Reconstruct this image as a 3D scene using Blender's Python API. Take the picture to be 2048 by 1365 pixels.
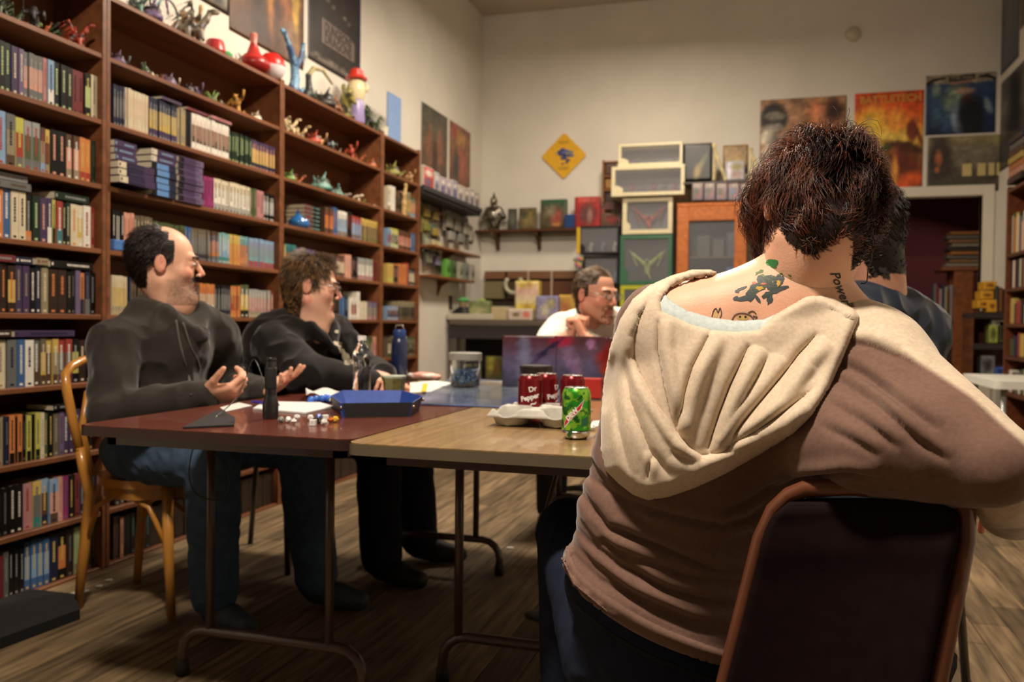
import bpy, math, random
import numpy as np
from mathutils import Vector, Matrix, noise
from mathutils.bvhtree import BVHTree
random.seed(7); RNG=np.random.default_rng(7)
for o in list(bpy.data.objects): bpy.data.objects.remove(o)
SC=bpy.context.scene; COL=SC.collection
# ---------------- camera ----------------
F_PX=1700.0; EYE=np.array([0,0,1.0])
Yc=np.array([506,27.5,F_PX]); Yc/=np.linalg.norm(Yc)
_r=.0115; Zc=np.array([_r,1,-(506*_r+27.5)/F_PX]); Zc/=np.linalg.norm(Zc)
Xc=np.cross(Zc,Yc)
if Xc[0]<0: Xc=-Xc
cam=bpy.data.cameras.new('camera'); camo=bpy.data.objects.new('camera',cam); COL.objects.link(camo)
r_=Vector((Xc[0],Yc[0],Zc[0])); u_=Vector((Xc[1],Yc[1],Zc[1])); f_=Vector((Xc[2],Yc[2],Zc[2]))
M=Matrix((r_,u_,-f_)).transposed().to_4x4(); M.translation=Vector(EYE); camo.matrix_world=M
cam.sensor_width=36; cam.lens=36*F_PX/2048; cam.clip_start=.05
cam.dof.use_dof=True; cam.dof.focus_distance=1.32; cam.dof.aperture_fstop=4.8
SC.camera=camo
# ---------------- view / world / lamps ----------------
SC.view_settings.view_transform='Standard'; SC.view_settings.look='None'
SC.view_settings.exposure=0.42; SC.view_settings.gamma=1; SC.view_settings.use_curve_mapping=False
w=bpy.data.worlds.new('world'); SC.world=w; w.use_nodes=True
w.node_tree.nodes['Background'].inputs[0].default_value=(.9,.75,.55,1); w.node_tree.nodes['Background'].inputs[1].default_value=.03
def area(name,loc,target,size,power,col=(1,.85,.68),sy=None,spread=180):
    l=bpy.data.lights.new(name,'AREA'); l.energy=power; l.color=col; l.shape='RECTANGLE'; l.size=size; l.size_y=sy or size; l.spread=math.radians(spread)
    o=bpy.data.objects.new(name,l); COL.objects.link(o); o.location=loc
    o.rotation_euler=(Vector(target)-Vector(loc)).to_track_quat('-Z','Y').to_euler(); return o
area('ceiling_lamp_near',(-.62,.62,3.35),(-.45,1.5,.9),.32,88,sy=.25)
area('ceiling_lamp_middle',(-1.0,4.3,3.5),(-1.0,4.0,0),.5,110,sy=.5)
area('ceiling_lamp_far',(-1.0,6.4,3.6),(-1.1,6.6,0),.5,44,sy=.5)
area('back_room_fill',(1.9,9.6,2.5),(1.5,9,1),.3,5)  # fill light added to brighten the room beyond the doorway, no fixture there
# ---------------- pixel <-> world ----------------
def ray(x,y):
    d=np.array([(x-1024)/F_PX,(682.5-y)/F_PX,1]); return np.array([d@Xc,d@Yc,d@Zc])
def at(x,y,X=None,Y=None,Z=None,D=None):
    d=ray(x,y)
    t=X/d[0] if X is not None else Y/d[1] if Y is not None else (Z-1.0)/d[2] if Z is not None else D
    return Vector(EYE+t*d)
def project(P):
    v=np.asarray(P)-EYE; c=v@np.array([Xc,Yc,Zc]); return 1024+F_PX*c[...,0]/c[...,2],682.5-F_PX*c[...,1]/c[...,2]
# ---------------- materials ----------------
MATS={}
def s2l(c):
    c=np.asarray(c,float)/255.; return tuple(np.where(c<=.04045,c/12.92,((c+.055)/1.055)**2.4))
def node_mat(key,rough=.6,metal=0,bump=0,bscale=80,var=.12,vscale=12,spec=.5,sss=0,coat=0,alpha=None,trans=0,ior=1.45,sheen=0,wood=None,stretch=(1,1,1),color=None,fib=0):
    if key in MATS: return MATS[key]
    m=bpy.data.materials.new(key); m.use_nodes=True; nt=m.node_tree; N=nt.nodes; L=nt.links
    b=N['Principled BSDF']; b.inputs['Roughness'].default_value=rough; b.inputs['Metallic'].default_value=metal
    b.inputs['Specular IOR Level'].default_value=spec; b.inputs['IOR'].default_value=ior
    b.inputs['Coat Weight'].default_value=coat; b.inputs['Transmission Weight'].default_value=trans
    b.inputs['Sheen Weight'].default_value=sheen; b.inputs['Sheen Roughness'].default_value=.4
    if sss: b.inputs['Subsurface Weight'].default_value=sss; b.inputs['Subsurface Radius'].default_value=(.012,.005,.003); b.inputs['Subsurface Scale'].default_value=1
    if color is None:
        a=N.new('ShaderNodeVertexColor'); a.layer_name='Col'; src=a.outputs[0]
    else:
        a=N.new('ShaderNodeRGB'); a.outputs[0].default_value=(*color,1); src=a.outputs[0]
    tc=N.new('ShaderNodeTexCoord'); mp=N.new('ShaderNodeMapping'); mp.inputs['Scale'].default_value=stretch
    L.new(tc.outputs['Object'],mp.inputs[0]); co=mp.outputs[0]
    nz=N.new('ShaderNodeTexNoise'); nz.inputs['Scale'].default_value=vscale; nz.inputs['Detail'].default_value=4; L.new(co,nz.inputs[0])
    mr=N.new('ShaderNodeMapRange'); mr.inputs[1].default_value=.3; mr.inputs[2].default_value=.7; mr.inputs[3].default_value=1-var; mr.inputs[4].default_value=1+var; L.new(nz.outputs[0],mr.inputs[0])
    mx=N.new('ShaderNodeMix'); mx.data_type='RGBA'; mx.blend_type='MULTIPLY'; mx.inputs[0].default_value=1
    L.new(src,mx.inputs[6]); L.new(mr.outputs[0],mx.inputs[7]); L.new(mx.outputs[2],b.inputs['Base Color'])
    if bump:
        n2=N.new('ShaderNodeTexNoise'); n2.inputs['Scale'].default_value=bscale; n2.inputs['Detail'].default_value=3; L.new(co,n2.inputs[0])
        bp=N.new('ShaderNodeBump'); bp.inputs['Strength'].default_value=bump; bp.inputs['Distance'].default_value=.004; L.new(n2.outputs[0],bp.inputs['Height']); L.new(bp.outputs[0],b.inputs['Normal'])
    if alpha is not None: b.inputs['Alpha'].default_value=alpha
    MATS[key]=m; return m
M_PAINT=lambda:node_mat('painted_wall',rough=.85,bump=.25,bscale=35,var=.05,vscale=2.5)
M_WOOD=lambda:node_mat('stained_wood',rough=.42,bump=.15,bscale=60,var=.28,vscale=9,stretch=(3,.25,3),spec=.35)
M_PAPER=lambda:node_mat('printed_paper',rough=.55,var=.10,vscale=60,spec=.3)
M_GLOSS=lambda:node_mat('glossy_print',rough=.3,var=.08,vscale=40)
M_PLAS=lambda:node_mat('plastic',rough=.35,var=.05,vscale=30)
M_MATTE=lambda:node_mat('matte_plastic',rough=.6,var=.15,vscale=60,bump=.1,bscale=200)
M_METAL=lambda:node_mat('painted_metal',rough=.3,metal=.0,var=.08,vscale=20,spec=.7,coat=.3)
M_CHROME=lambda:node_mat('bare_metal',rough=.22,metal=1,var=.05,vscale=20)
M_CLOTH=lambda:node_mat('knit_cloth',rough=.9,bump=.10,bscale=700,var=.10,vscale=160,sheen=.25,spec=.2)
M_DENIM=lambda:node_mat('denim',rough=.85,bump=.3,bscale=500,var=.18,vscale=30,spec=.2)
M_SKIN=lambda:node_mat('skin',rough=.5,bump=.12,bscale=260,var=.05,vscale=22,sss=.25,spec=.4)
M_HAIR=lambda:node_mat('hair',rough=.45,var=.35,vscale=60,spec=.6)
M_FIG=lambda:node_mat('painted_figurine',rough=.45,var=.45,vscale=70,bump=.3,bscale=150)
M_CLEAR=lambda:node_mat('clear_plastic',rough=.06,trans=1,ior=1.3,var=0,spec=.5)
# ---------------- mesh builder ----------------
class MB:
    def __init__(s): s.v=[]; s.f=[]; s.c=[]; s.n=0
    def add(s,vs,fs,col=(1,1,1)):
        b=s.n; s.v.extend([tuple(map(float,p)) for p in vs]); s.n=len(s.v)
        s.f.extend([tuple(i+b for i in f) for f in fs]); s.c.extend([tuple(col[:3])]*len(fs)); return s
    def box(s,a,b,col=(1,1,1),R=None,o=None):
        x0,y0,z0=a; x1,y1,z1=b
        vs=[(x0,y0,z0),(x1,y0,z0),(x1,y1,z0),(x0,y1,z0),(x0,y0,z1),(x1,y0,z1),(x1,y1,z1),(x0,y1,z1)]
        if R is not None: vs=[R@Vector(v)+(o or Vector()) for v in vs]
        return s.add(vs,[(0,3,2,1),(4,5,6,7),(0,1,5,4),(1,2,6,5),(2,3,7,6),(3,0,4,7)],col)
    def bbox(s,a,b,col=(1,1,1),bev=.004,R=None,o=None):   # box with chamfered edges
        a=Vector(a); b=Vector(b); c=(a+b)/2; h=(b-a)/2; vs=[];idx={}
        bev=min(bev,min(h)*.45)
        for sx in (-1,1):
            for sy in (-1,1):
                for sz in (-1,1):
                    for k in range(3):
                        q=Vector((sx*(h.x-bev*(k!=0)),sy*(h.y-bev*(k!=1)),sz*(h.z-bev*(k!=2))))
                        idx[(sx,sy,sz,k)]=len(vs); vs.append(c+q)
        fs=[]
        for k in range(3):
            i,j=[(1,2),(2,0),(0,1)][k]
            for sg in (-1,1):
                def g(p,q):
                    t=[0,0,0]; t[k]=sg;t[i]=p;t[j]=q; return idx[(*t,k)]
                q=[g(-1,-1),g(1,-1),g(1,1),g(-1,1)]; fs.append(tuple(q if sg>0 else q[::-1]))
        for k in range(3):
            i,j=[(1,2),(2,0),(0,1)][k]
            for p in (-1,1):
                for q in (-1,1):
                    t0=[0,0,0];t0[k]=-1;t0[i]=p;t0[j]=q; t1=list(t0);t1[k]=1
                    fs.append((idx[(*t0,i)],idx[(*t1,i)],idx[(*t1,j)],idx[(*t0,j)]) if p*q<0 else (idx[(*t0,j)],idx[(*t1,j)],idx[(*t1,i)],idx[(*t0,i)]))
        for sx in (-1,1):
            for sy in (-1,1):
                for sz in (-1,1):
                    t=(idx[(sx,sy,sz,0)],idx[(sx,sy,sz,1)],idx[(sx,sy,sz,2)]); fs.append(t if sx*sy*sz>0 else t[::-1])
        if R is not None: vs=[R@v+(o or Vector()) for v in vs]
        return s.add(vs,fs,col)
    def tube(s,path,r,col=(1,1,1),n=8,closed=False,cap=True):
        P=[Vector(p) for p in path]; m=len(P); rr=r if hasattr(r,'__len__') else [r]*m
        vs=[];fs=[]; prev=None
        for i in range(m):
            t=(P[(i+1)%m]-P[i-1]) if closed or 0<i<m-1 else (P[1]-P[0] if i==0 else P[-1]-P[-2])
            t.normalize()
            if prev is None:
                a=Vector((0,0,1)) if abs(t.z)<.9 else Vector((1,0,0)); prev=t.cross(a).normalized()
            prev=(prev-t*prev.dot(t)).normalized(); q=t.cross(prev)
            for k in range(n):
                an=2*math.pi*k/n; vs.append(P[i]+(prev*math.cos(an)+q*math.sin(an))*rr[i])
        for i in range(m if closed else m-1):
            for k in range(n):
                j=(i+1)%m; fs.append((i*n+k,i*n+(k+1)%n,j*n+(k+1)%n,j*n+k))
        if cap and not closed: fs.append(tuple(range(n))[::-1]); fs.append(tuple((m-1)*n+k for k in range(n)))
        return s.add(vs,fs,col)
    def lathe(s,prof,c=(0,0,0),col=(1,1,1),n=24,cols=None,axis=None,ang=0):
        vs=[];fs=[]; m=len(prof); R=Vector((0,0,1)).rotation_difference(Vector(axis)).to_matrix() if axis is not None else None
        for r,z in prof:
            for k in range(n):
                a=2*math.pi*k/n+ang; p=Vector((r*math.cos(a),r*math.sin(a),z)); p=R@p if R else p; vs.append(p+Vector(c))
        b=s.n
        for i in range(m-1):
            fs=[(i*n+k,i*n+(k+1)%n,(i+1)*n+(k+1)%n,(i+1)*n+k) for k in range(n)]
            if i==0: s.add(vs,fs,cols[i] if cols else col)
            else:
                s.f.extend([tuple(q+b for q in f) for f in fs]); s.c.extend([tuple((cols[i] if cols else col)[:3])]*n)
        for i,fl in ((0,1),(m-1,0)):
            if prof[i][0]>1e-5:
                f=[b+i*n+k for k in range(n)]; s.f.append(tuple(f[::-1] if fl else f)); s.c.append(tuple((cols[min(i,m-2)] if cols else col)[:3]))
        return s
    def ball(s,c,r,col=(1,1,1),n=10,m=7,R=None):
        rx,ry,rz=(r,r,r) if not hasattr(r,'__len__') else r; vs=[];fs=[]
        for i in range(m+1):
            t=math.pi*i/m
            for k in range(n):
                a=2*math.pi*k/n; p=Vector((rx*math.sin(t)*math.cos(a),ry*math.sin(t)*math.sin(a),-rz*math.cos(t)))
                vs.append((R@p if R is not None else p)+Vector(c))
        for i in range(m):
            for k in range(n): fs.append((i*n+k,i*n+(k+1)%n,(i+1)*n+(k+1)%n,(i+1)*n+k))
        return s.add(vs,fs,col)
    def prism(s,poly,z0,z1,col=(1,1,1),axes=None,o=(0,0,0)):  # poly in (u,v), extruded along w
        U,V,W=[Vector(a) for a in (axes or ((1,0,0),(0,1,0),(0,0,1)))]; n=len(poly); o=Vector(o)
        vs=[o+U*p[0]+V*p[1]+W*z0 for p in poly]+[o+U*p[0]+V*p[1]+W*z1 for p in poly]
        fs=[tuple(range(n))[::-1],tuple(range(n,2*n))]+[(i,(i+1)%n,n+(i+1)%n,n+i) for i in range(n)]
        return s.add(vs,fs,col)
    def build(s,name,mat,parent=None,smooth=False,loc=None,ang=None,**tg):
        me=bpy.data.meshes.new(name); me.from_pydata(s.v,[],s.f); 
        ca=me.color_attributes.new('Col','FLOAT_COLOR','CORNER')
        cnt=[len(f) for f in s.f]; arr=np.ones((sum(cnt),4),np.float32); arr[:,:3]=np.repeat(np.array(s.c,np.float32),cnt,axis=0)
        ca.data.foreach_set('color',arr.ravel())
        return finish(me,name,mat,parent,smooth,loc,ang,tg)
def finish(me,name,mat,parent,smooth,loc,ang,tg):
    me.materials.append(mat)
    if smooth:
        me.polygons.foreach_set('use_smooth',[True]*len(me.polygons))
        if smooth!=True: me.set_sharp_from_angle(angle=math.radians(smooth))
    me.update()
    o=bpy.data.objects.new(name,me); COL.objects.link(o)
    if parent is not None: o.parent=parent
    if loc is not None: o.location=loc
    if ang is not None: o.rotation_euler=ang
    tag(o,**tg); return o
def tag(o,label=None,cat=None,group=None,kind=None):
    if label: o['label']=label
    if cat: o['category']=cat
    if group: o['group']=group
    if kind: o['kind']=kind
    return o
def thing(name,label,cat,loc=(0,0,0),rz=0,group=None):
    o=bpy.data.objects.new(name,None); COL.objects.link(o); o.location=loc; o.rotation_euler=(0,0,rz); o.empty_display_size=.05
    return tag(o,label,cat,group)
def copy_tree(o,parent=None):
    c=o.copy(); COL.objects.link(c); c.parent=parent
    for ch in list(o.children): copy_tree(ch,c)
    return c
def text_mesh(name,body,size,mat,col,parent,origin,U,V,ext=.0006,align='CENTER',label=None,shear=0,bold=0,width=None):
    cu=bpy.data.curves.new('t','FONT'); cu.body=body; cu.size=size; cu.extrude=ext; cu.align_x=align; cu.align_y='CENTER'; cu.offset=bold; cu.shear=shear; cu.resolution_u=3
    to=bpy.data.objects.new('t',cu); COL.objects.link(to); dg=bpy.context.evaluated_depsgraph_get(); me=bpy.data.meshes.new_from_object(to.evaluated_get(dg))
    bpy.data.objects.remove(to); bpy.data.curves.remove(cu)
    U=Vector(U).normalized();V=Vector(V).normalized();W=U.cross(V)
    Mx=Matrix((U,V,W)).transposed().to_4x4(); Mx.translation=Vector(origin)
    if width:
        xs=[v.co.x for v in me.vertices]; k=width/(max(xs)-min(xs)+1e-9); Mx=Mx@Matrix.Diagonal((k,1,1,1))
    me.transform(Mx); me.materials.clear()
    ca=me.color_attributes.new('Col','FLOAT_COLOR','CORNER'); ca.data.foreach_set('color',np.tile(np.array([*col,1],np.float32),len(ca.data)))
    me.name=name; return finish(me,name,mat,parent,False,None,None,dict(label=label) if label else {})
def grid_mesh(name,P,mat,cols=None,parent=None,smooth=True,closed_v=False,mask=None,**tg):
    """P (n,m,3) points; cols (n,m,3) vertex colours"""
    n,m=P.shape[:2]; I=np.arange(n*m).reshape(n,m)
    if closed_v: J=np.concatenate([I,I[:,:1]],1)
    else: J=I
    q=np.stack([J[:-1,:-1],J[:-1,1:],J[1:,1:],J[1:,:-1]],-1)
    if mask is not None: q=q[mask]
    q=q.reshape(-1,4)
    me=bpy.data.meshes.new(name); me.from_pydata(P.reshape(-1,3).tolist(),[],q.tolist())
    ca=me.color_attributes.new('Col','FLOAT_COLOR','POINT'); a=np.ones((n*m,4),np.float32); a[:,:3]=(cols.reshape(-1,3) if cols is not None else 1)
    ca.data.foreach_set('color',a.ravel()); return finish(me,name,mat,parent,smooth,None,None,tg)
# ---------------- implicit surfaces (bodies, clothes, figurines) ----------------
class SDF:
    def __init__(s): s.p=[]
    def cone(s,a,b,ra,rb,k=.015,sub=False,col=None,flat=None):
        a=np.array(a,float);b=np.array(b,float); R=max(ra,rb); s.p.append(('c',a,b,ra,rb,k,sub,np.minimum(a,b)-R,np.maximum(a,b)+R,col)); return s
    def ell(s,c,r,R=None,k=.015,sub=False,col=None):
        c=np.array(c,float); r=np.array(r if hasattr(r,'__len__') else (r,)*3,float); R=np.eye(3) if R is None else np.array(R,float); e=np.abs(R)@r
        s.p.append(('e',c,r,R,None,k,sub,c-e,c+e,col)); return s
    def chain(s,pts,rs,k=.015,col=None):
        for i in range(len(pts)-1): s.cone(pts[i],pts[i+1],rs[i],rs[i+1],k,col=col)
        return s
    def cut(s,p,n,k=.01):   # remove everything on the side n points to
        s.p.append(('h',np.array(p,float),np.array(n,float)/np.linalg.norm(n),None,None,k,True,None,None,None)); return s
    def ev(s,p,G):
        if p[0]=='c':
            a,b,ra,rb=p[1:5]; ba=b-a; L=ba@ba+1e-12; t=np.clip(((G-a)@ba)/L,0,1); d=np.linalg.norm(G-a-t[...,None]*ba,axis=-1); return d-(ra+(rb-ra)*t)
        if p[0]=='e':
            c,r,R=p[1:4]; q=(G-c)@R; k0=np.linalg.norm(q/r,axis=-1); k1=np.linalg.norm(q/(r*r),axis=-1)+1e-9; return k0*(k0-1)/k1
        return (G-p[1])@p[2]
    def mesh(s,h,lo=None,hi=None,bump=None,smooth=1):
        pos=[p for p in s.p if not p[6]]
        if lo is None: lo=np.min([p[7] for p in pos],0)-3*h
        else: lo=np.maximum(lo,np.min([p[7] for p in pos],0)-3*h)
        if hi is None: hi=np.max([p[8] for p in pos],0)+3*h
        else: hi=np.minimum(hi,np.max([p[8] for p in pos],0)+3*h)
        n=np.ceil((hi-lo)/h).astype(int)+1; F=np.full(n,.08,np.float32); ax=[lo[i]+h*np.arange(n[i]) for i in range(3)]
        for p in s.p:
            if p[0]=='h': i0=np.zeros(3,int); i1=n
            else:
                mg=p[5]+3*h+.005; i0=np.clip(np.floor((p[7]-mg-lo)/h).astype(int),0,n); i1=np.clip(np.ceil((p[8]+mg-lo)/h).astype(int)+1,0,n)
            if (i1<=i0).any(): continue
            G=np.stack(np.meshgrid(*[ax[i][i0[i]:i1[i]] for i in range(3)],indexing='ij'),-1)
            d=s.ev(p,G); sl=tuple(slice(i0[i],i1[i]) for i in range(3)); f=F[sl]; k=max(p[5],1e-5)
            if not p[6]:
                hh=np.clip(.5+.5*(f-d)/k,0,1); F[sl]=f*(1-hh)+d*hh-k*hh*(1-hh)
            else:
                d=d if p[0]=='h' else -d; hh=np.clip(.5-.5*(f-d)/k,0,1); F[sl]=f*(1-hh)+d*hh+k*hh*(1-hh)
        V,Q=nets(F,lo,h)
        for _ in range(smooth): V=relax(V,Q,.5)
        return V,Q
def nets(F,lo,h):
    S=F<0; sl=lambda a,i,j,k:a[i:a.shape[0]-1+i,j:a.shape[1]-1+j,k:a.shape[2]-1+k]
    C=[(i,j,k) for i in (0,1) for j in (0,1) for k in (0,1)]; cnt=sum(sl(S,*c).astype(np.int8) for c in C); act=(cnt>0)&(cnt<8)
    ids=np.full(act.shape,-1,np.int64); ai=np.argwhere(act); ids[act]=np.arange(len(ai))
    val=np.stack([F[tuple((ai+np.array(c)).T)] for c in C],1); acc=np.zeros((len(ai),3)); num=np.zeros(len(ai))
    for a in range(8):
        for b in range(a+1,8):
            ca,cb=np.array(C[a]),np.array(C[b])
            if np.abs(ca-cb).sum()!=1: continue
            m=(val[:,a]<0)!=(val[:,b]<0); t=val[m,a]/(val[m,a]-val[m,b]); acc[m]+=ca+t[:,None]*(cb-ca); num[m]+=1
    V=lo+h*(ai+acc/num[:,None]); Q=[]
    for ax in range(3):
        o=[1,1,1]; o[ax]=0; u,v=[(1,2),(2,0),(0,1)][ax]
        A=S[tuple(slice(o[i],S.shape[i]-1) for i in range(3))]
        e=[0,0,0]; e[ax]=1; B=S[tuple(slice(o[i]+e[i],S.shape[i]-1+e[i]) for i in range(3))]
        w=np.argwhere(A!=B); base=w+np.array(o); fl=A[tuple(w.T)]
        du=np.zeros(3,int); du[u]=1; dv=np.zeros(3,int); dv[v]=1
        q=np.stack([ids[tuple((base-d).T)] for d in (du+dv,dv,0*du,du)],1); q[~fl]=q[~fl][:,::-1]; Q.append(q)
    return V,np.concatenate(Q)
def relax(V,Q,f=.5):
    A=np.zeros_like(V); n=np.zeros(len(V))
    for i in range(4):
        for j in (1,3):
            np.add.at(A,Q[:,i],V[Q[:,(i+j)%4]]); np.add.at(n,Q[:,i],1)
    return V*(1-f)+f*A/np.maximum(n,1)[:,None]
def vnormals(V,Q):
    fn=np.cross(V[Q[:,2]]-V[Q[:,0]],V[Q[:,3]]-V[Q[:,1]]); N=np.zeros_like(V)
    for i in range(4): np.add.at(N,Q[:,i],fn)
    return N/(np.linalg.norm(N,axis=1)[:,None]+1e-12)
def subdiv(V,Q):   # split each quad in four
    e=np.concatenate([Q[:,[i,(i+1)%4]] for i in range(4)]); es=np.sort(e,1); key=es[:,0]*len(V)+es[:,1]; uq,first,inv=np.unique(key,return_index=True,return_inverse=True)
    n=len(V); mid=(V[es[first,0]]+V[es[first,1]])/2; cen=V[Q].mean(1); nq=len(Q); E_=[n+inv[i*nq:(i+1)*nq] for i in range(4)]; c=n+len(uq)+np.arange(nq)
    V2=np.concatenate([V,mid,cen]); Q2=np.concatenate([np.stack([Q[:,i],E_[i],c,E_[(i+3)%4]],1) for i in range(4)]); return V2,Q2
def np_mesh(name,V,Q,mat,cols=None,parent=None,smooth=True,col=(1,1,1),**tg):
    me=bpy.data.meshes.new(name); V=np.asarray(V,float); Q=np.asarray(Q)
    me.vertices.add(len(V)); me.vertices.foreach_set('co',V.ravel()); k=Q.shape[1]
    me.loops.add(Q.size); me.loops.foreach_set('vertex_index',Q.ravel().astype(np.int32)); me.polygons.add(len(Q)); me.polygons.foreach_set('loop_start',(np.arange(len(Q))*k).astype(np.int32))
    me.update(calc_edges=True)
    a=np.ones((len(V),4),np.float32); a[:,:3]=cols if cols is not None else col
    ca=me.color_attributes.new('Col','FLOAT_COLOR','POINT'); ca.data.foreach_set('color',a.ravel()); return finish(me,name,mat,parent,smooth,None,None,tg)
def join_vq(L):
    V=[];Q=[];C=[];n=0
    for t in L:
        V.append(t[0]);Q.append(t[1]+n);n+=len(t[0]); C.append(t[2] if len(t)>2 else np.ones((len(t[0]),3)))
    return np.concatenate(V),np.concatenate(Q),np.concatenate(C)
def fbm(P,sc,seed=0,oct=3):
    """cheap smooth numpy value noise, -1..1"""
    P=np.asarray(P,float)*sc; out=0; amp=1
    for o in range(oct):
        i=np.floor(P).astype(np.int64); f=P-i; f=f*f*(3-2*f); r=0
        for a in (0,1):
            for b in (0,1):
                for c in (0,1):
                    h=((i[...,0]+a)*73856093)^((i[...,1]+b)*19349663)^((i[...,2]+c)*83492791)^(seed*2654435+o*977); h=(h^(h>>13))*1274126177; h=((h^(h>>16))&0xffff)/32767.5-1
                    r=r+h*(f[...,0] if a else 1-f[...,0])*(f[...,1] if b else 1-f[...,1])*(f[...,2] if c else 1-f[...,2])
        out=out+amp*r; amp*=.5; P=P*2.03
    return out/1.6
def frame(fwd,up=(0,0,1)):
    y=np.array(fwd,float); y/=np.linalg.norm(y); x=np.cross(y,up); x/=np.linalg.norm(x); z=np.cross(x,y); return np.stack([x,y,z],1)   # columns = local axes in world
def head_sdf(S,c,R,s=1.,wide=1.,jaw=1.,neck=None,nr=.055,nose=1.):
    c=np.array(c,float); W=lambda p:c+R@(np.array(p,float)*s*np.array([wide,1,1]))
    S.ell(W((0,-.012,.034)),np.array((.075*wide,.094,.086))*s,R,k=.01)
    S.ell(W((0,.026,-.034)),np.array((.058*wide*jaw,.060,.074))*s,R,k=.03*s)
    for q in (-1,1):
        S.cone(W((q*.052*jaw,-.004,-.050)),W((q*.016,.066,-.096)),.018*s*jaw,.016*s,k=.025*s)
        S.ell(W((q*.040,.058,-.022)),np.array((.022*jaw,.02,.02))*s,R,k=.02*s)
        S.ell(W((q*.080,-.008,.000)),np.array((.008,.017,.029))*s,R,k=.006*s)
        S.ell(W((q*.090,-.002,.003)),np.array((.007,.009,.018))*s,R,k=.006*s,sub=True)
    S.ell(W((0,.079,-.100)),np.array((.024,.020,.020))*s,R,k=.018*s)
    S.cone(W((-.036,.079,.026)),W((.036,.079,.026)),.011*s,.011*s,k=.012*s)
    for q in (-1,1): S.ell(W((q*.033,.099,.006)),np.array((.017,.015,.012))*s,R,k=.01*s,sub=True)
    for q in (-1,1): S.ell(W((q*.031,.0765,.005)),.0122*s,k=.004*s)
    S.cone(W((0,.086,.018)),W((0,.104+.008*nose,-.022)),.0075*s,.0115*s*nose,k=.012*s)
    for q in (-1,1): S.ell(W((q*.011,.099,-.029)),.0075*s,k=.006*s)
    S.cone(W((-.02,.083,-.055)),W((.02,.083,-.055)),.0075*s,.0075*s,k=.006*s); S.cone(W((0,.087,-.055)),W((0,.088,-.055)),.0075*s,.0075*s,k=.006*s)
    S.cone(W((-.015,.085,-.069)),W((.015,.085,-.069)),.0085*s,.0085*s,k=.006*s)
    S.cone(W((-.024,.098,-.0615)),W((.024,.098,-.0615)),.0028*s,.0028*s,k=.004*s,sub=True)
    if neck is not None:
        S.cone(W((0,-.028,-.045)),neck,nr*s,nr*1.12*s,k=.03*s)
def hand_sdf(S,wrist,f,n,side=1,curl=(.3,.3,.3,.3),thumb=(.6,.5),s=1.,spread=.06,tuck=0):
    """f finger direction, n direction the palm faces, side=+1 when the thumb lies along f x n"""
    w0=np.array(wrist,float); f=np.array(f,float); f/=np.linalg.norm(f); n=np.array(n,float); n-=f*(n@f); n/=np.linalg.norm(n); t=np.cross(f,n)*side
    L=[(.042,.025,.020),(.046,.028,.021),(.043,.026,.020),(.033,.020,.018)]; base=[.088,.092,.087,.080]
    S.ell(w0+f*.048*s,np.array((.040,.048,.016))*s,np.stack([t,f,n],1),k=.012*s)
    for i in range(4):
        off=(1.5-i)*.0195*s; k0=w0+f*base[i]*s+t*off; S.cone(w0+f*.012*s+t*off*.6,k0,.0135*s,.0115*s,k=.014*s)
        a=0; d=f+t*spread*(1.5-i); d/=np.linalg.norm(d); p=k0
        for j in range(3):
            a+=curl[i]*(1.0,1.25,.8)[j]; dd=d*math.cos(a)+n*math.sin(a); q=p+dd*L[i][j]*s; S.cone(p,q,(.0098,.0088,.0080)[j]*s,(.0088,.0080,.0068)[j]*s,k=.003*s); p=q
    a,b=thumb; p=w0+f*.022*s+t*.026*s+n*.006*s; d=f*math.cos(a)+t*math.sin(a)+n*tuck; d/=np.linalg.norm(d); q=p+d*.044*s; S.cone(p,q,.0155*s,.0115*s,k=.012*s)
    d2=d*math.cos(b)+(f*.6+n*.8)*math.sin(b); d2/=np.linalg.norm(d2); r=q+d2*.032*s; S.cone(q,r,.0110*s,.0095*s,k=.003*s); S.cone(r,r+d2*.022*s,.0095*s,.0075*s,k=.003*s)
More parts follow.
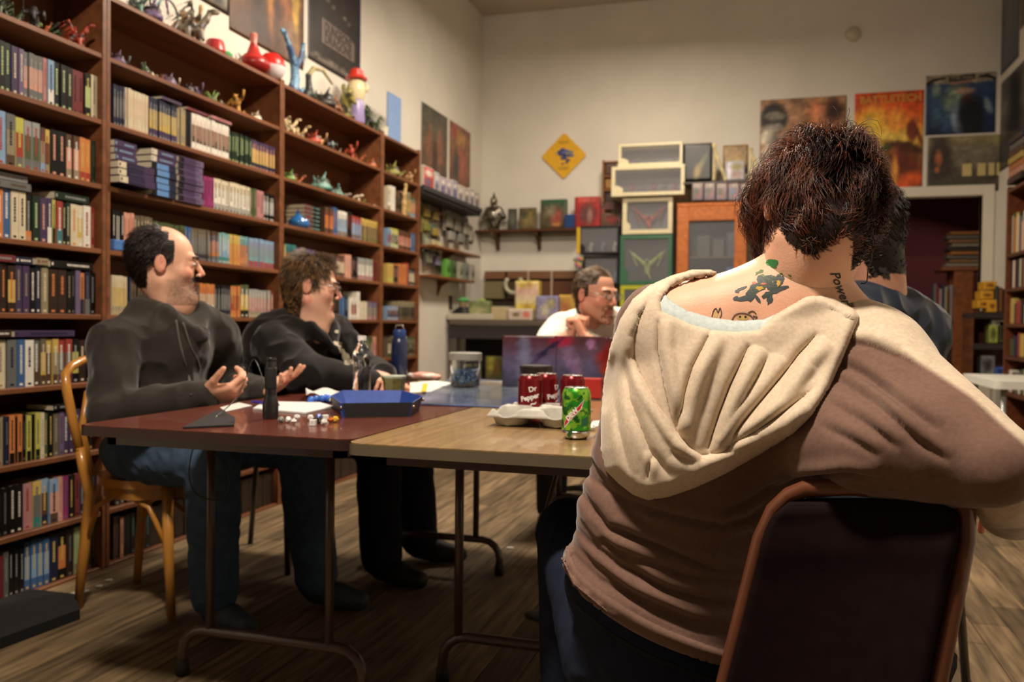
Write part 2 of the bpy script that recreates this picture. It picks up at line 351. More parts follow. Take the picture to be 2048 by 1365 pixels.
def strands(roots,dirs,length,name,mat,cols,parent,seg=6,r0=.0006,grav=(0,0,-.3),hug=None,curl=.25,seed=1,extra=None):
    """tapered three-sided hair strands, all one mesh (joined with extra=(V,Q,C))"""
    n=len(roots); rng=np.random.default_rng(seed); P=np.zeros((n,seg,3)); P[:,0]=roots; d=dirs/np.linalg.norm(dirs,axis=1)[:,None]; st=(np.asarray(length)/(seg-1))[:,None]
    w=rng.normal(size=(n,3)); w/=np.linalg.norm(w,axis=1)[:,None]; g=np.array(grav)
    for i in range(1,seg):
        d=d+g*.25+w*curl*math.sin(i*1.3)*.5; 
        if hug is not None:
            c,R,rad=hug; q=((P[:,i-1]-c)@R)/rad; k=np.linalg.norm(q,axis=1); nn=(q/rad)@R.T; nn/=np.linalg.norm(nn,axis=1)[:,None]
            inward=(d*nn).sum(1); m=(k<.93)&(inward<0); d=d-nn*(inward*m)[:,None]+nn*(np.clip(.90-k,0,.2)*1.5)[:,None]-nn*(np.clip(k-1.0,0,.3)*2.5)[:,None]
        d/=np.linalg.norm(d,axis=1)[:,None]; P[:,i]=P[:,i-1]+d*st
    rad=r0*np.array([1,1,1,.9,.7,.25] if seg==6 else np.linspace(1,.2,seg))
    T=np.gradient(P,axis=1); T/=np.linalg.norm(T,axis=2)[...,None]+1e-9; A=np.cross(T,np.array([.3,.5,.8])); A/=np.linalg.norm(A,axis=2)[...,None]+1e-9; B=np.cross(T,A)
    V=np.stack([P+(A*math.cos(a)+B*math.sin(a))*rad[None,:,None] for a in (0,2.094,4.189)],2) # n,seg,3,3
    I=np.arange(n*seg*3).reshape(n,seg,3); Q=np.concatenate([np.stack([I[:,:-1,k],I[:,:-1,(k+1)%3],I[:,1:,(k+1)%3],I[:,1:,k]],-1).reshape(-1,4) for k in range(3)])
    C=np.repeat(np.asarray(cols),seg*3,axis=0); L=[(V.reshape(-1,3),Q,C)]
    if extra is not None: L.append(extra)
    V,Q,C=join_vq(L); return np_mesh(name,V,Q,mat,C,parent)
# ---------------- the room ----------------
WL,WR,WB,WF,CH=-2.78,1.90,8.20,-1.3,4.11
wallc=(.66,.62,.54); ceilc=(.50,.44,.36)
def slab(name,a,b,col,mat=None,label=None): 
    m=MB(); m.box(a,b,col); return m.build(name,mat or M_PAINT(),kind='structure',label=label,cat=None)
slab('wall_left',(WL-.1,WF,0),(WL,WB+.1,CH),wallc,label='cream painted wall on the left behind the bookcases')
slab('wall_right',(WR,WF,0),(WR+.1,WB+.1,CH),wallc,label='cream wall on the right hung with posters')
slab('wall_front',(WL-.1,WF-.1,0),(WR+.1,WF,CH),(.07,.06,.05),label='wall behind the viewer')
slab('ceiling',(WL-.1,WF-.1,CH),(WR+.1,WB+.1,CH+.1),ceilc,label='plain beige ceiling')
DX0,DX1,DZ=.98,1.78,2.16
m=MB(); m.box((WL-.1,WB,0),(DX0,WB+.1,CH),wallc); m.box((DX0,WB,DZ),(DX1,WB+.1,CH),wallc); m.box((DX1,WB,0),(WR+.1,WB+.1,CH),wallc)
m.build('wall_back',M_PAINT(),kind='structure',label='cream end wall with a doorway at its right')
m=MB()
for a,b in (((DX0-.09,WB-.02,0),(DX0,WB,DZ+.09)),((DX1,WB-.02,0),(DX1+.09,WB,DZ+.09)),((DX0,WB-.02,DZ),(DX1,WB,DZ+.09)),((DX0-.012,WB-.005,0),(DX0,WB+.1,DZ)),((DX1,WB-.005,0),(DX1+.012,WB+.1,DZ))): m.bbox(a,b,(.62,.57,.47),.004)
m.build('trim_1',M_PAINT(),kind='structure',label='pale painted frame of the open doorway')
# back room seen through the doorway
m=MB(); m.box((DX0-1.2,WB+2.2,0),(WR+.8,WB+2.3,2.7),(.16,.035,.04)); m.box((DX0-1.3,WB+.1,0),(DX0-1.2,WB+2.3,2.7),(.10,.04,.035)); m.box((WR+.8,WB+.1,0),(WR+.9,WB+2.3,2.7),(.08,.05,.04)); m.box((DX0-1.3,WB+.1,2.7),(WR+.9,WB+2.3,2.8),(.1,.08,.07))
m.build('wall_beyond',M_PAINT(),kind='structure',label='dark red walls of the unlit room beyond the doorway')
m=MB(); m.bbox((WL,WB-.015,0),(DX0-.09,WB,.14),(.30,.22,.15),.004); m.build('baseboard_back',M_WOOD(),kind='structure')
# floor: a sub-floor and loose-laid worn boards
m=MB(); m.box((WL-.1,WF-.1,-.12),(WR+.9,WB+2.3,-.022),(.03,.02,.012)); fl=m.build('floor',M_WOOD(),kind='structure',label='worn narrow wooden floorboards')
MF=node_mat('floor_board',rough=.62,bump=.35,bscale=45,var=.55,vscale=3,stretch=(14,1.1,14),spec=.3)
y0s=[WF]; rng=random.Random(3); pw=.112; nx=int((WR-WL)/pw)+1; protos={}; big=MB()
for i in range(nx):
    x=WL+i*pw; y=WF-rng.random()*1.2
    while y<WB+.1:
        L=rng.choice((1.5,2.0,2.4,2.8)); a,b=max(y,WF),min(y+L,WB+.1); y+=L
        if b-a<.05: continue
        k=rng.choice((.7,.85,1,1.1,1.3)); c=(.150*k,.103*k,.056*k)
        if b<1.2 and x<WR: tgt=big
        else: tgt=MB()
        tgt.bbox((x+.0015,a+.001,-.022),(min(x+pw-.0015,WR+.09),b-.001,0),c,.002)
        if tgt is not big: tgt.build('floorboard',MF,fl)
big.build('floorboards_near_viewer',MF,fl,kind='stuff')
m=MB(); m.box((DX0-1.2,WB+.1,-.022),(WR+.8,WB+2.2,0),(.12,.08,.05)); m.build('threshold_floor',MF,fl)
# ---------------- bookcases ----------------
SH=[2.05,1.79,1.535,1.28,1.02,.755,.485,.235,.012]; TOP=2.295; XF=-2.52; XB=-2.77
wd=(.15,.055,.022)
SECY=[(1.53,2.79),(2.792,4.07),(4.072,5.33),(5.332,5.99)]
cl=['leftmost tall brown bookcase, cut by the frame edge','tall brown bookcase second from the left, behind the two seated men','third tall brown bookcase, with a blue vase and figurines on its shelves','narrow brown bookcase at the far end of the row']
for (a,b),lab in zip(SECY,cl):
    t=thing('bookcase',lab,'bookcase',(XF,(a+b)/2,0),group='tall brown bookcases along the left wall'); c=(a+b)/2
    for y0,y1 in ((a,a+.02),(b-.02,b)): MB().bbox((XB-XF,y0-c,0),(0,y1-c,TOP+.015),wd,.002).build('side_panel',M_WOOD(),t)
    MB().box((XB-XF,a+.02-c,.01),(XB-XF+.008,b-.02-c,TOP),tuple(v*.9 for v in wd)).build('back_panel',M_WOOD(),t)
    for z in SH+[TOP]: MB().bbox((XB-XF+.008,a+.02-c,z-.02),(-.004,b-.02-c,z),wd,.002).build('shelf' if z<TOP else 'top_board',M_WOOD(),t)
# ---------------- books ----------------
P_={'K':(18,18,20),'G':(24,48,34),'g':(78,92,52),'P':(70,50,92),'p':(110,88,130),'N':(32,36,66),'u':(84,140,214),'B':(50,96,160),'b':(120,160,200),'T':(40,130,130),'t':(110,170,170),'C':(214,198,160),'W':(226,220,204),'Y':(214,176,70),'y':(196,192,70),'O':(222,122,50),'R':(176,52,42),'r':(128,42,44),'M':(160,40,110),'m':(190,120,120),'E':(150,134,100),'e':(110,94,70),'H':(104,106,104),'h':(150,152,150),'D':(56,36,28),'d':(92,62,42),'L':(176,200,130),'S':(226,150,120)}
NM={'K':'black','G':'dark green','g':'olive','P':'purple','p':'lilac','N':'navy','u':'bright blue','B':'blue','b':'pale blue','T':'teal','t':'pale teal','C':'cream','W':'white','Y':'gold','y':'yellow','O':'orange','R':'red','r':'maroon','M':'magenta','m':'dusty pink','E':'tan','e':'brown-grey','H':'grey','h':'light grey','D':'dark brown','d':'brown','L':'lime','S':'salmon'}
def lin(k):
    c=np.array(P_[k],float); c=c*.74+c.mean()*.26; return tuple(s2l(c)*np.array(.82) if False else np.array(s2l(c))*.80)
NBOOK=0; BREST=MB(); USED={}
def book_mb(w,h,d,bands,title,rng):
    """spine faces +x at x=0, width along y, height along z"""
    m=MB(); base=lin(bands[0]); page=(.62,.56,.42)
    nb=len(bands); zs=[0]+[h*(i+1)/nb for i in range(nb)] 
    if nb==3: zs=[0,h*.22,h*.70,h]
    if nb==2: zs=[0,h*.36,h]
    m.box((-d,0,.0),(-.0,.0015,h),base); m.box((-d,w-.0015,0),(0,w,h),base); m.box((-d+.003,.0015,.002),(-.0015,w-.0015,h-.003),page)
    b=min(.002,w*.15)
    for i in range(nb):
        c=lin(bands[nb-1-i]); z0,z1=zs[i],zs[i+1]
        m.add([(-.0015,0,z0),(0,b,z0),(0,w-b,z0),(-.0015,w,z0),(-.0015,0,z1),(0,b,z1),(0,w-b,z1),(-.0015,w,z1)],[(0,1,5,4),(1,2,6,5),(2,3,7,6)],c)
    if title:   # lettering bars down the spine plus a publisher's mark
        tc=lin(title); z=h*.9-rng.random()*h*.06; e=h*(.25+.2*rng.random()); y0,y1=w*.36,w*.64
        while z>e:
            l=.003+rng.random()*.006; m.add([(.0004,y0,z-l),(.0004,y1,z-l),(.0004,y1,z),(.0004,y0,z)],[(0,1,2,3)],tc); z-=l+.0022
        m.add([(.0004,w*.3,.006),(.0004,w*.7,.006),(.0004,w*.7,.014),(.0004,w*.3,.014)],[(0,1,2,3)],tc)
    return m
ORD=['leftmost','second from the left','third from the left','fourth from the left','fifth from the left','sixth from the left','seventh from the left','eighth from the left','ninth from the left','tenth from the left','eleventh from the left','twelfth from the left','thirteenth from the left','fourteenth from the left','fifteenth from the left','sixteenth from the left','seventeenth from the left']
def ordn(i):
    U=['','first','second','third','fourth','fifth','sixth','seventh','eighth','ninth','tenth','eleventh','twelfth','thirteenth','fourteenth','fifteenth','sixteenth','seventeenth','eighteenth','nineteenth']; T={2:'twent',3:'thirt',4:'fort',5:'fift',6:'sixt',7:'sevent'}
    return U[i] if i<20 else T[i//10]+('y-'+U[i%10] if i%10 else 'ieth')
SN=['first','second','third','fourth']; SHN=['topmost','second','third','fourth','fifth','sixth','seventh','eighth','bottom']
BM=None
def put_book(m,label,group,O,R=None,name='book'):
    global NBOOK
    NBOOK+=1
    if NBOOK>300:
        Rm=R or Matrix.Identity(3); BREST.add([Rm@Vector(v)+Vector(O) for v in m.v],[],()); b=BREST.n-len(m.v); BREST.f.extend([tuple(i+b for i in f) for f in m.f]); BREST.c.extend(m.c); return
    o=m.build(name,M_GLOSS(),loc=O,label=label,cat='book',group=group)
    if R is not None: o.rotation_euler=R.to_euler()
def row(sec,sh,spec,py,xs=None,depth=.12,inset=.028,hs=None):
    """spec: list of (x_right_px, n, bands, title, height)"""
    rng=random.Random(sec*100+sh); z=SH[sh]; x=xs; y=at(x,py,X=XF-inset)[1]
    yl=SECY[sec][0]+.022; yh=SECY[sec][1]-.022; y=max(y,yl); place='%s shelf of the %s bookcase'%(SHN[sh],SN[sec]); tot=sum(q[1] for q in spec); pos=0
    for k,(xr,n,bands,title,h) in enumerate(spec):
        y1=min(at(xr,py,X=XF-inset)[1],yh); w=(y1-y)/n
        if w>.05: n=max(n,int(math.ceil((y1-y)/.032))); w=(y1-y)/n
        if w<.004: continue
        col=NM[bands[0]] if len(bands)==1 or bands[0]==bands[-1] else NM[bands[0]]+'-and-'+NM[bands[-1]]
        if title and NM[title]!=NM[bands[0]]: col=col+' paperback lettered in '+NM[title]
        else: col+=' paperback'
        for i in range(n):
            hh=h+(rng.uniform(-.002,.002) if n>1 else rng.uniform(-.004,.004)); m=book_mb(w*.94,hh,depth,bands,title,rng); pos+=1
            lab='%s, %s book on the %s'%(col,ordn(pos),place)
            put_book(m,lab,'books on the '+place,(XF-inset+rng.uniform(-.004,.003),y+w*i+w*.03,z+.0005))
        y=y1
def lay(sec,sh,px0,px1,zbase,n,bands,title,py,th=.024,what='',prot=.0,wd_=None):
    """books lying flat with the spine to the room, stacked upward"""
    a=at(px0,py,X=XF)[1]; b=at(px1,py,X=XF)[1]; rng=random.Random(int(px0)+sh); place='the %s shelf of the %s bookcase'%(SHN[sh],SN[sec])
    for i in range(n):
        L=b-a-rng.uniform(0,.008); m=book_mb(th*.95,L,.13,bands,title,rng); # rotate: height axis -> +y, width axis -> z
        R=Matrix(((1,0,0),(0,0,1),(0,-1,0))); R=Matrix(((1,0,0),(0,0,1),(0,1,0)))
        m.v=[tuple(R@Vector(v)) for v in m.v]
        nm=NM[bands[0]]; pos=('bottom','second from the bottom','third from the bottom','fourth from the bottom','fifth from the bottom','sixth from the bottom','seventh from the bottom','eighth from the bottom','ninth from the bottom')[i] if n>1 else 'lying flat'
        put_book(m,'%s book, %s %s'%(nm,pos,what+', '+SHN[sh]+' shelf, '+SN[sec]+' bookcase'),'books lying flat on '+place,(XF-.02+prot+rng.uniform(-.006,.004),a,zbase+th*i))
# first bookcase
row(0,1,[(10,1,'K','L',.172),(23,1,'G','L',.172),(37,1,'P','C',.168),(47,1,'p','C',.168),(87,4,'HSH','h',.166),(95,1,'m','R',.166),(108,1,'bW','N',.166),(145,3,'K','L',.166),(169,2,'r','K',.166),(181,1,'KLK','y',.166),(196,1,'C','E',.172)],150,-30)
row(0,2,[(-8,1,'O','K',.17),(13,1,'b','R',.185),(31,1,'HEd','K',.18),(48,1,'yRH','y',.178),(79,2,'hgH','R',.176),(90,1,'dEb','R',.168),(101,1,'YdE','R',.168),(133,2,'K','S',.17),(158,2,'dSE','W',.168),(182,2,'OOR','Y',.168),(190,1,'G','g',.165)],280,-30)
row(0,3,[(-10,1,'W','K',.17),(6,1,'O','W',.17),(21,1,'B','W',.178),(51,2,'C','K',.172),(65,1,'KKO','h',.17),(80,1,'G','L',.17),(95,1,'P','S',.166),(105,1,'PW','W',.166),(112,1,'yK','K',.166),(125,1,'RT','W',.164),(133,1,'K','L',.163),(141,1,'G','C',.163),(155,1,'C','O',.163),(167,1,'CYC','W',.163),(182,1,'W','R',.163),(190,1,'R','S',.162)],430,-30)
row(0,4,[(-12,1,'D','Y',.17),(15,1,'D','O',.17),(32,1,'DYD','O',.17),(60,2,'P','E',.17),(73,1,'K','W',.168),(83,1,'N','W',.168),(97,1,'E','C',.17),(133,2,'D','O',.168),(143,1,'K','E',.165),(150,1,'K','H',.165),(160,1,'p','H',.165),(169,1,'ON','K',.164),(180,1,'NH','H',.164),(192,1,'K','h',.164)],570,-30)
row(0,5,[(-10,1,'W','K',.17),(13,1,'C','E',.172),(33,1,'H','N',.172),(49,1,'B','W',.172),(67,1,'W','K',.172),(80,1,'Hd','W',.17),(92,1,'eYd','C',.17),(104,1,'Ydd','W',.17),(116,1,'YEd','W',.17),(144,2,'RHP','W',.168),(158,1,'KyK','h',.168),(172,1,'D','C',.166),(196,2,'K','H',.166)],715,-30)
row(0,6,[(-10,1,'E','K',.168),(8,1,'E','d',.168),(18,1,'N','H',.168),(30,1,'OOK','K',.168),(36,1,'K','K',.168),(46,1,'OOK','D',.168),(52,1,'K','H',.168),(62,1,'yyK','K',.168),(70,1,'K','K',.168),(80,1,'yyK','g',.168),(88,1,'C','h',.168),(96,1,'g','Y',.165),(106,1,'K','Y',.165),(118,1,'e','h',.165),(128,1,'p','d',.165),(160,3,'P','W',.165),(185,3,'D','Y',.16)],860,-30)
row(0,7,[(-10,1,'K','H',.17),(18,1,'K','H',.17),(47,2,'K','W',.17),(65,1,'m','R',.17),(83,1,'YHT','H',.17),(98,1,'bdN','Y',.168),(116,1,'bSd','N',.168),(125,1,'S','m',.168),(138,1,'M','p',.168),(150,1,'K','Y',.165),(160,1,'r','K',.165),(195,3,'N','h',.162)],1000,-30)
row(0,8,[(-15,1,'K','H',.16),(8,1,'r','D',.16),(18,1,'H','h',.165),(50,3,'K','h',.165),(98,2,'BbB','Y',.178),(115,1,'N','Y',.178),(132,1,'KOK','Y',.178),(147,1,'D','H',.178),(170,1,'LLE','L',.18),(195,3,'d','E',.17)],1110,-30)
lay(0,3,2,72,SH[3]+.176,1,'H','d',360,.028,'above the cream paperbacks'); lay(0,3,-25,70,SH[3]+.178-.001+.029,1,'h','e',350,.024,'topmost over the cream paperbacks'); lay(0,3,120,189,SH[3]+.170,1,'G','h',385,.03,'above the dark green ones')
lay(0,4,-20,40,SH[4]+.178,1,'r','h',512,.026,'over the dark brown spines'); lay(0,4,42,80,SH[4]+.176,1,'N','W',512,.026,'over the navy spine'); lay(0,4,82,108,SH[4]+.178,1,'E','r',512,.026,'over the tan spine'); lay(0,4,110,196,SH[4]+.173,1,'K','W',512,.028,'over the black spines')
lay(0,5,38,158,SH[5]+.180,1,'P','N',660,.024,'over the mottled spines'); lay(0,5,-20,34,SH[5]+.180,1,'D','W',655,.026,'over the grey spine')
lay(0,6,115,160,SH[6]+.173,1,'K','h',800,.022,'over the purple spines')
# second bookcase
row(1,1,[(249,4,'NHN','h',.168),(297,8,'C','S',.170),(354,9,'NYP','h',.170),(372,3,'E','Y',.170),(383,2,'K','N',.172),(458,10,'WdW','S',.170),(504,9,'G','L',.150),(549,9,'PYN','S',.148)],300,228)
lay(1,1,330,372,SH[1]+.177,1,'P','e',200,.014,'over the tan spines'); lay(1,1,383,428,SH[1]+.176,1,'r','p',225,.014,'over the white spines'); lay(1,1,429,470,SH[1]+.176,1,'m','R',240,.014,'at the right over the white spines')
row(1,2,[(428,3,'M','K',.150),(500,10,'CWh','K',.152),(513,2,'g','E',.15),(528,2,'m','d',.148),(549,4,'KhK','W',.146)],400,407)
lay(1,2,226,300,SH[2]+.018,3,'PNC','P',345,.030,'of the protruding stack',.05); lay(1,2,226,272,SH[2]+.109,3,'P','b',320,.028,'upon the protruding stack',.03)
lay(1,2,300,351,SH[2]+.001,5,'NuK',None,340,.0285,'of the bright blue stack',.03); lay(1,2,300,351,SH[2]+.144,2,'PPC','b',340,.0285,'of the purple pair',.03); lay(1,2,353,405,SH[2]+.001,7,'pPK','P',360,.0285,'of the black and lilac stack',.03)
row(1,3,[(248,4,'K','W',.165),(268,3,'S','R',.165),(305,6,'eKe','C',.162),(370,12,'gCE','K',.150),(382,2,'B','h',.15),(418,8,'eHN','h',.150),(438,4,'dOH','b',.150),(460,4,'tbT','W',.150),(480,3,'YOO','Y',.150),(497,3,'tOO','N',.150),(549,10,'btR','R',.150)],460,224)
row(1,4,[(253,6,'CYE','Y',.16),(262,2,'N','H',.16),(330,12,'dKd','E',.15),(400,12,'dRd','E',.15),(430,5,'OCd','R',.155),(462,6,'KHN','h',.155),(480,3,'ORO','Y',.155),(497,2,'gYK','W',.165),(540,7,'hmE','C',.145),(549,1,'r','C',.145)],600,224)
row(1,5,[(330,16,'D','e',.15),(430,16,'dKd','E',.15),(470,7,'EdR','C',.15),(520,8,'hdd','N',.15),(549,5,'K','h',.15)],700,224)
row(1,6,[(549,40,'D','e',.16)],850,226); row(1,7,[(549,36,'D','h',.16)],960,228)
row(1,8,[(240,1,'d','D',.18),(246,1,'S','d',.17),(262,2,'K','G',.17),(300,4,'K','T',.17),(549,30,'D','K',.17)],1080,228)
# third and fourth bookcases
lay(2,2,617,631,SH[2]+.001,6,'r','T',425,.024,'of the left stack'); lay(2,2,632,648,SH[2]+.001,6,'K','t',430,.024,'of the right stack')
row(2,2,[(668,4,'dOd','R',.16),(676,1,'B','O',.17),(694,2,'Wbe','K',.16),(704,1,'K','R',.17),(722,2,'RbH','b',.15),(755,3,'Yeg','d',.15)],440,650)
row(2,3,[(572,1,'y','W',.15),(592,2,'TOt','N',.15),(630,6,'pHN','N',.14),(690,9,'dCd','m',.14),(702,2,'S','h',.15),(716,3,'K','m',.14),(745,6,'hWm','E',.145),(757,3,'r','K',.14)],510,570)
row(2,4,[(620,5,'D','E',.14),(680,6,'K','e',.14),(690,1,'B','b',.14),(697,1,'N','b',.14),(703,1,'W','C',.14),(713,2,'WRW','N',.14),(720,1,'W','C',.18),(735,2,'C','W',.12),(757,5,'pEm','h',.12)],600,575)
row(2,5,[(640,8,'D','e',.15),(690,6,'mde','r',.13),(718,4,'K','H',.14),(728,1,'C','E',.16),(745,3,'gEe','E',.15),(757,2,'Smm','R',.15)],690,575)
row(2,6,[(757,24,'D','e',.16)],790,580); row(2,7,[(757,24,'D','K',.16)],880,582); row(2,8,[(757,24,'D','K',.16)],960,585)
row(3,1,[(782,2,'CWE','K',.17),(790,1,'W','C',.18),(808,3,'dKd','e',.16),(822,2,'EYE','d',.18),(835,3,'gOb','W',.16)],390,775)
row(3,2,[(782,3,'bRh','K',.13),(797,3,'yKL','W',.14),(822,4,'dSd','R',.14),(835,2,'B','t',.14)],465,775)
row(3,3,[(787,2,'Yy','O',.14),(797,3,'D','S',.13),(813,3,'O','R',.15),(818,1,'R','O',.17),(835,4,'KCK','W',.13)],540,775)
row(3,4,[(797,5,'bNb','O',.10),(835,7,'EKd','g',.14)],600,775)
row(3,5,[(797,5,'eCg','K',.14),(812,3,'WCe','E',.15),(835,5,'gKd','C',.14)],690,775)
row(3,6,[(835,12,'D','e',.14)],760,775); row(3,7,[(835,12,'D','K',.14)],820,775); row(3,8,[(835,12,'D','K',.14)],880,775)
BREST.build('books_further_along',M_GLOSS(),kind='stuff',label='further rows of small paperbacks packed on the more distant bookcase shelves',cat='books')
MB().bbox((-.09,0,0),(0,.075,.045),s2l((70,110,170)),.004).build('small_box',M_GLOSS(),loc=(XF-.005,at(230,500,X=XF)[1],SH[3]+.001),label='small blue and white box in front of the black spines of the second bookcase',cat='box')
# ---------------- tables ----------------
TZ=.74
MAHOG=(.115,.028,.018); LAM=(.30,.19,.085); STEEL=(.075,.045,.035)
def rrect(x0,y0,x1,y1,r,n=5):
    P=[]
    for cx,cy,a0 in ((x1-r,y1-r,0),(x0+r,y1-r,90),(x0+r,y0+r,180),(x1-r,y0+r,270)):
        for i in range(n+1):
            a=math.radians(a0+90*i/n); P.append((cx+r*math.cos(a),cy+r*math.sin(a)))
    return P
def arch_leg(t,x0,x1,y,zt,up,mat=None,col=STEEL,r=.0145):
    """H/T shaped folding leg: bent floor bow with two uprights"""
    b=.07; P=[(x0,y,0.012),(x0,y,up-b)]+[(x0+b-b*math.cos(a),y,up-b+b*math.sin(a)) for a in (.4,.8,1.2,1.57)]+[(x1-b+b*math.sin(a),y,up-b+b*math.cos(a)) for a in (0,.4,.8,1.2)]+[(x1,y,up-b),(x1,y,.012)]
    o=MB().tube(P,r,col,10).build('leg_bow',M_METAL(),t,True)
    for x in (x0,x1): MB().lathe([(.0,0),(.019,0),(.019,.035),(.016,.045),(.0,.045)],(x,y,0),(.02,.02,.02),12).build('foot_cap',M_MATTE(),t,True)
    return o
def folding_table(label,x0,y0,x1,y1,topc,edgec,legs,group):
    cx,cy=(x0+x1)/2,(y0+y1)/2; t=thing('folding_table',label,'table',(cx,cy,0),0,group); P=rrect(x0-cx,y0-cy,x1-cx,y1-cy,.035)
    MB().prism(P,TZ-.018,TZ,topc).build('table_top',node_mat('table_top',rough=.22,var=.22,vscale=3,stretch=(18,1.2,18),coat=.25,bump=.05,bscale=120),t)
    e=MB(); Q=rrect(x0-cx-.003,y0-cy-.003,x1-cx+.003,y1-cy+.003,.037)
    for a,b in zip(Q,Q[1:]+Q[:1]):
        e.add([(a[0],a[1],TZ-.026),(b[0],b[1],TZ-.026),(b[0],b[1],TZ-.002),(a[0],a[1],TZ-.002)],[(0,1,2,3)],edgec)
    e.build('edge_band',node_mat('edge_rubber',rough=.45,var=.05),t)
    a=MB(); a.box((x0-cx+.05,y0-cy+.05,TZ-.052),(x1-cx-.05,y0-cy+.075,TZ-.018),STEEL); a.box((x0-cx+.05,y1-cy-.075,TZ-.052),(x1-cx-.05,y1-cy-.05,TZ-.018),STEEL)
    for x in (x0-cx+.05,x1-cx-.075): a.box((x,y0-cy+.05,TZ-.052),(x+.025,y1-cy-.05,TZ-.018),STEEL)
    a.build('apron',M_METAL(),t)
    for fy,(u0,u1),up,fx0,fx1 in legs:
        arch_leg(t,fx0-cx,fx1-cx,fy-cy,TZ,up)
        for u in (u0,u1): MB().tube([(u-cx,fy-cy,up),(u-cx,fy-cy,TZ-.02)],.0125,STEEL,10).build('upright',M_METAL(),t,True)
        yb=fy+(.42 if fy<cy+cy*0+ (y0+y1)/2 else -.42)
        if x0>-1: MB().tube([((u0+u1)/2-cx,fy-cy,.42),((u0+u1)/2-cx,yb-cy,TZ-.03)],.007,STEEL,6).build('brace',M_METAL(),t,True)
    return t
folding_table('dark red-brown folding table, on the left, in front of the two men',-1.625,1.70,-.872,3.50,MAHOG,(.035,.016,.012),[(2.02,(-1.47,-1.10),.135,-1.56,-1.00),(3.22,(-1.47,-1.10),.135,-1.56,-1.00)],'folding tables pushed together')
folding_table('light brown wood-grained folding table in the middle, a corner towards the viewer',-.866,1.655,-.11,3.49,LAM,(.12,.095,.06),[(2.20,(-.80,-.35),.135,-.845,-.12),(3.38,(-.80,-.60),.30,-.84,-.14)],'folding tables pushed together')
# white plastic table on the right
t=thing('plastic_table','white plastic folding table at the right edge, behind the raised sleeve','table',(1.48,5.2,0)); m=MB(); m.prism(rrect(-.36,-.38,.38,.38,.04),.70,.74,(.62,.62,.56)); m.build('table_top',M_PLAS(),t)
for y in (-.30,.30):
    for x in (-.30,.32): MB().tube([(x,y,.70),(x,y*1.02,.25),(x-.04*(1 if x>0 else -1),y*1.05,.02)],.014,(.20,.21,.20),8).build('leg',M_METAL(),t,True)
arch=thing('folding_leg_table','grey-legged table standing mostly outside the frame at the lower right','table',(1.42,4.35,0)); MB().prism(rrect(-.05,-.35,.35,.35,.03),.70,.735,(.55,.54,.48)).build('table_top',M_PLAS(),arch)
for y in (-.28,.28): MB().tube([(.05,y,.70),(.05,y,.2),(.02,y,.14),(-.10,y,.085),(-.24,y,.07),(-.30,y,.05),(-.31,y,.0)],.017,(.07,.085,.08),8).build('leg',M_METAL(),arch,True)
# ---------------- bentwood chair of the man on the left ----------------
HONEY=(.46,.20,.035)
def bentwood(x,y,rz):
    t=thing('bentwood_chair','honey coloured bentwood chair under the man at the far left','chair',(x,y,0),rz); Mw=node_mat('honey_wood',rough=.28,var=.2,vscale=8,stretch=(3,3,.5),coat=.35)
    # local: +x front, seat centre at origin
    P=[(.20*math.cos(a)*(1.0 if math.cos(a)>0 else 1.0),.19*math.sin(a)) for a in [i*math.pi/12 for i in range(24)]]
    MB().prism([(p*1.0,q) for p,q in P],.435,.462,HONEY).build('seat',Mw,t,35)
    MB().prism([(p*.93,q*.93) for p,q in P],.395,.436,tuple(v*.8 for v in HONEY)).build('seat_ring',Mw,t,35)
    for s in (-1,1):
        MB().tube([(.14,s*.135,.44),(.155,s*.15,.22),(.18,s*.165,.0)],[.019,.018,.013],HONEY,10).build('leg',Mw,t,True)
        MB().tube([(-.205,s*.15,.0),(-.185,s*.145,.2),(-.165,s*.14,.40),(-.185,s*.145,.47),(-.195,s*.155,.56)],[.014,.018,.019,.017,.016],HONEY,10).build('leg',Mw,t,True)
        MB().tube([(-.18,s*.145,.22),(-.13,s*.145,.36),(-.03,s*.15,.415),(.08,s*.15,.37),(.15,s*.15,.24)],.0095,HONEY,8).build('side_brace',Mw,t,True)
    Q=[(-.195,-.155,.55),(-.215,-.165,.66),(-.235,-.17,.76)]+[(-.245-.02*math.sin(a),-.17*math.cos(a),.78+.08*math.sin(a)) for a in [i*math.pi/8 for i in range(1,8)]]+[(-.235,.17,.76),(-.215,.165,.66),(-.195,.155,.55)]
    MB().tube(Q,.0155,HONEY,10).build('back_hoop',Mw,t,True)
    MB().tube([(-.20,-.09,.45),(-.235,-.10,.62),(-.255,-.05,.74),(-.26,0,.76),(-.255,.05,.74),(-.235,.10,.62),(-.20,.09,.45)],.011,HONEY,8).build('inner_hoop',Mw,t,True)
    MB().tube([(.13,-.13,.22),(.06,0,.36),(.13,.13,.22)],.009,HONEY,8).build('front_brace',Mw,t,True)
bentwood(-2.06,2.53,math.radians(2))
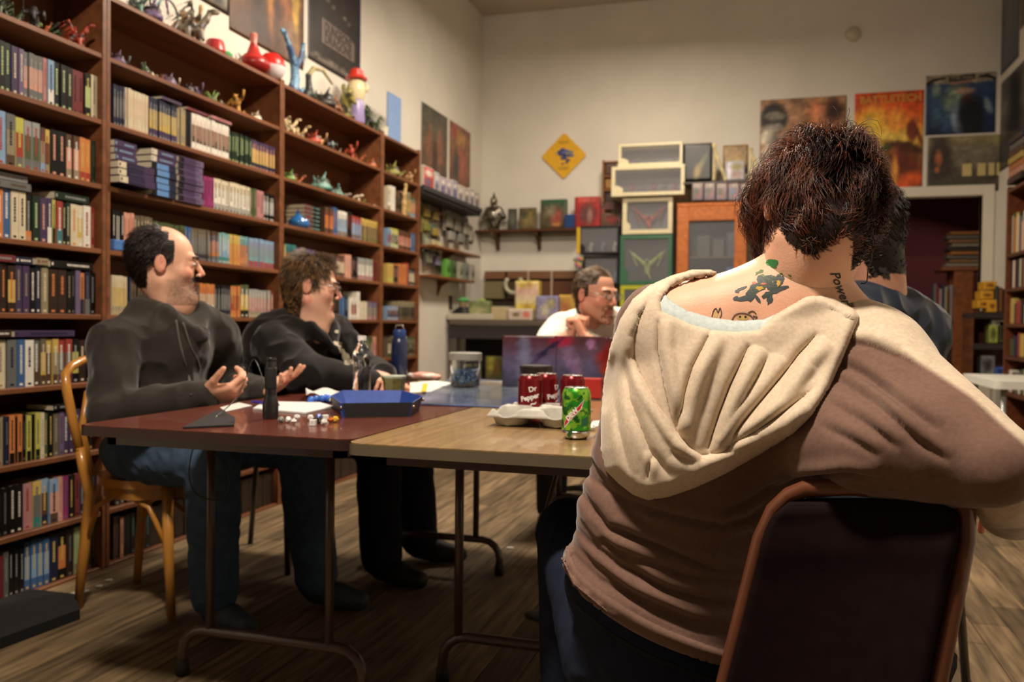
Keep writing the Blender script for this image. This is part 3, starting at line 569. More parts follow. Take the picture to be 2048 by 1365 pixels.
# ---------------- woman's folding chair (back towards us, turned) ----------------
def Pd(x,y,d): return at(x,y,D=d)
FC=thing('folding_chair','dark brown metal folding chair the woman in the foreground leans on','chair',(.17,1.30,0)); fo=Vector((.17,1.30,0))
TLp,TRp=Pd(1545,985,1.255),Pd(1950,990,1.105); BLp,BRp=Pd(1440,1400,1.30),Pd(1868,1400,1.12)
def lerp(a,b,t): return a+(b-a)*t
nrm=(TRp-TLp).cross(BLp-TLp).normalized(); 
if nrm.dot(Vector(EYE)-TLp)<0: nrm=-nrm
def bk(u,v,w=0): return lerp(lerp(TLp,TRp,u),lerp(BLp,BRp,u),v)+nrm*w-fo
BR_=(.13,.042,.020)
fr=[bk(0,1.25),bk(0,.9),bk(0,.5),bk(.0,.22),bk(.035,.08),bk(.10,.012),bk(.18,-.02),bk(.4,-.03),bk(.65,-.03),bk(.84,-.02),bk(.92,.012),bk(.975,.08),bk(1,.22),bk(1,.5),bk(1,.9),bk(1,1.25)]
MB().tube([fr[0]+(fr[0]-fr[1])*2.2]+fr+[fr[-1]+(fr[-1]-fr[-2])*2.2],.0125,BR_,12).build('frame',node_mat('brown_enamel',rough=.3,var=.08,coat=.4),FC,True)
U=np.linspace(.02,.98,24); Vv=np.linspace(0,1.15,20); P=np.zeros((20,24,3))
def padpt(u,v,w):
    r=min(1,v/.16); e=abs(u-.5)*2; lim=.82+.18*math.sqrt(max(0,1-(1-r)**2)); uu=.5+(u-.5)*lim; return bk(uu,.03+v,w)
for i,v in enumerate(Vv):
    for j,u in enumerate(U): P[i,j]=padpt(u,v*1.1,.004-.02*(math.sin(math.pi*u))+.006*math.exp(-((v-.2)/.06)**2))
g=grid_mesh('back_panel',P,node_mat('dark_vinyl',rough=.8,var=.15,vscale=50,spec=.08),np.full((20,24,3),(.010,.005,.006)),FC)
md=g.modifiers.new('s','SOLIDIFY'); md.thickness=.022; md.offset=-1
m=MB()
for u in (.855,.885,): m.tube([bk(u,-.045,.004),bk(u,-.05,-.01),bk(u,.03,.014),bk(u,.10,.012)],.004,(.10,.14,.13),6)
m.build('hinge_strap',M_MATTE(),FC)
sc_=(bk(.5,1.5)+Vector((0,0,0))); fwd=(-nrm); fwd.z=0; fwd.normalize(); sd=Vector((-fwd.y,fwd.x,0))
cs=bk(.5,1.2)+fo+fwd*.20; cs.z=.43
m=MB(); R=Matrix((fwd,sd,Vector((0,0,1)))).transposed(); m.bbox((-.2,-.14,-.02),(.2,.14,.02),(.010,.005,.006),.012,R,cs-fo); m.build('seat',node_mat('dark_vinyl'),FC)
for s in (-1,1):
    a=fr[-1] if (fr[-1]-fr[0]).dot(sd)*s>0 else fr[0]; a=a+Vector((0,0,0)); top=a
    f0=Vector((top.x,top.y,.34-.0))+fwd*.02
    MB().tube([top,Vector((top.x,top.y,.42))+fwd*.08,Vector((top.x,top.y,.012))+fwd*.40],.0115,BR_,10).build('leg',node_mat('brown_enamel'),FC,True)
    MB().tube([Vector((top.x,top.y,.42))+fwd*.30,Vector((top.x,top.y,.012))-fwd*.02],.0115,BR_,10).build('leg',node_mat('brown_enamel'),FC,True)
m=MB(); m.ball(bk(.10,.42,.016),.004,(.35,.32,.28)); m.build('rivet',M_CHROME(),FC,True)
# ---------------- other seats ----------------
t=thing('office_chair','black swivel chair with a star base, seat of the man behind the screen','chair',(-.84,4.62,0))
for i in range(5):
    a=i*2*math.pi/5+.5; MB().tube([(0,0,.10),(.16*math.cos(a),.16*math.sin(a),.09),(.30*math.cos(a),.30*math.sin(a),.065)],[.022,.018,.014],(.03,.03,.03),8).build('base_arm',M_PLAS(),t,True)
    MB().ball((.30*math.cos(a),.30*math.sin(a),.028),(.02,.028,.028),(.02,.02,.02)).build('castor',M_PLAS(),t,True)
MB().tube([(0,0,.09),(0,0,.42)],.022,(.06,.06,.06),12).build('gas_column',M_CHROME(),t,True)
MB().bbox((-.24,-.23,.42),(.24,.23,.49),(.02,.02,.022),.03).build('seat',M_CLOTH(),t); MB().bbox((-.21,.20,.55),(.21,.25,.92),(.02,.02,.022),.025).build('backrest',M_CLOTH(),t)
def plain_chair(label,x,y,rz,seatz=.45,backh=.80):
    t=thing('dark_chair',label,'chair',(x,y,0),rz); c=(.02,.018,.018)
    MB().bbox((-.20,-.20,seatz-.03),(.20,.20,seatz),c,.012).build('seat',M_MATTE(),t)
    for s in (-1,1):
        MB().tube([(.17,s*.17,seatz-.02),(.19,s*.18,0.0)],.012,c,8).build('leg',M_METAL(),t,True); MB().tube([(-.22,s*.18,0.0),(-.18,s*.175,seatz),(-.23,s*.17,backh)],.012,c,8).build('leg',M_METAL(),t,True)
    MB().bbox((-.235,-.17,backh-.22),(-.205,.17,backh),c,.01).build('backrest',M_MATTE(),t)
plain_chair('dark metal chair under the man in the black hoodie',-1.98,3.13,0); plain_chair('dark metal chair of the person in the navy shirt',.26,2.46,math.pi*.85)
# ---------------- things on the tables ----------------
def on(x,y,h=TZ): return at(x,y,Z=h)
p=on(541,838); t=thing('flashlight','black metal flashlight standing on its head near the dice','flashlight',p)
MB().lathe([(0,0),(.020,0),(.021,.004),(.021,.040),(.0165,.058),(.0155,.062),(.0155,.066)],(0,0,0),(.012,.012,.013),24).build('head',M_METAL(),t,40)
MB().lathe([(.0145,.066),(.0145,.15),(.0135,.152),(.0135,.154),(.0145,.156),(.0145,.160),(.0125,.164),(0,.164)],(0,0,0),(.010,.010,.011),24).build('barrel',M_METAL(),t,40)
MB().lathe([(.0152,.080),(.0156,.082),(.0156,.135),(.0152,.137)],(0,0,0),(.014,.014,.015),24).build('grip',M_MATTE(),t,True)
# cable with a loop hanging over the table edge
def smooth_path(P,n=6):
    P=[Vector(p) for p in P]; out=[]
    for i in range(len(P)-1):
        a=P[max(i-1,0)];b=P[i];c=P[i+1];d=P[min(i+2,len(P)-1)]
        for k in range(n):
            t=k/n; out.append(.5*((2*b)+(c-a)*t+(2*a-5*b+4*c-d)*t*t+(3*b-a-3*c+d)*t**3))
    return out+[P[-1]]
K=[Pd(541,838,2.3),Pd(520,742,2.36),Pd(505,720,2.4),Pd(490,760,2.42),Pd(470,800,2.36),Pd(428,838,2.25),Pd(408,862,2.16),Pd(384,905,2.15),Pd(379,960,2.15),Pd(398,992,2.15),Pd(438,1000,2.15),Pd(458,975,2.15),Pd(452,935,2.15),Pd(425,905,2.15),Pd(385,890,2.15),Pd(380,868,2.16),Pd(410,842,2.24),Pd(440,832,2.3)]
K[0]=p+Vector((0.0,.02,.005)); MB().tube(smooth_path(K),.0016,(.02,.02,.02),6).build('cable',M_PLAS(),smooth=True,label='thin black cable looping down over the dark table edge',cat='cable')
m=MB(); P=[Pd(505,745,2.43)+Vector((.04*math.cos(a),.02*math.sin(a),.04*math.sin(a))) for a in [i*.3 for i in range(14)]]
def flat_sheet(name,pts,z,th,col,label,cat,mat=None,group=None):
    q=[on(*a,h=z) for a in pts]; m=MB(); m.prism([(v.x,v.y) for v in q],z,z+th,col); return m.build(name,mat or M_PAPER(),label=label,cat=cat,group=group)
flat_sheet('notebook',[(365,858),(468,853),(470,838),(440,822),(430,826)],TZ+.001,.004,(.012,.012,.014),'flat black notebook on the near corner of the dark table','notebook',M_MATTE())
flat_sheet('paper_sheet',[(452,824),(505,812),(478,806),(440,816)],TZ+.001,.001,(.62,.62,.60),'small white paper under the hand of the man on the left','paper')
flat_sheet('paper_pad',[(506,820),(612,829),(668,816),(640,808),(530,806)],TZ+.001,.005,(.68,.68,.68),'white paper pad lying behind the dice','paper')
a=on(505,811)+Vector((0,0,.011)); b=on(560,818)+Vector((0,0,.011)); t=thing('pen','blue ballpoint pen lying on the white pad','pen',a); MB().tube([(0,0,0),(b-a)*.92],.0042,(.02,.03,.42),8).build('barrel',M_PLAS(),t,True); MB().tube([(b-a)*.92,(b-a)],[.004,.001],(.1,.1,.1),8).build('tip',M_PLAS(),t,True)
# dice
def die_mesh(kind,r,c):
    m=MB(); ph=(1+5**.5)/2
    if kind==6: m.bbox((-r*.8,-r*.8,-r*.8),(r*.8,r*.8,r*.8),c,.001)
    elif kind==20:
        V=[Vector(v).normalized()*r for v in [(-1,ph,0),(1,ph,0),(-1,-ph,0),(1,-ph,0),(0,-1,ph),(0,1,ph),(0,-1,-ph),(0,1,-ph),(ph,0,-1),(ph,0,1),(-ph,0,-1),(-ph,0,1)]]
        F=[(0,11,5),(0,5,1),(0,1,7),(0,7,10),(0,10,11),(1,5,9),(5,11,4),(11,10,2),(10,7,6),(7,1,8),(3,9,4),(3,4,2),(3,2,6),(3,6,8),(3,8,9),(4,9,5),(2,4,11),(6,2,10),(8,6,7),(9,8,1)]; m.add(V,F,c)
    else: m.add([(r,0,0),(-r,0,0),(0,r,0),(0,-r,0),(0,0,r),(0,0,-r)],[(0,2,4),(2,1,4),(1,3,4),(3,0,4),(2,0,5),(1,2,5),(3,1,5),(0,3,5)],c)
    return m
DC={'white':(.72,.72,.70),'black':(.015,.015,.015),'blue':(.03,.09,.42),'orange':(.62,.16,.03),'gold':(.65,.42,.04),'red':(.4,.03,.02),'speckled grey':(.25,.27,.25)}
def die(x,y,kind,cn,lab,k=0,h=TZ,r=.0095):
    c=DC[cn]; p=on(x,y,h=h); ink=(.02,.02,.02) if sum(c)>.6 else (.7,.65,.5)
    m=die_mesh(kind,r,c); 
    t=m.build('die',M_PLAS(),loc=(p.x,p.y,h+r*.82),ang=(0,0,k*1.3),label=lab,cat='die',group='dice on the tables')
    for d in ((0,-1,0),(-.7,-.7,0),(0,-.5,.8),(.7,-.7,0)):
        dv=Vector(d).normalized(); U_=Vector((0,0,1)).cross(dv).normalized() if abs(dv.z)<.9 else Vector((1,0,0)); 
        rr=r*(.81 if kind==6 else .80)
        if kind==6 and d not in ((0,-1,0),): continue
        text_mesh('numeral',random.choice('1234568'),r*.8,M_PLAS(),ink,t,dv*rr,U_,dv.cross(U_),ext=.0004)
for i,(x,y,kd,cn,lab) in enumerate([(562,846,20,'speckled grey','speckled grey die, leftmost on the dark table beside the flashlight'),(577,846,20,'white','white die, second from the left beside the flashlight'),(588,849,8,'white','white eight-sided die standing nearer the viewer in the left cluster'),(594,841,20,'white','white die at the right end of the left cluster'),
    (621,842,20,'white','white die at the left end of the middle cluster'),(626,852,6,'white','white die with black spots at the near left of the middle cluster'),(634,848,6,'black','small black die within the middle cluster'),(638,840,20,'blue','blue die at the back of the middle cluster'),(648,851,20,'white','white die at the front of the middle cluster'),(651,842,6,'white','white square die behind the front one of the middle cluster'),(661,846,8,'orange','orange-red die left of the gold one'),(671,845,20,'gold','gold die at the right end by the dice tray')]): die(x,y,kd,cn,lab,i)
die(1184,862,20,'white','black and white die beside the green soda can',3)
# folding dice tray: dark faceted sides with blue lining
t=thing('dice_tray','black folding dice tray with blue lining and brass snaps','dice tray',on(750,840)); c0=on(750,835)
P=[on(688,836),on(820,834),on(838,820),on(800,808),on(690,808),on(668,820)]; P=[Vector((q.x,q.y,0))-Vector((c0.x,c0.y,0)) for q in P]; t.location=(c0.x,c0.y,TZ)
n=6; out=[p*1.0+Vector((0,0,.0)) for p in P]; up=[p*1.10+Vector((0,0,.040)) for p in P]
for i in range(n):
    a,b=out[i],out[(i+1)%n]; c,d=up[(i+1)%n],up[i]; ctr=Vector((0,0,.02)); inn=((a+b)/2-ctr); inn.z=0; inn=-inn.normalized()*.006
    vs=[a,b,c,d,a+inn,b+inn,c+inn,d+inn]; m=MB(); m.add(vs,[(0,1,2,3)],(.012,.012,.014)); m.add(vs,[(7,6,5,4)],(.02,.06,.30)); m.add(vs,[(3,2,6,7),(0,3,7,4),(1,5,6,2)],(.02,.05,.22)); m.build('side_flap',M_MATTE(),t)
    MB().ball(d*.995+Vector((0,0,-.012)),.0045,(.55,.48,.3)).build('snap',M_CHROME(),t,True)
MB().prism([(p.x,p.y) for p in P],.001,.004,(.02,.06,.30)).build('lining',M_CLOTH(),t)
# blue bead bag with white paper
t=thing('bead_bag','little heap of blue glass beads under a white cloth','beads',on(640,808)); 
for i,(x,y,r) in enumerate([(622,808,.012),(632,806,.012),(645,806,.013),(658,806,.013),(666,807,.011),(652,803,.012)]):
    q=on(x,y)-t.location; MB().ball((q.x,q.y,r),r,(.05,.16,.6)).build('bead',M_GLOSS(),t,True)
m=MB(); Pn=np.zeros((10,16,3))
for i in range(10):
    for j in range(16):
        q=on(612+ (740-612)*j/15,806-14*i/9)-t.location; Pn[i,j]=(q.x,q.y,.026+.012*math.sin(j*.9+i*.4)*math.exp(-j/9)-.0009*j)
g=grid_mesh('white_cloth',Pn,M_CLOTH(),np.full((10,16,3),(.7,.68,.66)),t); md=g.modifiers.new('s','SOLIDIFY'); md.thickness=.003
# water bottle
p=on(723,795); t=thing('water_bottle','empty clear ribbed plastic water bottle with a white cap','bottle',p); pr=[(0,.002),(.026,.002),(.031,.01)]
for i in range(16): z=.014+i*.0065; pr.append((.031 if i%2 else .0285,z))
pr+=[(.033,.125),(.0335,.140),(.031,.155),(.022,.172),(.014,.186),(.0125,.192),(.0125,.200)]
MB().lathe(pr,(0,0,0),(.95,.97,.98),28).build('bottle_body',M_CLEAR(),t,True); MB().lathe([(0,.214),(.0145,.214),(.015,.212),(.015,.199),(.013,.199)],(0,0,0),(.75,.74,.70),20).build('cap',M_PLAS(),t,40)
m=MB(); m.lathe([(.0338,.108),(.0338,.128)],(0,0,0),(.6,.6,.6),28)
# olive tumbler
p=on(788,797); t=thing('tumbler','faceted olive glass tumbler behind the dice tray','glass',p); MB().lathe([(0,.003),(.034,.003),(.038,.05),(.042,.075),(.040,.076),(.036,.05),(.032,.008),(0,.008)],(0,0,0),(.24,.22,.05),8,ang=.3).build('glass_body',node_mat('olive_glass',rough=.1,trans=.5,ior=1.4,spec=.6,var=.25,vscale=60),t); MB().lathe([(.041,.070),(.0435,.078),(.041,.079)],(0,0,0),(.45,.5,.4),8,ang=.3).build('rim',M_GLOSS(),t)
# booklets and map
flat_sheet('booklet',[(820,788),(862,786),(905,768),(868,764),(820,768)],TZ+.002,.005,(.66,.66,.62),'white booklet with a yellow strip at the edge of the map','booklet')
m=MB(); q=[on(x,y,TZ+.0075) for x,y in ((842,784),(852,784),(856,768),(846,768))]; m.add([v+Vector((0,0,.001)) for v in q],[(0,1,2,3)],(.65,.45,.02)); m.build('yellow_sticker',M_PAPER(),label='yellow strip on the white booklet',cat='sticker')
t=thing('snack_bag','crumpled pink and pale snack packet behind the booklet','packet',on(845,762)); 
S_=SDF(); S_.ell((0,0,.02),(.075,.035,.02),k=.01); S_.ell((.05,.0,.018),(.04,.03,.017),k=.01); V,Q=S_.mesh(.006); V=V+vnormals(V,Q)*(fbm(V,45,3)*.006)[:,None]; V[:,2]=np.maximum(V[:,2],.001)
cc=np.where((fbm(V,28,5)>.05)[:,None],np.array((.62,.32,.25)),np.array((.62,.62,.56))); np_mesh('bag_body',V,Q,M_GLOSS(),cc,t)
def print_sheet(name,cf,n,m,P00,P10,P01,P11,mat,th=.002,parent=None,**tg):
    """flat print: colour function cf(u,v)->rgb over the quad; v runs upward"""
    u=np.linspace(0,1,n);v=np.linspace(0,1,m); U_,V_=np.meshgrid(u,v); A=lambda a:np.array(a,float)
    P=(A(P00)*((1-U_)*(1-V_))[...,None]+A(P10)*(U_*(1-V_))[...,None]+A(P01)*((1-U_)*V_)[...,None]+A(P11)*(U_*V_)[...,None])
    g=grid_mesh(name,P,mat,cf(U_,V_),parent,**tg); md=g.modifiers.new('s','SOLIDIFY'); md.thickness=th; md.offset=-1; return g
def blobs(base,L,noise=.25,sc=6,seed=1,asp=1.0):
    """painted picture: base colour(s) plus soft ellipses (u,v,ru,rv,angle,rgb 0-255,softness)"""
    def cf(U_,V_):
        b=np.asarray(base,float); 
        if b.ndim==2: # vertical gradient, bottom..top
            k=V_*(len(b)-1); i=np.clip(k.astype(int),0,len(b)-2); f=(k-i)[...,None]; C=b[i]*(1-f)+b[i+1]*f
        else: C=np.ones(U_.shape+(3,))*b
        Pn=np.stack([U_*asp,V_,np.full_like(U_,seed*3.7)],-1); wu=U_+.02*fbm(Pn,14,seed); wv=V_+.02*fbm(Pn,14,seed+9)
        for (u,v,ru,rv,a,c,sf) in L:
            a=math.radians(a); du=(wu-u)*asp; dv=wv-v; x=du*math.cos(a)+dv*math.sin(a); y=-du*math.sin(a)+dv*math.cos(a); d=np.sqrt((x/ru)**2+(y/rv)**2); k=np.clip((1+sf-d)/(2*sf),0,1)[...,None]; C=C*(1-k)+np.asarray(c,float)*k
        nz=1+noise*.75*fbm(Pn,sc*1.6,seed+3)[...,None]+noise*.55*fbm(Pn,sc*5,seed+5)[...,None]; C=np.clip(C*nz,2,250)/255; return np.where(C<=.04045,C/12.92,((C+.055)/1.055)**2.4)
    return cf
mapc=blobs((70,84,120),[(.2,.5,.3,.15,10,(120,132,150),.5),(.5,.4,.25,.3,30,(88,96,112),.5),(.75,.6,.3,.1,-20,(120,124,130),.6),(.4,.8,.2,.1,0,(120,110,100),.5),(.85,.2,.2,.2,0,(50,64,110),.5),(.1,.15,.12,.1,0,(110,120,160),.5),(.6,.9,.3,.05,0,(200,198,190),.5)],.35,5,4)
a0,a1,a2,a3=on(818,810),on(1120,822),on(900,758),on(1160,768)
print_sheet('battle_map',mapc,60,40,a0+Vector((0,0,.004)),a1+Vector((0,0,.004)),a2+Vector((0,0,.004)),a3+Vector((0,0,.004)),node_mat('vinyl_map',rough=.2,var=.1,coat=.3),.003,label='glossy blue-grey printed map spread over both tables',cat='map')
# plastic tub of blue beads
p=on(930,776); t=thing('bead_tub','clear plastic tub half full of blue beads on the map','tub',(p.x,p.y,TZ+.005)); MB().lathe([(0,.001),(.058,.001),(.060,.004),(.063,.125),(.066,.128),(.066,.134),(.064,.134),(.060,.125),(.057,.006),(0,.004)],(0,0,0),(.9,.92,.92),28).build('tub_body',M_CLEAR(),t,True)
m=MB(); rng=random.Random(5)
for i in range(170):
    a=rng.random()*6.28; r=.050*math.sqrt(rng.random()); m.ball((r*math.cos(a),r*math.sin(a),.012+.055*rng.random()),.0065,rng.choice([(.15,.3,.55),(.3,.5,.7),(.05,.12,.35),(.5,.6,.62)]),6,4)
m.build('beads',M_GLOSS(),t,True,kind='stuff')
MB().lathe([(.0665,.108),(.068,.110),(.068,.136),(.06,.139),(0,.139)],(0,0,0),(.42,.41,.37),28).build('lid',node_mat('frosted_plastic',rough=.4,trans=.4),t,35)
# blue steel bottle
p=Vector((-1.535,3.43,TZ)); t=thing('steel_bottle','tall dark blue steel drinking bottle beside the narrow bookcase','bottle',(p.x,p.y,TZ)); MB().lathe([(0,0),(.034,0),(.036,.006),(.036,.17),(.031,.19),(.026,.197)],(0,0,0),(.008,.018,.07),24).build('bottle_body',M_METAL(),t,40); MB().lathe([(.027,.197),(.028,.200),(.028,.225),(.024,.232),(0,.232)],(0,0,0),(.02,.05,.20),24).build('lid',M_PLAS(),t,40); MB().tube([(-.02,0,.23),(-.015,0,.25),(.015,0,.25),(.02,0,.23)],.004,(.25,.2,.15),6).build('carry_loop',M_PLAS(),t,True)
# black-lidded red jar, drinks carrier, cans
p=on(1071,806); t=thing('red_jar','red plastic tub with a black lid behind the soda cans','jar',(on(1071,816).x,on(1071,816).y,TZ+.007)); MB().lathe([(0,0),(.048,0),(.05,.004),(.05,0.094)],(0,0,0),(.42,.03,.02),28,cols=[(.42,.03,.02)]*3).build('tub_body',M_PLAS(),t,True); MB().lathe([(.0505,.094),(.052,.096),(.052,.122),(.048,.126),(0,.126)],(0,0,0),(.015,.012,.012),28).build('lid',M_PLAS(),t,40)
ct=on(1075,851); CT=thing('drink_carrier','grey moulded pulp drink carrier holding soda cans','carrier',(ct.x+.0,ct.y+.04,TZ)); cc=(.44,.42,.38)
def tray_fn(u,v):
    z=.045; 
    for cx in (-.055,.055):
        for cy in (-.055,.055):
            d=math.hypot(u-cx,v-cy); z-=.040*max(0,min(1,(.044-d)/.010))
    e=max(abs(u),abs(v)); z-=.02*max(0,(e-.088)/.012); z-=.02*max(0,1-math.hypot(u,v)/.03); return max(z,.001)
N_=56; Pn=np.zeros((N_,N_,3))
for i in range(N_):
    for j in range(N_):
        u=-.1+.2*j/(N_-1); v=-.1+.2*i/(N_-1); Pn[i,j]=(u,v,tray_fn(u,v))
g=grid_mesh('tray_shell',Pn,M_MATTE(),np.full((N_,N_,3),cc),CT); md=g.modifiers.new('s','SOLIDIFY'); md.thickness=.0025; md.offset=0
CT.scale=(1.15,1.15,1.0)
def can(px,py,h0,label,body,kind,rz=0,loc=None):
    p=loc or on(px,py,h=h0); t=thing('soda_can',label,'can',(p.x,p.y,h0),rz,'soda cans'); pr=[(0,.004),(.021,.004),(.024,0),(.027,.005),(.033,.014),(.0335,.02)]
    n1=len(pr); zz=np.linspace(.022,.102,26)
    n=64; m=MB(); MB().lathe(pr,(0,0,0),(.6,.6,.6),28).build('base_ring',M_CHROME(),t,True)
    pts=[(.0331,z) for z in zz]+[(.0325,.106),(.030,.112),(.027,.1165)]; P=np.zeros((len(pts),n,3)); C=np.zeros((len(pts),n,3))
    for i,(r,z) in enumerate(pts):
        for j in range(n):
            a=2*math.pi*j/n; P[i,j]=(r*math.cos(a),r*math.sin(a),z); C[i,j]=body(((a+math.pi)%(2*math.pi)-math.pi)*.0331,z)
    grid_mesh('can_wall',P,node_mat('can_print',rough=.25,metal=.55,var=.04),C,t,closed_v=True)
    MB().lathe([(.0272,.1163),(.0272,.1185),(.025,.1190),(.0235,.1150),(0,.1150)],(0,0,0),(.75,.75,.75),28).build('can_top',M_CHROME(),t,35); MB().box((-.008,-.012,.1155),(.008,.010,.1167),(.7,.7,.7)).build('pull_tab',M_CHROME(),t)
    return t
def wrap_text(t,body,size,col,cx,cz,rot,r=.0336,ext=.0003,bold=.0004,shear=0,name='lettering'):
    """lettering bent round the can; cx arc position (m), rot tilt (deg)"""
    o=text_mesh(name,body,size,M_PAPER(),col,t,(0,0,0),(1,0,0),(0,1,0),ext,bold=bold,shear=shear); me=o.data; c,s=math.cos(math.radians(rot)),math.sin(math.radians(rot))
    for v in me.vertices:
        x=v.co.x*c-v.co.y*s+cx; z=v.co.x*s+v.co.y*c+cz; a=x/.0331; rr=r+v.co.z; v.co=Vector((rr*math.cos(a),rr*math.sin(a),z))
    return o
maroon=lambda x,z:(.20,.012,.015) if z>.03 else (.16,.01,.012)
def facing(p): d=Vector((EYE[0]-p.x,EYE[1]-p.y)); return math.atan2(d.y,d.x)
z0=TZ+.007
for (px,py,dz,lab,turn) in [(1060,838,0,'dark red soda can with white script, front left in the carrier',0),(1092,832,0,'dark red soda can half hidden behind the front left one',.9),(1144,838,0,'dark red soda can behind the green one, only its top showing',1.5)]:
    q=on(px,py); t=can(px,py,z0+dz,lab,maroon,'r',facing(q)+turn)
    wrap_text(t,'Dr',.019,(.75,.73,.7),.006,.082,14); wrap_text(t,'Pepper',.0185,(.75,.73,.7),-.001,.060,14,bold=.0007)
    wrap_text(t,'~',.03,(.75,.73,.7),.008,.044,20)
def green(x,z):
    n=float(fbm(np.array([x*1.0+z*.5,z*1.5,0]),42,11)); base=(.04,.36,.03) if n>.12 else ((.26,.60,.05) if n>-.30 else (.015,.12,.02))
    return base
q=on(1152,878); t=can(1152,878,TZ,'green soda can with a slanted red band, near the table edge',green,'g',facing(q))
def poly_on_can(t,pts,col,r,name='band'):
    m=MB(); n=10; a,b,c,d=pts
    for i in range(n):
        q=[]
        for s_ in (i/n,(i+1)/n):
            for e0,e1 in ((a,b),(d,c)): x=e0[0]+(e1[0]-e0[0])*s_; z=e0[1]+(e1[1]-e0[1])*s_; an=x/.0331; q.append((r*math.cos(an),r*math.sin(an),z))
        m.add(q,[(0,2,3,1)],col)
    return m.build(name,M_GLOSS(),t)
poly_on_can(t,[(-.031,.040),(.019,.094),(.012,.072),(-.030,.026)],(.75,.75,.72),.0334,'white_band'); poly_on_can(t,[(-.029,.041),(.016,.089),(.009,.072),(-.029,.030)],(.50,.02,.02),.0337,'red_band')
wrap_text(t,'Mtn',.016,(.01,.10,.02),-.020,.073,48,r=.0336,bold=.0006); wrap_text(t,'DEW',.015,(.78,.76,.72),-.010,.0585,46,r=.0341,bold=.0008)
poly_on_can(t,[(.012,.048),(.03,.054),(.03,.034),(.012,.03)],(.01,.12,.06),.0335,'dark_patch')
for a in ([(-.022,.012),(-.010,.030),(-.008,.018),(-.016,.004)],[(.0,.092),(.012,.103),(.014,.097),(.004,.090)]): poly_on_can(t,a,(.01,.08,.02),.0335,'black_spike')
p=on(1172,800); MB().bbox((-.05,-.03,0),(.05,.03,.07),(.42,.03,.025),.003).build('red_box',M_GLOSS(),loc=(p.x,p.y+.03,TZ+.004),label='small red box behind the green soda can',cat='box')
flat_sheet('paper_slip',[(1180,856),(1200,853),(1200,842),(1184,843)],TZ+.0008,.0008,(.6,.6,.58),'slip of paper at the near edge by the green can','paper')
# DM screen
t=thing('game_screen','four-panel printed game screen with red and violet artwork, standing on the far end','screen',(-.7,3.36,TZ)); X0,X1=-1.04,-.16; pn=4
scr=blobs([(60,62,84),(92,84,116),(80,40,46)],[(.10,.5,.09,.6,0,(112,112,142),.5),(.33,.55,.10,.35,20,(120,96,130),.4),(.5,.65,.13,.22,-20,(130,28,22),.5),(.62,.45,.13,.16,30,(120,20,12),.4),(.50,.35,.08,.14,0,(150,44,20),.5),(.28,.9,.16,.1,0,(160,30,60),.4),(.22,.75,.03,.35,-40,(36,30,66),.4),(.42,.85,.06,.1,0,(170,120,170),.4),(.9,.35,.3,.25,0,(118,86,104),.5),(.85,.85,.4,.22,0,(96,18,14),.3),(.62,.3,.10,.05,0,(40,10,20),.4),(.95,.05,.3,.1,0,(92,70,66),.5)],.25,5,7,3)
for i in range(pn):
    a=X0+(X1-X0)*i/pn; b=X0+(X1-X0)*(i+1)/pn; ya,yb=(0,.03)[i%2],(0,.03)[(i+1)%2]; u0,u1=i/pn,(i+1)/pn
    ya,yb=ya-.0,yb-.0; f_cf=(lambda u0,u1:lambda U_,V_:scr(u0+(u1-u0)*U_,V_))(u0,u1)
    print_sheet('panel',f_cf,24,24,(a+.7,ya,.001),(b+.7,yb,.001),(a+.7,ya,.215),(b+.7,yb,.215),M_GLOSS(),.003,t)
# floor clutter
P=[at(x,y,Z=0) for x,y in ((-60,1330),(0,1300),(160,1240),(150,1208),(0,1190),(-80,1240))]; m=MB(); m.prism([(max(v.x,-2.505),v.y) for v in P],.001,.035,(.006,.006,.007)); m.build('black_bag',M_CLOTH(),label='flat black bag on the floor before the leftmost bookcase',cat='bag')
for i,(x,y,w_,lab) in enumerate([(150,1190,.10,'long white paper strip at the foot of the leftmost bookcase'),(198,1175,.022,'small white scrap on the floor behind the wooden chair leg'),(217,1163,.025,'small white scrap by the bookcase foot, the farther one'),(1020,1098,.03,'pale crumb of paper on the floor under the light brown table')]):
    q=at(x,y,Z=0); m=MB(); m.bbox((-w_/2,-.009,.0005),(w_/2,.009,.006),(.55,.55,.5),.002); m.build('paper_scrap',M_PAPER(),loc=(q.x,q.y,0),ang=(0,0,1.1 if i==0 else .4),label=lab,cat='scrap')
q=at(1110,1235,Z=0); S_=SDF(); S_.ell((0,0,.0),(.11,.07,.016)); V,Q=S_.mesh(.008); V=V+vnormals(V,Q)*(fbm(V,30,2)*.006)[:,None]; V[:,2]=np.maximum(V[:,2],.0005); o=np_mesh('dark_rag',V+np.array([q.x,q.y,0]),Q,M_CLOTH(),None,None,col=(.05,.045,.035),label='crumpled dark rag on the floor under the light brown table',cat='rag')
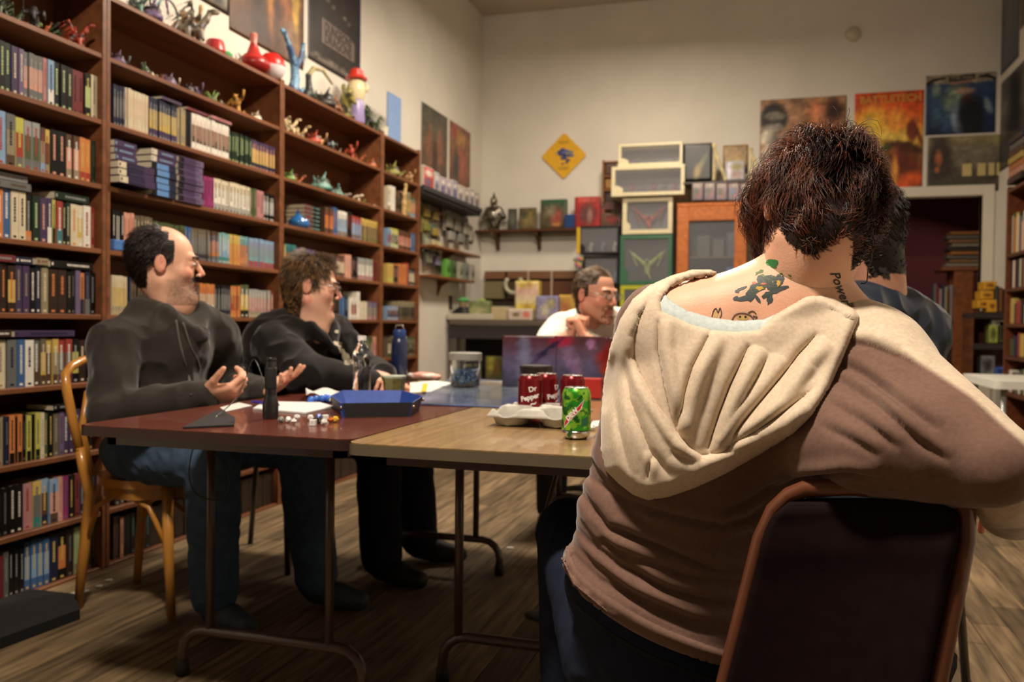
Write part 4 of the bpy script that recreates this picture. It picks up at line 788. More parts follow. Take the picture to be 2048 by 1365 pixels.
# ---------------- posters ----------------
M_POST=lambda:node_mat('poster_paper',rough=.38,var=.05,vscale=30,spec=.4)
def Lw(x,y,off=.004): return at(x,y,X=WL+off)
def Bw(x,y,off=.004): return at(x,y,Y=WB-off)
def quad_left(xl,xr,ybl,h,off=.004,w=None):   # left-wall poster from bottom-left pixel height
    a=Lw(xl,ybl,off); b=Lw(xr,ybl,off); y0,y1=a.y,b.y; z=a.z
    if w: y0=y1-w
    return (WL+off,y0,z),(WL+off,y1,z),(WL+off,y0,z+h),(WL+off,y1,z+h)
q=quad_left(400,458,2,.6,w=.45); z=Lw(458,32).z; q=[(p[0],p[1],z+(.6 if i>1 else 0)) for i,p in enumerate(q)]
print_sheet('wall_poster',blobs((30,26,24),[(.93,.12,.05,.06,0,(130,125,110),.4),(.5,.03,.6,.02,0,(90,70,50),.3)],.2,6,2),20,24,*q,M_POST(),label='black poster at the top left, only its lower corner in view',cat='poster',group='posters on the left wall')
fan=lambda s,red=0:blobs([(64,40,24),(96,60,34),(110,78,50),(80,50,36)],[(.3,.45,.08,.25,0,(150,96,50),.4),(.5,.35,.06,.22,5,(190,120,50),.4),(.42,.6,.08,.14,0,(60,34,40),.5),(.62,.3,.05,.16,0,(70,40,30),.3),(.75,.45,.09,.26,-8,(150,90,52),.4),(.88,.3,.05,.2,0,(176,140,60),.4),(.55,.8,.10,.14,0,(60,80,120),.5),(.75,.78,.06,.12,0,(190,170,60),.5),(.2,.8,.10,.15,0,(130,90,50),.5),(.35,.15,.10,.12,0,(50,30,24),.5),(.8,.1,.12,.1,0,(130,100,80),.5)],.5,8,s)
def band(ql,zr): pass
z=Lw(607,141).z; y0,y1=Lw(459,60).y,Lw(607,141).y
print_sheet('wall_poster',fan(3),44,60,(WL+.004,y0,z),(WL+.004,y1,z),(WL+.004,y0,z+1.2),(WL+.004,y1,z+1.2),M_POST(),label='brown poster crowded with amber figures, over the second bookcase',cat='poster',group='posters on the left wall')
z=Lw(718,176).z; y0,y1=Lw(616,131).y,Lw(720,170).y
pp=print_sheet('wall_banner',blobs([(44,38,36),(50,44,42),(44,34,34),(40,28,30),(50,36,34)],[(.72,.72,.09,.10,-10,(190,70,30),.5),(.75,.86,.05,.10,0,(200,60,40),.5),(.4,.93,.06,.08,0,(150,50,40),.5),(.08,.4,.08,.2,0,(28,26,26),.4),(.5,.04,.5,.012,0,(120,110,100),.3),(.5,.37,.4,.004,-6,(120,110,100),.2),(.96,.5,.04,.8,0,(30,30,44),.3)],.25,6,4),44,60,(WL+.005,y0,z),(WL+.005,y1,z),(WL+.005,y0,z+1.15),(WL+.005,y1,z+1.15),M_POST(),label='dark hanging banner with a pale emblem and red glow, right of the brown poster',cat='banner',group='posters on the left wall')
m=MB(); w_=y1-y0; 
def L2(u,v): return (WL+.009,y0+w_*u,z+1.15*v)
m.add([L2(.22,.13),L2(.86,.13),L2(.86,.235),L2(.78,.26),L2(.22,.27)],[(0,1,2,3,4)],s2l((112,98,92))); m.build('emblem_plate',M_POST(),pp)
text_mesh('lettering','DUNGEONS',.09,M_POST(),s2l((44,36,36)),pp,L2(.54,.225),(0,1,0),(0,0,1),width=w_*.52,bold=.002); text_mesh('lettering','DRAGONS',.09,M_POST(),s2l((44,36,36)),pp,L2(.54,.165),(0,1,0),(0,0,1),width=w_*.52,bold=.002)
z=Lw(894,350).z-.05; ya,yb,yc,yd=Lw(843,260).y,Lw(895,260).y,Lw(900,260).y,Lw(941,260).y; zt=Lw(843,202).z
print_sheet('wall_poster',blobs([(70,52,44),(96,70,54),(82,76,64),(76,74,64)],[(.3,.4,.12,.3,0,(120,80,60),.4),(.7,.45,.1,.3,0,(130,86,66),.4),(.5,.3,.1,.2,0,(60,40,34),.4)],.4,8,5),26,34,(WL+.004,ya,z),(WL+.004,yb,z),(WL+.004,ya,zt),(WL+.004,yb,zt),M_POST(),label='grey-brown poster above the black wall shelf, the left of the two',cat='poster',group='posters on the left wall')
print_sheet('wall_poster',blobs([(90,56,44),(130,84,56),(120,84,60),(130,80,70)],[(.6,.4,.2,.35,0,(150,84,66),.4),(.3,.3,.12,.25,0,(54,50,56),.4),(.5,.8,.3,.12,0,(160,120,70),.5),(.2,.85,.12,.1,0,(150,70,60),.4)],.4,8,6),26,34,(WL+.004,yc,z),(WL+.004,yd,z),(WL+.004,yc,zt),(WL+.004,yd,zt),M_POST(),label='reddish-gold poster above the black wall shelf, the right of the two',cat='poster',group='posters on the left wall')
def back_poster(px0,py0,px1,py1,cf,label,n=40,m=50,off=.004,group='posters on the end wall'):
    a,b=Bw(px0,py1,off),Bw(px1,py1,off); z1=(Bw(px0,py0,off).z+Bw(px1,py0,off).z)/2; z0=(a.z+b.z)/2
    return print_sheet('wall_poster',cf,n,m,(a.x,WB-off,z0),(b.x,WB-off,z0),(a.x,WB-off,z1),(b.x,WB-off,z1),M_POST(),label=label,cat='poster',group=group),(a.x,b.x,z0,z1)
def btext(par,R,u,v,body,wu,size,col,shear=0): return text_mesh('lettering',body,size,M_POST(),s2l(col),par,(R[0]+(R[1]-R[0])*u,WB-.009,R[2]+(R[3]-R[2])*v),(1,0,0),(0,0,1),width=(R[1]-R[0])*wu,bold=.002,shear=shear)
b1,R1=back_poster(1518,196,1690,385,blobs([(120,90,60),(130,90,64),(150,110,80),(150,114,84)],[(.16,.80,.16,.16,0,(40,34,34),.15),(.17,.82,.13,.045,0,(120,112,100),.2),(.17,.7,.11,.04,0,(130,124,112),.2),(.1,.6,.1,.1,0,(200,190,170),.4),(.22,.5,.12,.1,0,(90,84,78),.5),(.08,.42,.06,.08,0,(220,205,180),.3),(.75,.6,.2,.14,0,(170,90,50),.5),(.85,.85,.12,.1,-30,(60,34,26),.4),(.65,.85,.1,.12,-30,(190,120,80),.5),(.55,.68,.05,.08,0,(110,70,44),.4)],.5,8,7),'brown battle-scene poster with a grey title block, left of the four on the end wall')
b2,R2=back_poster(1706,184,1844,384,blobs([(120,70,40),(110,60,36),(130,90,46),(200,150,50),(224,130,50),(214,84,36),(196,70,34)],[(.2,.62,.28,.20,30,(232,190,70),.5),(.55,.55,.4,.08,0,(238,200,90),.6),(.62,.72,.12,.12,0,(236,150,60),.5),(.1,.52,.10,.15,10,(140,62,44),.2),(.27,.46,.10,.10,-20,(120,56,40),.2),(.84,.60,.08,.11,0,(116,54,36),.2),(.95,.55,.03,.12,30,(110,60,36),.2),(.3,.4,.3,.04,10,(64,60,30),.3),(.75,.44,.3,.05,-10,(70,40,24),.3),(.5,.45,.06,.04,0,(60,66,30),.3),(.35,.3,.16,.10,0,(180,110,50),.4),(.75,.3,.25,.12,-20,(100,44,26),.4),(.8,.1,.25,.08,10,(190,80,34),.4),(.6,.2,.05,.15,0,(210,140,60),.4),(.25,.12,.2,.1,0,(70,36,26),.4)],.35,9,8),'orange poster titled BATTLETECH, second from the left on the end wall',44,60)
btext(b2,R2,.52,.925,'BATTLETECH',.88,.09,(206,150,70))
b3,R3=back_poster(1850,148,1990,268,blobs([(24,34,60),(30,50,90),(40,60,96),(60,74,100)],[(.35,.55,.14,.35,-30,(120,140,120),.5),(.2,.4,.1,.35,20,(60,90,120),.5),(.45,.25,.08,.25,10,(130,150,170),.4),(.60,.55,.08,.12,0,(110,50,44),.4),(.56,.72,.14,.05,0,(170,140,120),.4),(.66,.28,.18,.34,0,(16,18,26),.3),(.9,.45,.05,.14,20,(120,140,150),.3),(.15,.75,.06,.1,0,(130,150,140),.4),(.5,.93,.7,.085,0,(150,140,118),.12)],.4,8,9),'blue poster with a pale arched heading, upper right beside the doorway')
m=MB(); X=lambda u:R3[0]+(R3[1]-R3[0])*u; Zz=lambda v:R3[2]+(R3[3]-R3[2])*v
def pb(pl,col,off=.0075): m.add([(X(u),WB-off,Zz(v)) for u,v in pl],[tuple(range(len(pl)))],s2l(col))
pb([(.33,.87),(.70,.90),(.70,.99),(.33,.96)],(34,32,28)); pb([(0,.82),(.12,.90),(.28,.93),(.28,.96),(.12,.95),(0,.88)],(34,32,30)); pb([(.75,.95),(.88,.97),(1,.90),(1,.84),(.88,.92),(.75,.92)],(34,32,30)); pb([(.36,.83),(.66,.855),(.66,.875),(.36,.85)],(170,110,100)); m.build('heading_plate',M_POST(),b3); btext(b3,R3,.515,.93,'STAR WARS',.32,.04,(130,124,104))
b4,R4=back_poster(1853,272,1998,384,blobs([(64,58,50),(76,70,62),(92,86,74),(120,112,84),(150,138,96)],[(.18,.5,.17,.6,0,(60,52,48),.3),(.16,.62,.05,.14,0,(150,90,60),.3),(.14,.40,.03,.06,0,(160,96,60),.3),(.5,.66,.14,.22,0,(110,100,88),.3),(.72,.62,.10,.2,0,(116,106,92),.3),(.88,.6,.08,.2,0,(110,100,90),.3),(.6,.15,.5,.12,0,(70,66,50),.4)],.35,8,10),'grey poster with a row of pale shields, lower right beside the doorway')
m=MB()
for u0,u1 in ((.49,.62),(.70,.81),(.85,.93),(.96,.995)): a,b=R4[0]+(R4[1]-R4[0])*u0,R4[0]+(R4[1]-R4[0])*u1; z0,z1=R4[2]+(R4[3]-R4[2])*.28,R4[2]+(R4[3]-R4[2])*.50; m.add([(a,WB-.008,z0),(b,WB-.008,z0),(b,WB-.008,z1),(a,WB-.008,z1)],[(0,1,2,3)],s2l((196,178,120)))
m.build('pale_shields',M_POST(),b4)
# yellow diamond sign
c=Bw(1128,312,.012); hs=.5*abs(Bw(1171,312).x-Bw(1085,312).x); t=thing('warning_sign','yellow diamond-shaped sign with a blue creature, on the end wall above the shelf','sign',(c.x,WB-.012,c.z)); a_=((1,0,0),(0,0,1),(0,-1,0))
def dm(r,rr): return [(r,-rr),(r,rr),(rr,r),(-rr,r),(-r,rr),(-r,-rr),(-rr,-r),(rr,-r)]
MB().prism([(p*1.0,q) for p,q in dm(hs,.012)],0,.006,s2l((216,164,30)),a_).build('sign_plate',M_METAL(),t)
m=MB(); rng=random.Random(4)
for i in range(26):
    a=rng.random()*6.28; r=rng.random()**.6*.5*hs; x,z_=r*math.cos(a)*1.05,r*math.sin(a)*.75; s_=.012+.014*rng.random(); m.prism([(x+s_*math.cos(b)*1.2,z_+s_*math.sin(b)*.8) for b in [k*1.05+a for k in range(6)]],.0062,.0072+.0001*i,s2l(rng.choice([(60,64,120),(84,92,140),(44,46,90),(120,120,110)])),a_)
m.prism([(hs*.42*math.cos(k*.3)*1.0,hs*.06+hs*.42*math.sin(k*.3)*.55) for k in range(0,11)],.006,.0065,s2l((150,150,130)),a_)
m.build('blue_creature',M_METAL(),t); text_mesh('lettering','DRAGON',.035,M_METAL(),s2l((90,70,20)),t,(0,-.007,hs*.60),(1,0,0),(0,0,1),width=hs*.45); text_mesh('lettering','CROSSING',.035,M_METAL(),s2l((90,70,20)),t,(0,-.007,-hs*.58),(1,0,0),(0,0,1),width=hs*.5)
c=Bw(1706,68); MB().lathe([(0,.045),(.045,.042),(.062,.03),(.068,0)],(c.x,WB,c.z),s2l((190,182,160)),24,axis=(0,-1,0)).build('smoke_alarm',M_PLAS(),smooth=40,label='round white smoke alarm high on the end wall',cat='alarm')
# right wall
def right_poster(x0,x1,yt0,yb0,cf,label):
    a=at(x0,yb0,X=WR-.004); b=at(x1,yb0,X=WR-.004); zt=at(x0,yt0,X=WR-.004).z
    return print_sheet('wall_poster',cf,24,40,(WR-.004,a.y,a.z),(WR-.004,b.y,a.z),(WR-.004,a.y,zt),(WR-.004,b.y,zt),M_POST(),label=label,cat='poster',group='posters on the right wall')
right_poster(1995,2036,-160,158,blobs([(60,66,78),(80,88,100),(96,100,112)],[(.5,.5,.3,.3,0,(110,116,126),.6),(.1,.5,.1,.5,0,(50,54,66),.4)],.3,6,11),'slate-blue poster high on the right wall')
right_poster(2040,2120,-160,60,blobs([(90,74,60),(110,84,70)],[],.4,8,12),'brown poster at the right frame edge, high on the wall')
right_poster(1998,2110,172,345,blobs([(50,46,40),(66,62,58),(96,92,82),(80,80,76)],[(.3,.6,.12,.5,0,(30,30,28),.5),(.7,.7,.2,.3,0,(120,116,100),.5)],.4,6,13),'dark grey poster low on the right wall behind the pale cat figure')
# ---------------- shelf and counter clutter ----------------
def fb(name,label,cat,r,Y,dep,col,mat=None,bev=.004,group=None,front=None,parent=None,n=16):
    """box whose front face fills pixel rect r at depth Y"""
    x0,y0,x1,y1=r; a=at((x0),(y1),Y=Y); b=at(x1,y0,Y=Y); X0,X1=at(x0,(y0+y1)/2,Y=Y).x,at(x1,(y0+y1)/2,Y=Y).x; z0=(a.z+at(x1,y1,Y=Y).z)/2; z1=(b.z+at(x0,y0,Y=Y).z)/2
    o=MB().bbox((X0,Y,z0),(X1,Y+dep,z1),col,bev).build(name,mat or M_GLOSS(),parent,label=label,cat=cat,group=group)
    if front is not None: print_sheet('front_print',front,n,n,(X0+.003,Y-.0012,z0+.003),(X1-.003,Y-.0012,z0+.003),(X0+.003,Y-.0012,z1-.003),(X1-.003,Y-.0012,z1-.003),M_GLOSS(),.001,o)
    return o,(X0,X1,z0,z1)
g_='things on the brown wall shelf'
zs=at(1055,458,Y=8.0).z
t=thing('wall_shelf','long brown shelf on two brackets, on the end wall below the yellow sign','shelf',(-2.22,8.1,zs)); MB().bbox((-.555,-.1,-.022),(.50,.10,0),s2l((84,48,28)),.003).build('shelf_board',M_WOOD(),t)
for px in (995,1078):
    x=at(px,470,Y=8.15).x+2.22; MB().prism([(.095,-.022),(-.08,-.022),(-.08,-.05),(-.02,-.07),(.03,-.12),(.06,-.19),(.095,-.19)],-.013,.013,s2l((84,52,32)),((0,1,0),(0,0,1),(1,0,0)),(x,0,0)).build('bracket',M_WOOD(),t)
# armoured bust at the shelf's left end
S_=SDF(); S_.ell((0,0,.13),(.085,.065,.12),k=.02).cone((0,0,0),(0,0,.05),.05,.06,.02).cone((-.05,0,.19),(-.10,0,.13),.045,.03,.02).cone((.05,0,.19),(.10,0,.13),.045,.03,.02).ell((0,-.01,.28),(.036,.042,.052),k=.01).cone((0,0,.31),(0,0,.375),.018,.006,.01).cone((0,-.05,.28),(0,-.04,.26),.008,.008,.01).cone((0,.02,.33),(0,.06,.30),.012,.02,.01)
V,Q=S_.mesh(.007); cc=np.where((fbm(V,40,3)>-.1)[:,None],np.array((.07,.06,.05)),np.array((.22,.19,.14))); p=at(981,455,Y=8.05); t=thing('armour_bust','dark metallic armoured bust standing in the corner at the shelf end','statue',(p.x+.03,8.06,zs)); np_mesh('bust_body',V,Q,node_mat('aged_metal',rough=.3,metal=.8,var=.3),cc,t)
MB().ball((.01,-.062,.15),(.018,.01,.035),(.6,.6,.55)).build('breastplate_boss',M_CHROME(),t,True)
def book_front(r,Y,col,front,label,cat='book',dep=.03):
    o,R=fb('upright_book' if cat=='book' else cat.replace(' ','_'),label,cat,r,Y,dep,s2l(col),group=g_,front=front)
    if r[3]>=440: o.location.z+=zs+.0005-R[2]
    return o,R
book_front((1016,406,1034,449),8.08,(70,70,64),blobs((70,70,62),[(.5,.5,.3,.3,0,(96,96,86),.5)],.3,5,21),'small grey card leaning by the armoured bust','card',.01)
book_front((1038,404,1073,448),8.07,(60,52,38),blobs((96,84,56),[(.5,.5,.3,.35,0,(130,116,70),.5),(.3,.7,.2,.2,0,(70,70,50),.5)],.4,6,22),'small framed green-gold picture on the brown shelf','picture',.015)
book_front((1081,384,1134,443),8.05,(40,60,44),blobs([(70,60,44),(90,80,60),(50,76,56)],[(.6,.4,.2,.3,0,(150,70,60),.5),(.4,.6,.2,.2,0,(120,110,90),.5),(.6,.15,.15,.06,0,(170,120,60),.4),(.5,.95,.5,.05,0,(40,96,60),.3)],.3,6,23),'large dark green book with a red and brown cover, facing the room')
book_front((1129,416,1149,443),8.0,(30,60,110),None,'small blue box between the green and the red book','box',.06)
b,R=book_front((1149,380,1201,443),8.05,(150,40,40),blobs([(150,44,40),(150,40,40),(160,50,46)],[(.5,.45,.3,.32,0,(96,60,60),.4),(.6,.4,.1,.25,0,(150,110,100),.4),(.5,.9,.4,.05,0,(190,90,80),.3)],.25,6,24),'red hardcover with a pale figure on its cover, facing the room')
book_front((1203,398,1222,443),8.08,(150,80,70),None,'narrow salmon book right of the red hardcover'); book_front((1208,404,1242,420),7.98,(96,64,56),None,'flat brown box at the right end of the brown shelf','box',.06); book_front((1205,422,1243,450),7.98,(110,90,70),blobs((100,80,66),[(.5,.5,.3,.3,0,(150,60,50),.5)],.4,6,25),'mottled red-grey box under the flat brown one','box',.06)
# black ledge with boxes on the left wall
a=at(845,372,X=WL+.2); b=at(962,412,X=WL+.2); t=thing('wall_ledge','black ledge on the left wall carrying a row of white boxes','shelf',(WL,(a.y+b.y)/2,a.z)); h_=(b.y-a.y)/2; MB().bbox((0,-h_,-.06),(.20,h_,0),(.012,.012,.014),.006).build('ledge_board',M_MATTE(),t); MB().bbox((.19,-h_,-.03),(.215,h_,.012),(.03,.03,.035),.004).build('front_lip',M_MATTE(),t)
xs_=[846,868,880,892,904,916,928,939,949,959]; pal=[(190,60,60),(150,150,170),(120,120,160),(150,140,170),(110,110,150),(170,160,150),(130,120,120),(120,120,130),(110,100,100)]
for i in range(9):
    y0,y1=at(xs_[i]+1,385,X=WL+.17).y,at(xs_[i+1]-1,385,X=WL+.17).y; hh=(.185 if i==0 else .165+.01*math.sin(i*2)); 
    o=MB().bbox((WL+.03,y0,a.z+.001),(WL+.17,y1,a.z+hh),s2l((196,186,170)),.004).build('game_box',M_GLOSS(),label=('red and white box at the near end of the black ledge' if i==0 else 'white and violet box, %s along the black ledge'%ordn(i+1)),cat='box',group='boxes on the black ledge')
    print_sheet('front_print',blobs(pal[i],[(.5,.75,.4,.15,0,(210,200,190),.3),(.4,.3,.3,.2,0,(90,80,110),.5)],.35,5,40+i),8,12,(WL+.172,y0+.006,a.z+.01),(WL+.172,y1-.006,a.z+.01),(WL+.172,y0+.006,a.z+hh-.01),(WL+.172,y1-.006,a.z+hh-.01),M_GLOSS(),.001,o)
# blister packs hung on the left wall under the ledge
rng=random.Random(8); k=0
def blister(px,py,w_,h_,col,card,lab,x=.05):
    q=at(px,py,X=WL+x); t=thing('blister_pack',lab,'blister pack',q,0,'blister packs hanging on the left wall'); MB().bbox((-.004,-w_/2,-h_/2),(0,w_/2,h_/2),s2l(card),.001).build('card',M_GLOSS(),t); MB().bbox((0,-w_*.36,-h_*.36),(.028,w_*.36,h_*.2),s2l(col),.008).build('bubble',M_GLOSS(),t)
    MB().tube([(.006,0,h_*.45),(-x+.002,0,h_*.47)],.003,(.4,.4,.4),6).build('hook',M_CHROME(),t)
for i,(px,py,w_,h_,c,cd) in enumerate([(850,423,.16,.13,(150,130,50),(110,110,60)),(868,430,.15,.13,(140,120,60),(96,96,70)),(882,412,.12,.16,(60,50,60),(150,80,70)),(850,452,.16,.12,(120,120,60),(130,120,70)),(868,463,.16,.12,(150,130,60),(80,100,90)),(851,485,.12,.16,(150,150,130),(120,120,100)),(864,488,.12,.16,(180,170,130),(90,90,80)),(876,492,.12,.17,(190,180,140),(110,100,90)),(855,515,.14,.14,(110,110,90),(90,90,90)),(872,520,.14,.14,(120,110,140),(80,70,90)),(895,440,.2,.20,(130,125,115),(150,145,135)),(912,448,.2,.2,(120,115,105),(140,135,125)),(930,455,.2,.2,(150,145,130),(120,115,110)),(900,470,.18,.14,(150,148,140),(110,106,100)),(920,475,.18,.14,(130,130,124),(130,126,116)),(940,470,.16,.18,(150,146,136),(120,116,106))]):
    blister(px,py,w_,h_,c,cd,'%s blister pack, %s hanging under the black ledge'%(('yellow-green','tan','red-brown','olive','gold and teal','pale grey','cream','cream and grey','dull green','mauve','grey','dark grey','pale','small grey','small dull','silvery')[i],ordn(i+1)))
for (x0,y0,x1,y1,lab) in ((868,489,962,500,'thin brown shelf under the hanging grey blister packs'),(862,549,950,556,'short brown bracket shelf above the left end of the counter')):
    a=at(x0,y0,X=WL+.16); b=at(x1,y1,X=WL+.16); t=thing('small_shelf',lab,'shelf',(WL,(a.y+b.y)/2,a.z)); MB().bbox((0,-(b.y-a.y)/2,-.02),(.16,(b.y-a.y)/2,0),s2l((120,70,36)),.003).build('shelf_board',M_WOOD(),t)
    MB().prism([(0,-.02),(.13,-.02),(.04,-.07),(0,-.16)],-.01,.01,s2l((110,66,36)),((1,0,0),(0,0,1),(0,1,0))).build('bracket',M_WOOD(),t)
    sh=a.z
for i,(px,c) in enumerate([(893,(90,150,60)),(905,(60,90,50)),(918,(150,150,130)),(930,(110,120,110)),(942,(150,146,130))]):
    q=at(px,545,X=WL+.10); o=MB().bbox((-.03,-.055,0),(.02,.055,.16),s2l(c),.006).build('green_pack',M_GLOSS(),loc=(q.x,q.y,sh+.001),label='%s pack on the short bracket shelf'%('bright green','dark green','white','grey','pale grey')[i],cat='pack'); MB().ball((.022,0,.09),(.012,.035,.045),tuple(v*.5 for v in s2l(c))).build('bubble',M_GLOSS(),o,True)
# counter with a dark case below
ZC=at(1000,641,Y=7.2).z; t=thing('shop_counter','long dark grey counter in front of the end wall, comics behind its glass','counter',(-2.0,7.45,0)); MB().bbox((-.74,-.25,ZC-.045),(1.05,.25,ZC),s2l((84,74,62)),.006).build('counter_top',M_MATTE(),t); MB().bbox((-.74,-.23,ZC-.17),(1.05,.23,ZC-.047),s2l((40,36,34)),.004).build('front_rail',M_MATTE(),t)
for x in (-.70,-.02,.98): MB().bbox((x-.03,-.235,0),(x+.03,-.18,ZC-.17),s2l((70,64,54)),.004).build('post',M_MATTE(),t)
MB().box((-.74,.2,0),(1.05,.22,ZC-.17),s2l((40,38,34))).build('back_panel',M_MATTE(),t); MB().bbox((-.74,-.22,.35),(1.05,.2,.37),s2l((50,46,40)),.003).build('inner_shelf',M_MATTE(),t)
rng=random.Random(12)
for i in range(7):
    x0=-.66+i*.235; cf=blobs([(60,54,34),(84,76,44)],[(rng.random(),rng.random(),.25,.25,0,(130,124,50),.5),(rng.random(),rng.random(),.2,.3,0,(50,60,34),.5),(rng.random(),rng.random(),.15,.2,0,(96,70,44),.5)],.4,6,60+i)
    for z0 in (.372,): 
        o=MB().bbox((x0,-.02,z0),(x0+.2,.0,z0+.34),s2l((60,60,44)),.002).build('comic',M_GLOSS(),loc=(-2.0,7.33,0),label='olive-coloured comic, %s from the left behind the counter glass'%ordn(i+1),cat='comic',group='comics inside the counter'); print_sheet('cover',cf,12,16,(x0+.004,-.0215,z0+.004),(x0+.196,-.0215,z0+.004),(x0+.004,-.0215,z0+.336),(x0+.196,-.0215,z0+.336),M_GLOSS(),.001,o)
g_='things on the counter'
cY=7.28
def ctop(name,label,cat,x0,y0,x1,dep,col,front=None,Y=cY,mat=None,bev=.006,zb=0):
    X0,X1=at(x0,y0,Y=Y).x,at(x1,y0,Y=Y).x; z1=(at(x0,y0,Y=Y).z+at(x1,y0,Y=Y).z)/2; o=MB().bbox((X0,Y,ZC+.001+zb),(X1,Y+dep,z1),s2l(col),bev).build(name,mat or M_GLOSS(),label=label,cat=cat,group=g_)
    if front: print_sheet('front_print',front,14,14,(X0+.003,Y-.0012,ZC+.005+zb),(X1-.003,Y-.0012,ZC+.005+zb),(X0+.003,Y-.0012,z1-.004),(X1-.003,Y-.0012,z1-.004),M_GLOSS(),.001,o)
    return o
ctop('display_card','white display card with black and orange print, left end of the counter','display',845,562,870,.05,(190,186,160),blobs([(200,110,50),(190,180,150),(196,190,160),(190,184,160)],[(.5,.7,.3,.14,20,(50,44,40),.3),(.5,.25,.2,.06,0,(190,80,80),.4),(.5,.05,.6,.05,0,(210,110,40),.3)],.25,5,31))
ctop('paper_stack','low stack of white papers on the left half of the counter','papers',893,628,985,.16,(176,168,150),mat=M_PAPER(),Y=7.22)
o=ctop('card_reader','small dark tilted screen on a stand near the left of the counter','screen',873,592,904,.02,(52,40,34),zb=.09,Y=7.3); MB().tube([(at(888,620,Y=7.31).x,7.33,ZC+.002),(at(888,620,Y=7.31).x,7.32,ZC+.10)],.012,(.05,.04,.035),8).build('stand',M_PLAS(),o)
ctop('green_tin','pale green box beside the green-capped figure','box',937,602,978,.1,(120,130,80),blobs([(130,140,80),(110,120,84)],[(.5,.5,.4,.2,0,(150,150,110),.5)],.3,5,32),Y=7.36)
ctop('cream_box','small cream box left of the yellow display','box',982,614,1016,.1,(176,160,124),Y=7.25)
ctop('counter_tray','pale front tray of the yellow counter display, with a red dot','display',1015,618,1064,.10,(190,176,160),blobs((190,176,160),[(.35,.5,.14,.2,0,(110,96,70),.4),(.78,.5,.15,.3,0,(196,110,100),.4)],.15,5,33),Y=7.23)
o=ctop('display_riser','yellow and pink counter display box, tallest of the counter goods','display',1030,562,1078,.10,(200,180,60),blobs([(190,170,40),(196,176,50),(200,186,150),(196,160,150),(200,180,120)],[(.5,.35,.3,.04,0,(160,120,40),.3),(.3,.9,.12,.08,0,(170,150,60),.4),(.6,.92,.12,.08,0,(160,130,60),.4)],.15,5,34),Y=7.36)
ctop('comic_box','lilac comic box with grey figures, right of the yellow display','box',1072,592,1116,.1,(120,116,150),blobs([(140,130,150),(130,126,150),(120,120,150)],[(.4,.4,.2,.3,0,(176,168,150),.4),(.7,.7,.2,.2,0,(150,140,110),.4)],.35,6,35),Y=7.28)
ctop('yellow_carton','small yellow carton behind the man in white','box',1117,590,1150,.1,(180,150,60),blobs((176,140,70),[(.4,.5,.3,.3,0,(170,110,70),.5)],.3,5,36),Y=7.38)
def sdf_thing(S,h,name,label,cat,loc,mat,cf,group=None,sub='body'):
    V,Q=S.mesh(h); C=cf(V) if callable(cf) else np.tile(cf,(len(V),1)); t=thing(name,label,cat,loc,0,group); np_mesh(sub,V,Q,mat,C,t); return t
q=at(925,632,Y=7.38); S_=SDF().ell((0,0,.06),(.06,.04,.06)).ell((0,0,.15),(.04,.04,.04)).ell((0,0,.185),(.055,.05,.025)).cone((-.04,0,.1),(-.12,-.02,.04),.02,.015).cone((.04,0,.1),(.08,-.02,.05),.02,.015).ell((0,-.04,.182),(.05,.03,.008))
sdf_thing(S_,.008,'cap_figure','dark little figure in a green cap on the counter','figurine',(q.x,7.4,ZC),M_FIG(),lambda V:np.where((V[:,2]>.165)[:,None],s2l((90,160,90)),np.where((V[:,2]>.12)[:,None],s2l((150,130,100)),s2l((34,34,36)))),g_)
q=at(957,632,Y=7.42); S_=SDF().ell((0,0,.15),(.055,.05,.055)).cone((0,0,0),(0,0,.10),.045,.04)
sdf_thing(S_,.008,'green_bust','pale green rounded head on the counter behind the green box','figurine',(q.x,7.50,ZC),M_FIG(),lambda V:np.tile(s2l((140,160,80)),(len(V),1)),g_)
# wall rack of brown tiles behind the counter
a=at(962,600,Y=8.05); b=at(1150,540,Y=8.05); t=thing('tile_rack','brown rack of terrain tiles hung on the end wall behind the counter','rack',((a.x+b.x)/2,8.12,a.z)); wd2=(b.x-a.x)/2; ht=b.z-a.z
MB().box((-wd2,.05,-.05),(wd2,.075,ht),s2l((60,44,36))).build('back_board',M_WOOD(),t)
for i in range(4):
    x0=-wd2+.01+i*wd2/2; x1=x0+wd2/2-.03; MB().bbox((x0,0,ht*.72),(x1,.05,ht*.98),s2l((120,84,60)),.003).build('tile_tray',M_GLOSS(),t); MB().bbox((x0,0,ht*.05),(x1,.05,ht*.64),s2l(((120,110,80),(70,60,40),(96,64,50),(96,60,46))[i]),.003).build('tile_pack',M_GLOSS(),t)
    if i in (1,2): MB().bbox((x1+.002,-.012,ht*.0),(x1+.022,.05,ht*.99),s2l((176,150,130)),.002).build('divider',M_PLAS(),t)
q=at(1019,568,Y=7.95); m=MB(); m.tube([(.085*math.cos(a_),0,.085*math.sin(a_)) for a_ in [math.pi*.75+i*math.pi*1.5/14 for i in range(15)]],.022,s2l((180,176,150)),8); m.build('pale_ring',M_PLAS(),smooth=True,loc=(q.x,8.095,q.z),label='pale horseshoe-shaped ring in front of the tile rack',cat='ring')
S_=SDF().ell((0,0,0),(.035,.02,.05)).ell((0,0,.05),(.055,.03,.02)); V,Q=S_.mesh(.006); q=at(1156,530,Y=7.725); st=np.floor((V[:,0]+V[:,2]*1.3)*45).astype(int)%4; pc=np.array([s2l(c) for c in ((200,120,90),(150,170,70),(110,120,140),(160,80,130))]); np_mesh('striped_pouch',V+np.array([q.x,7.733,q.z]),Q,M_CLOTH(),pc[st],label='little rainbow-striped pouch hanging at the black display boxes',cat='pouch')
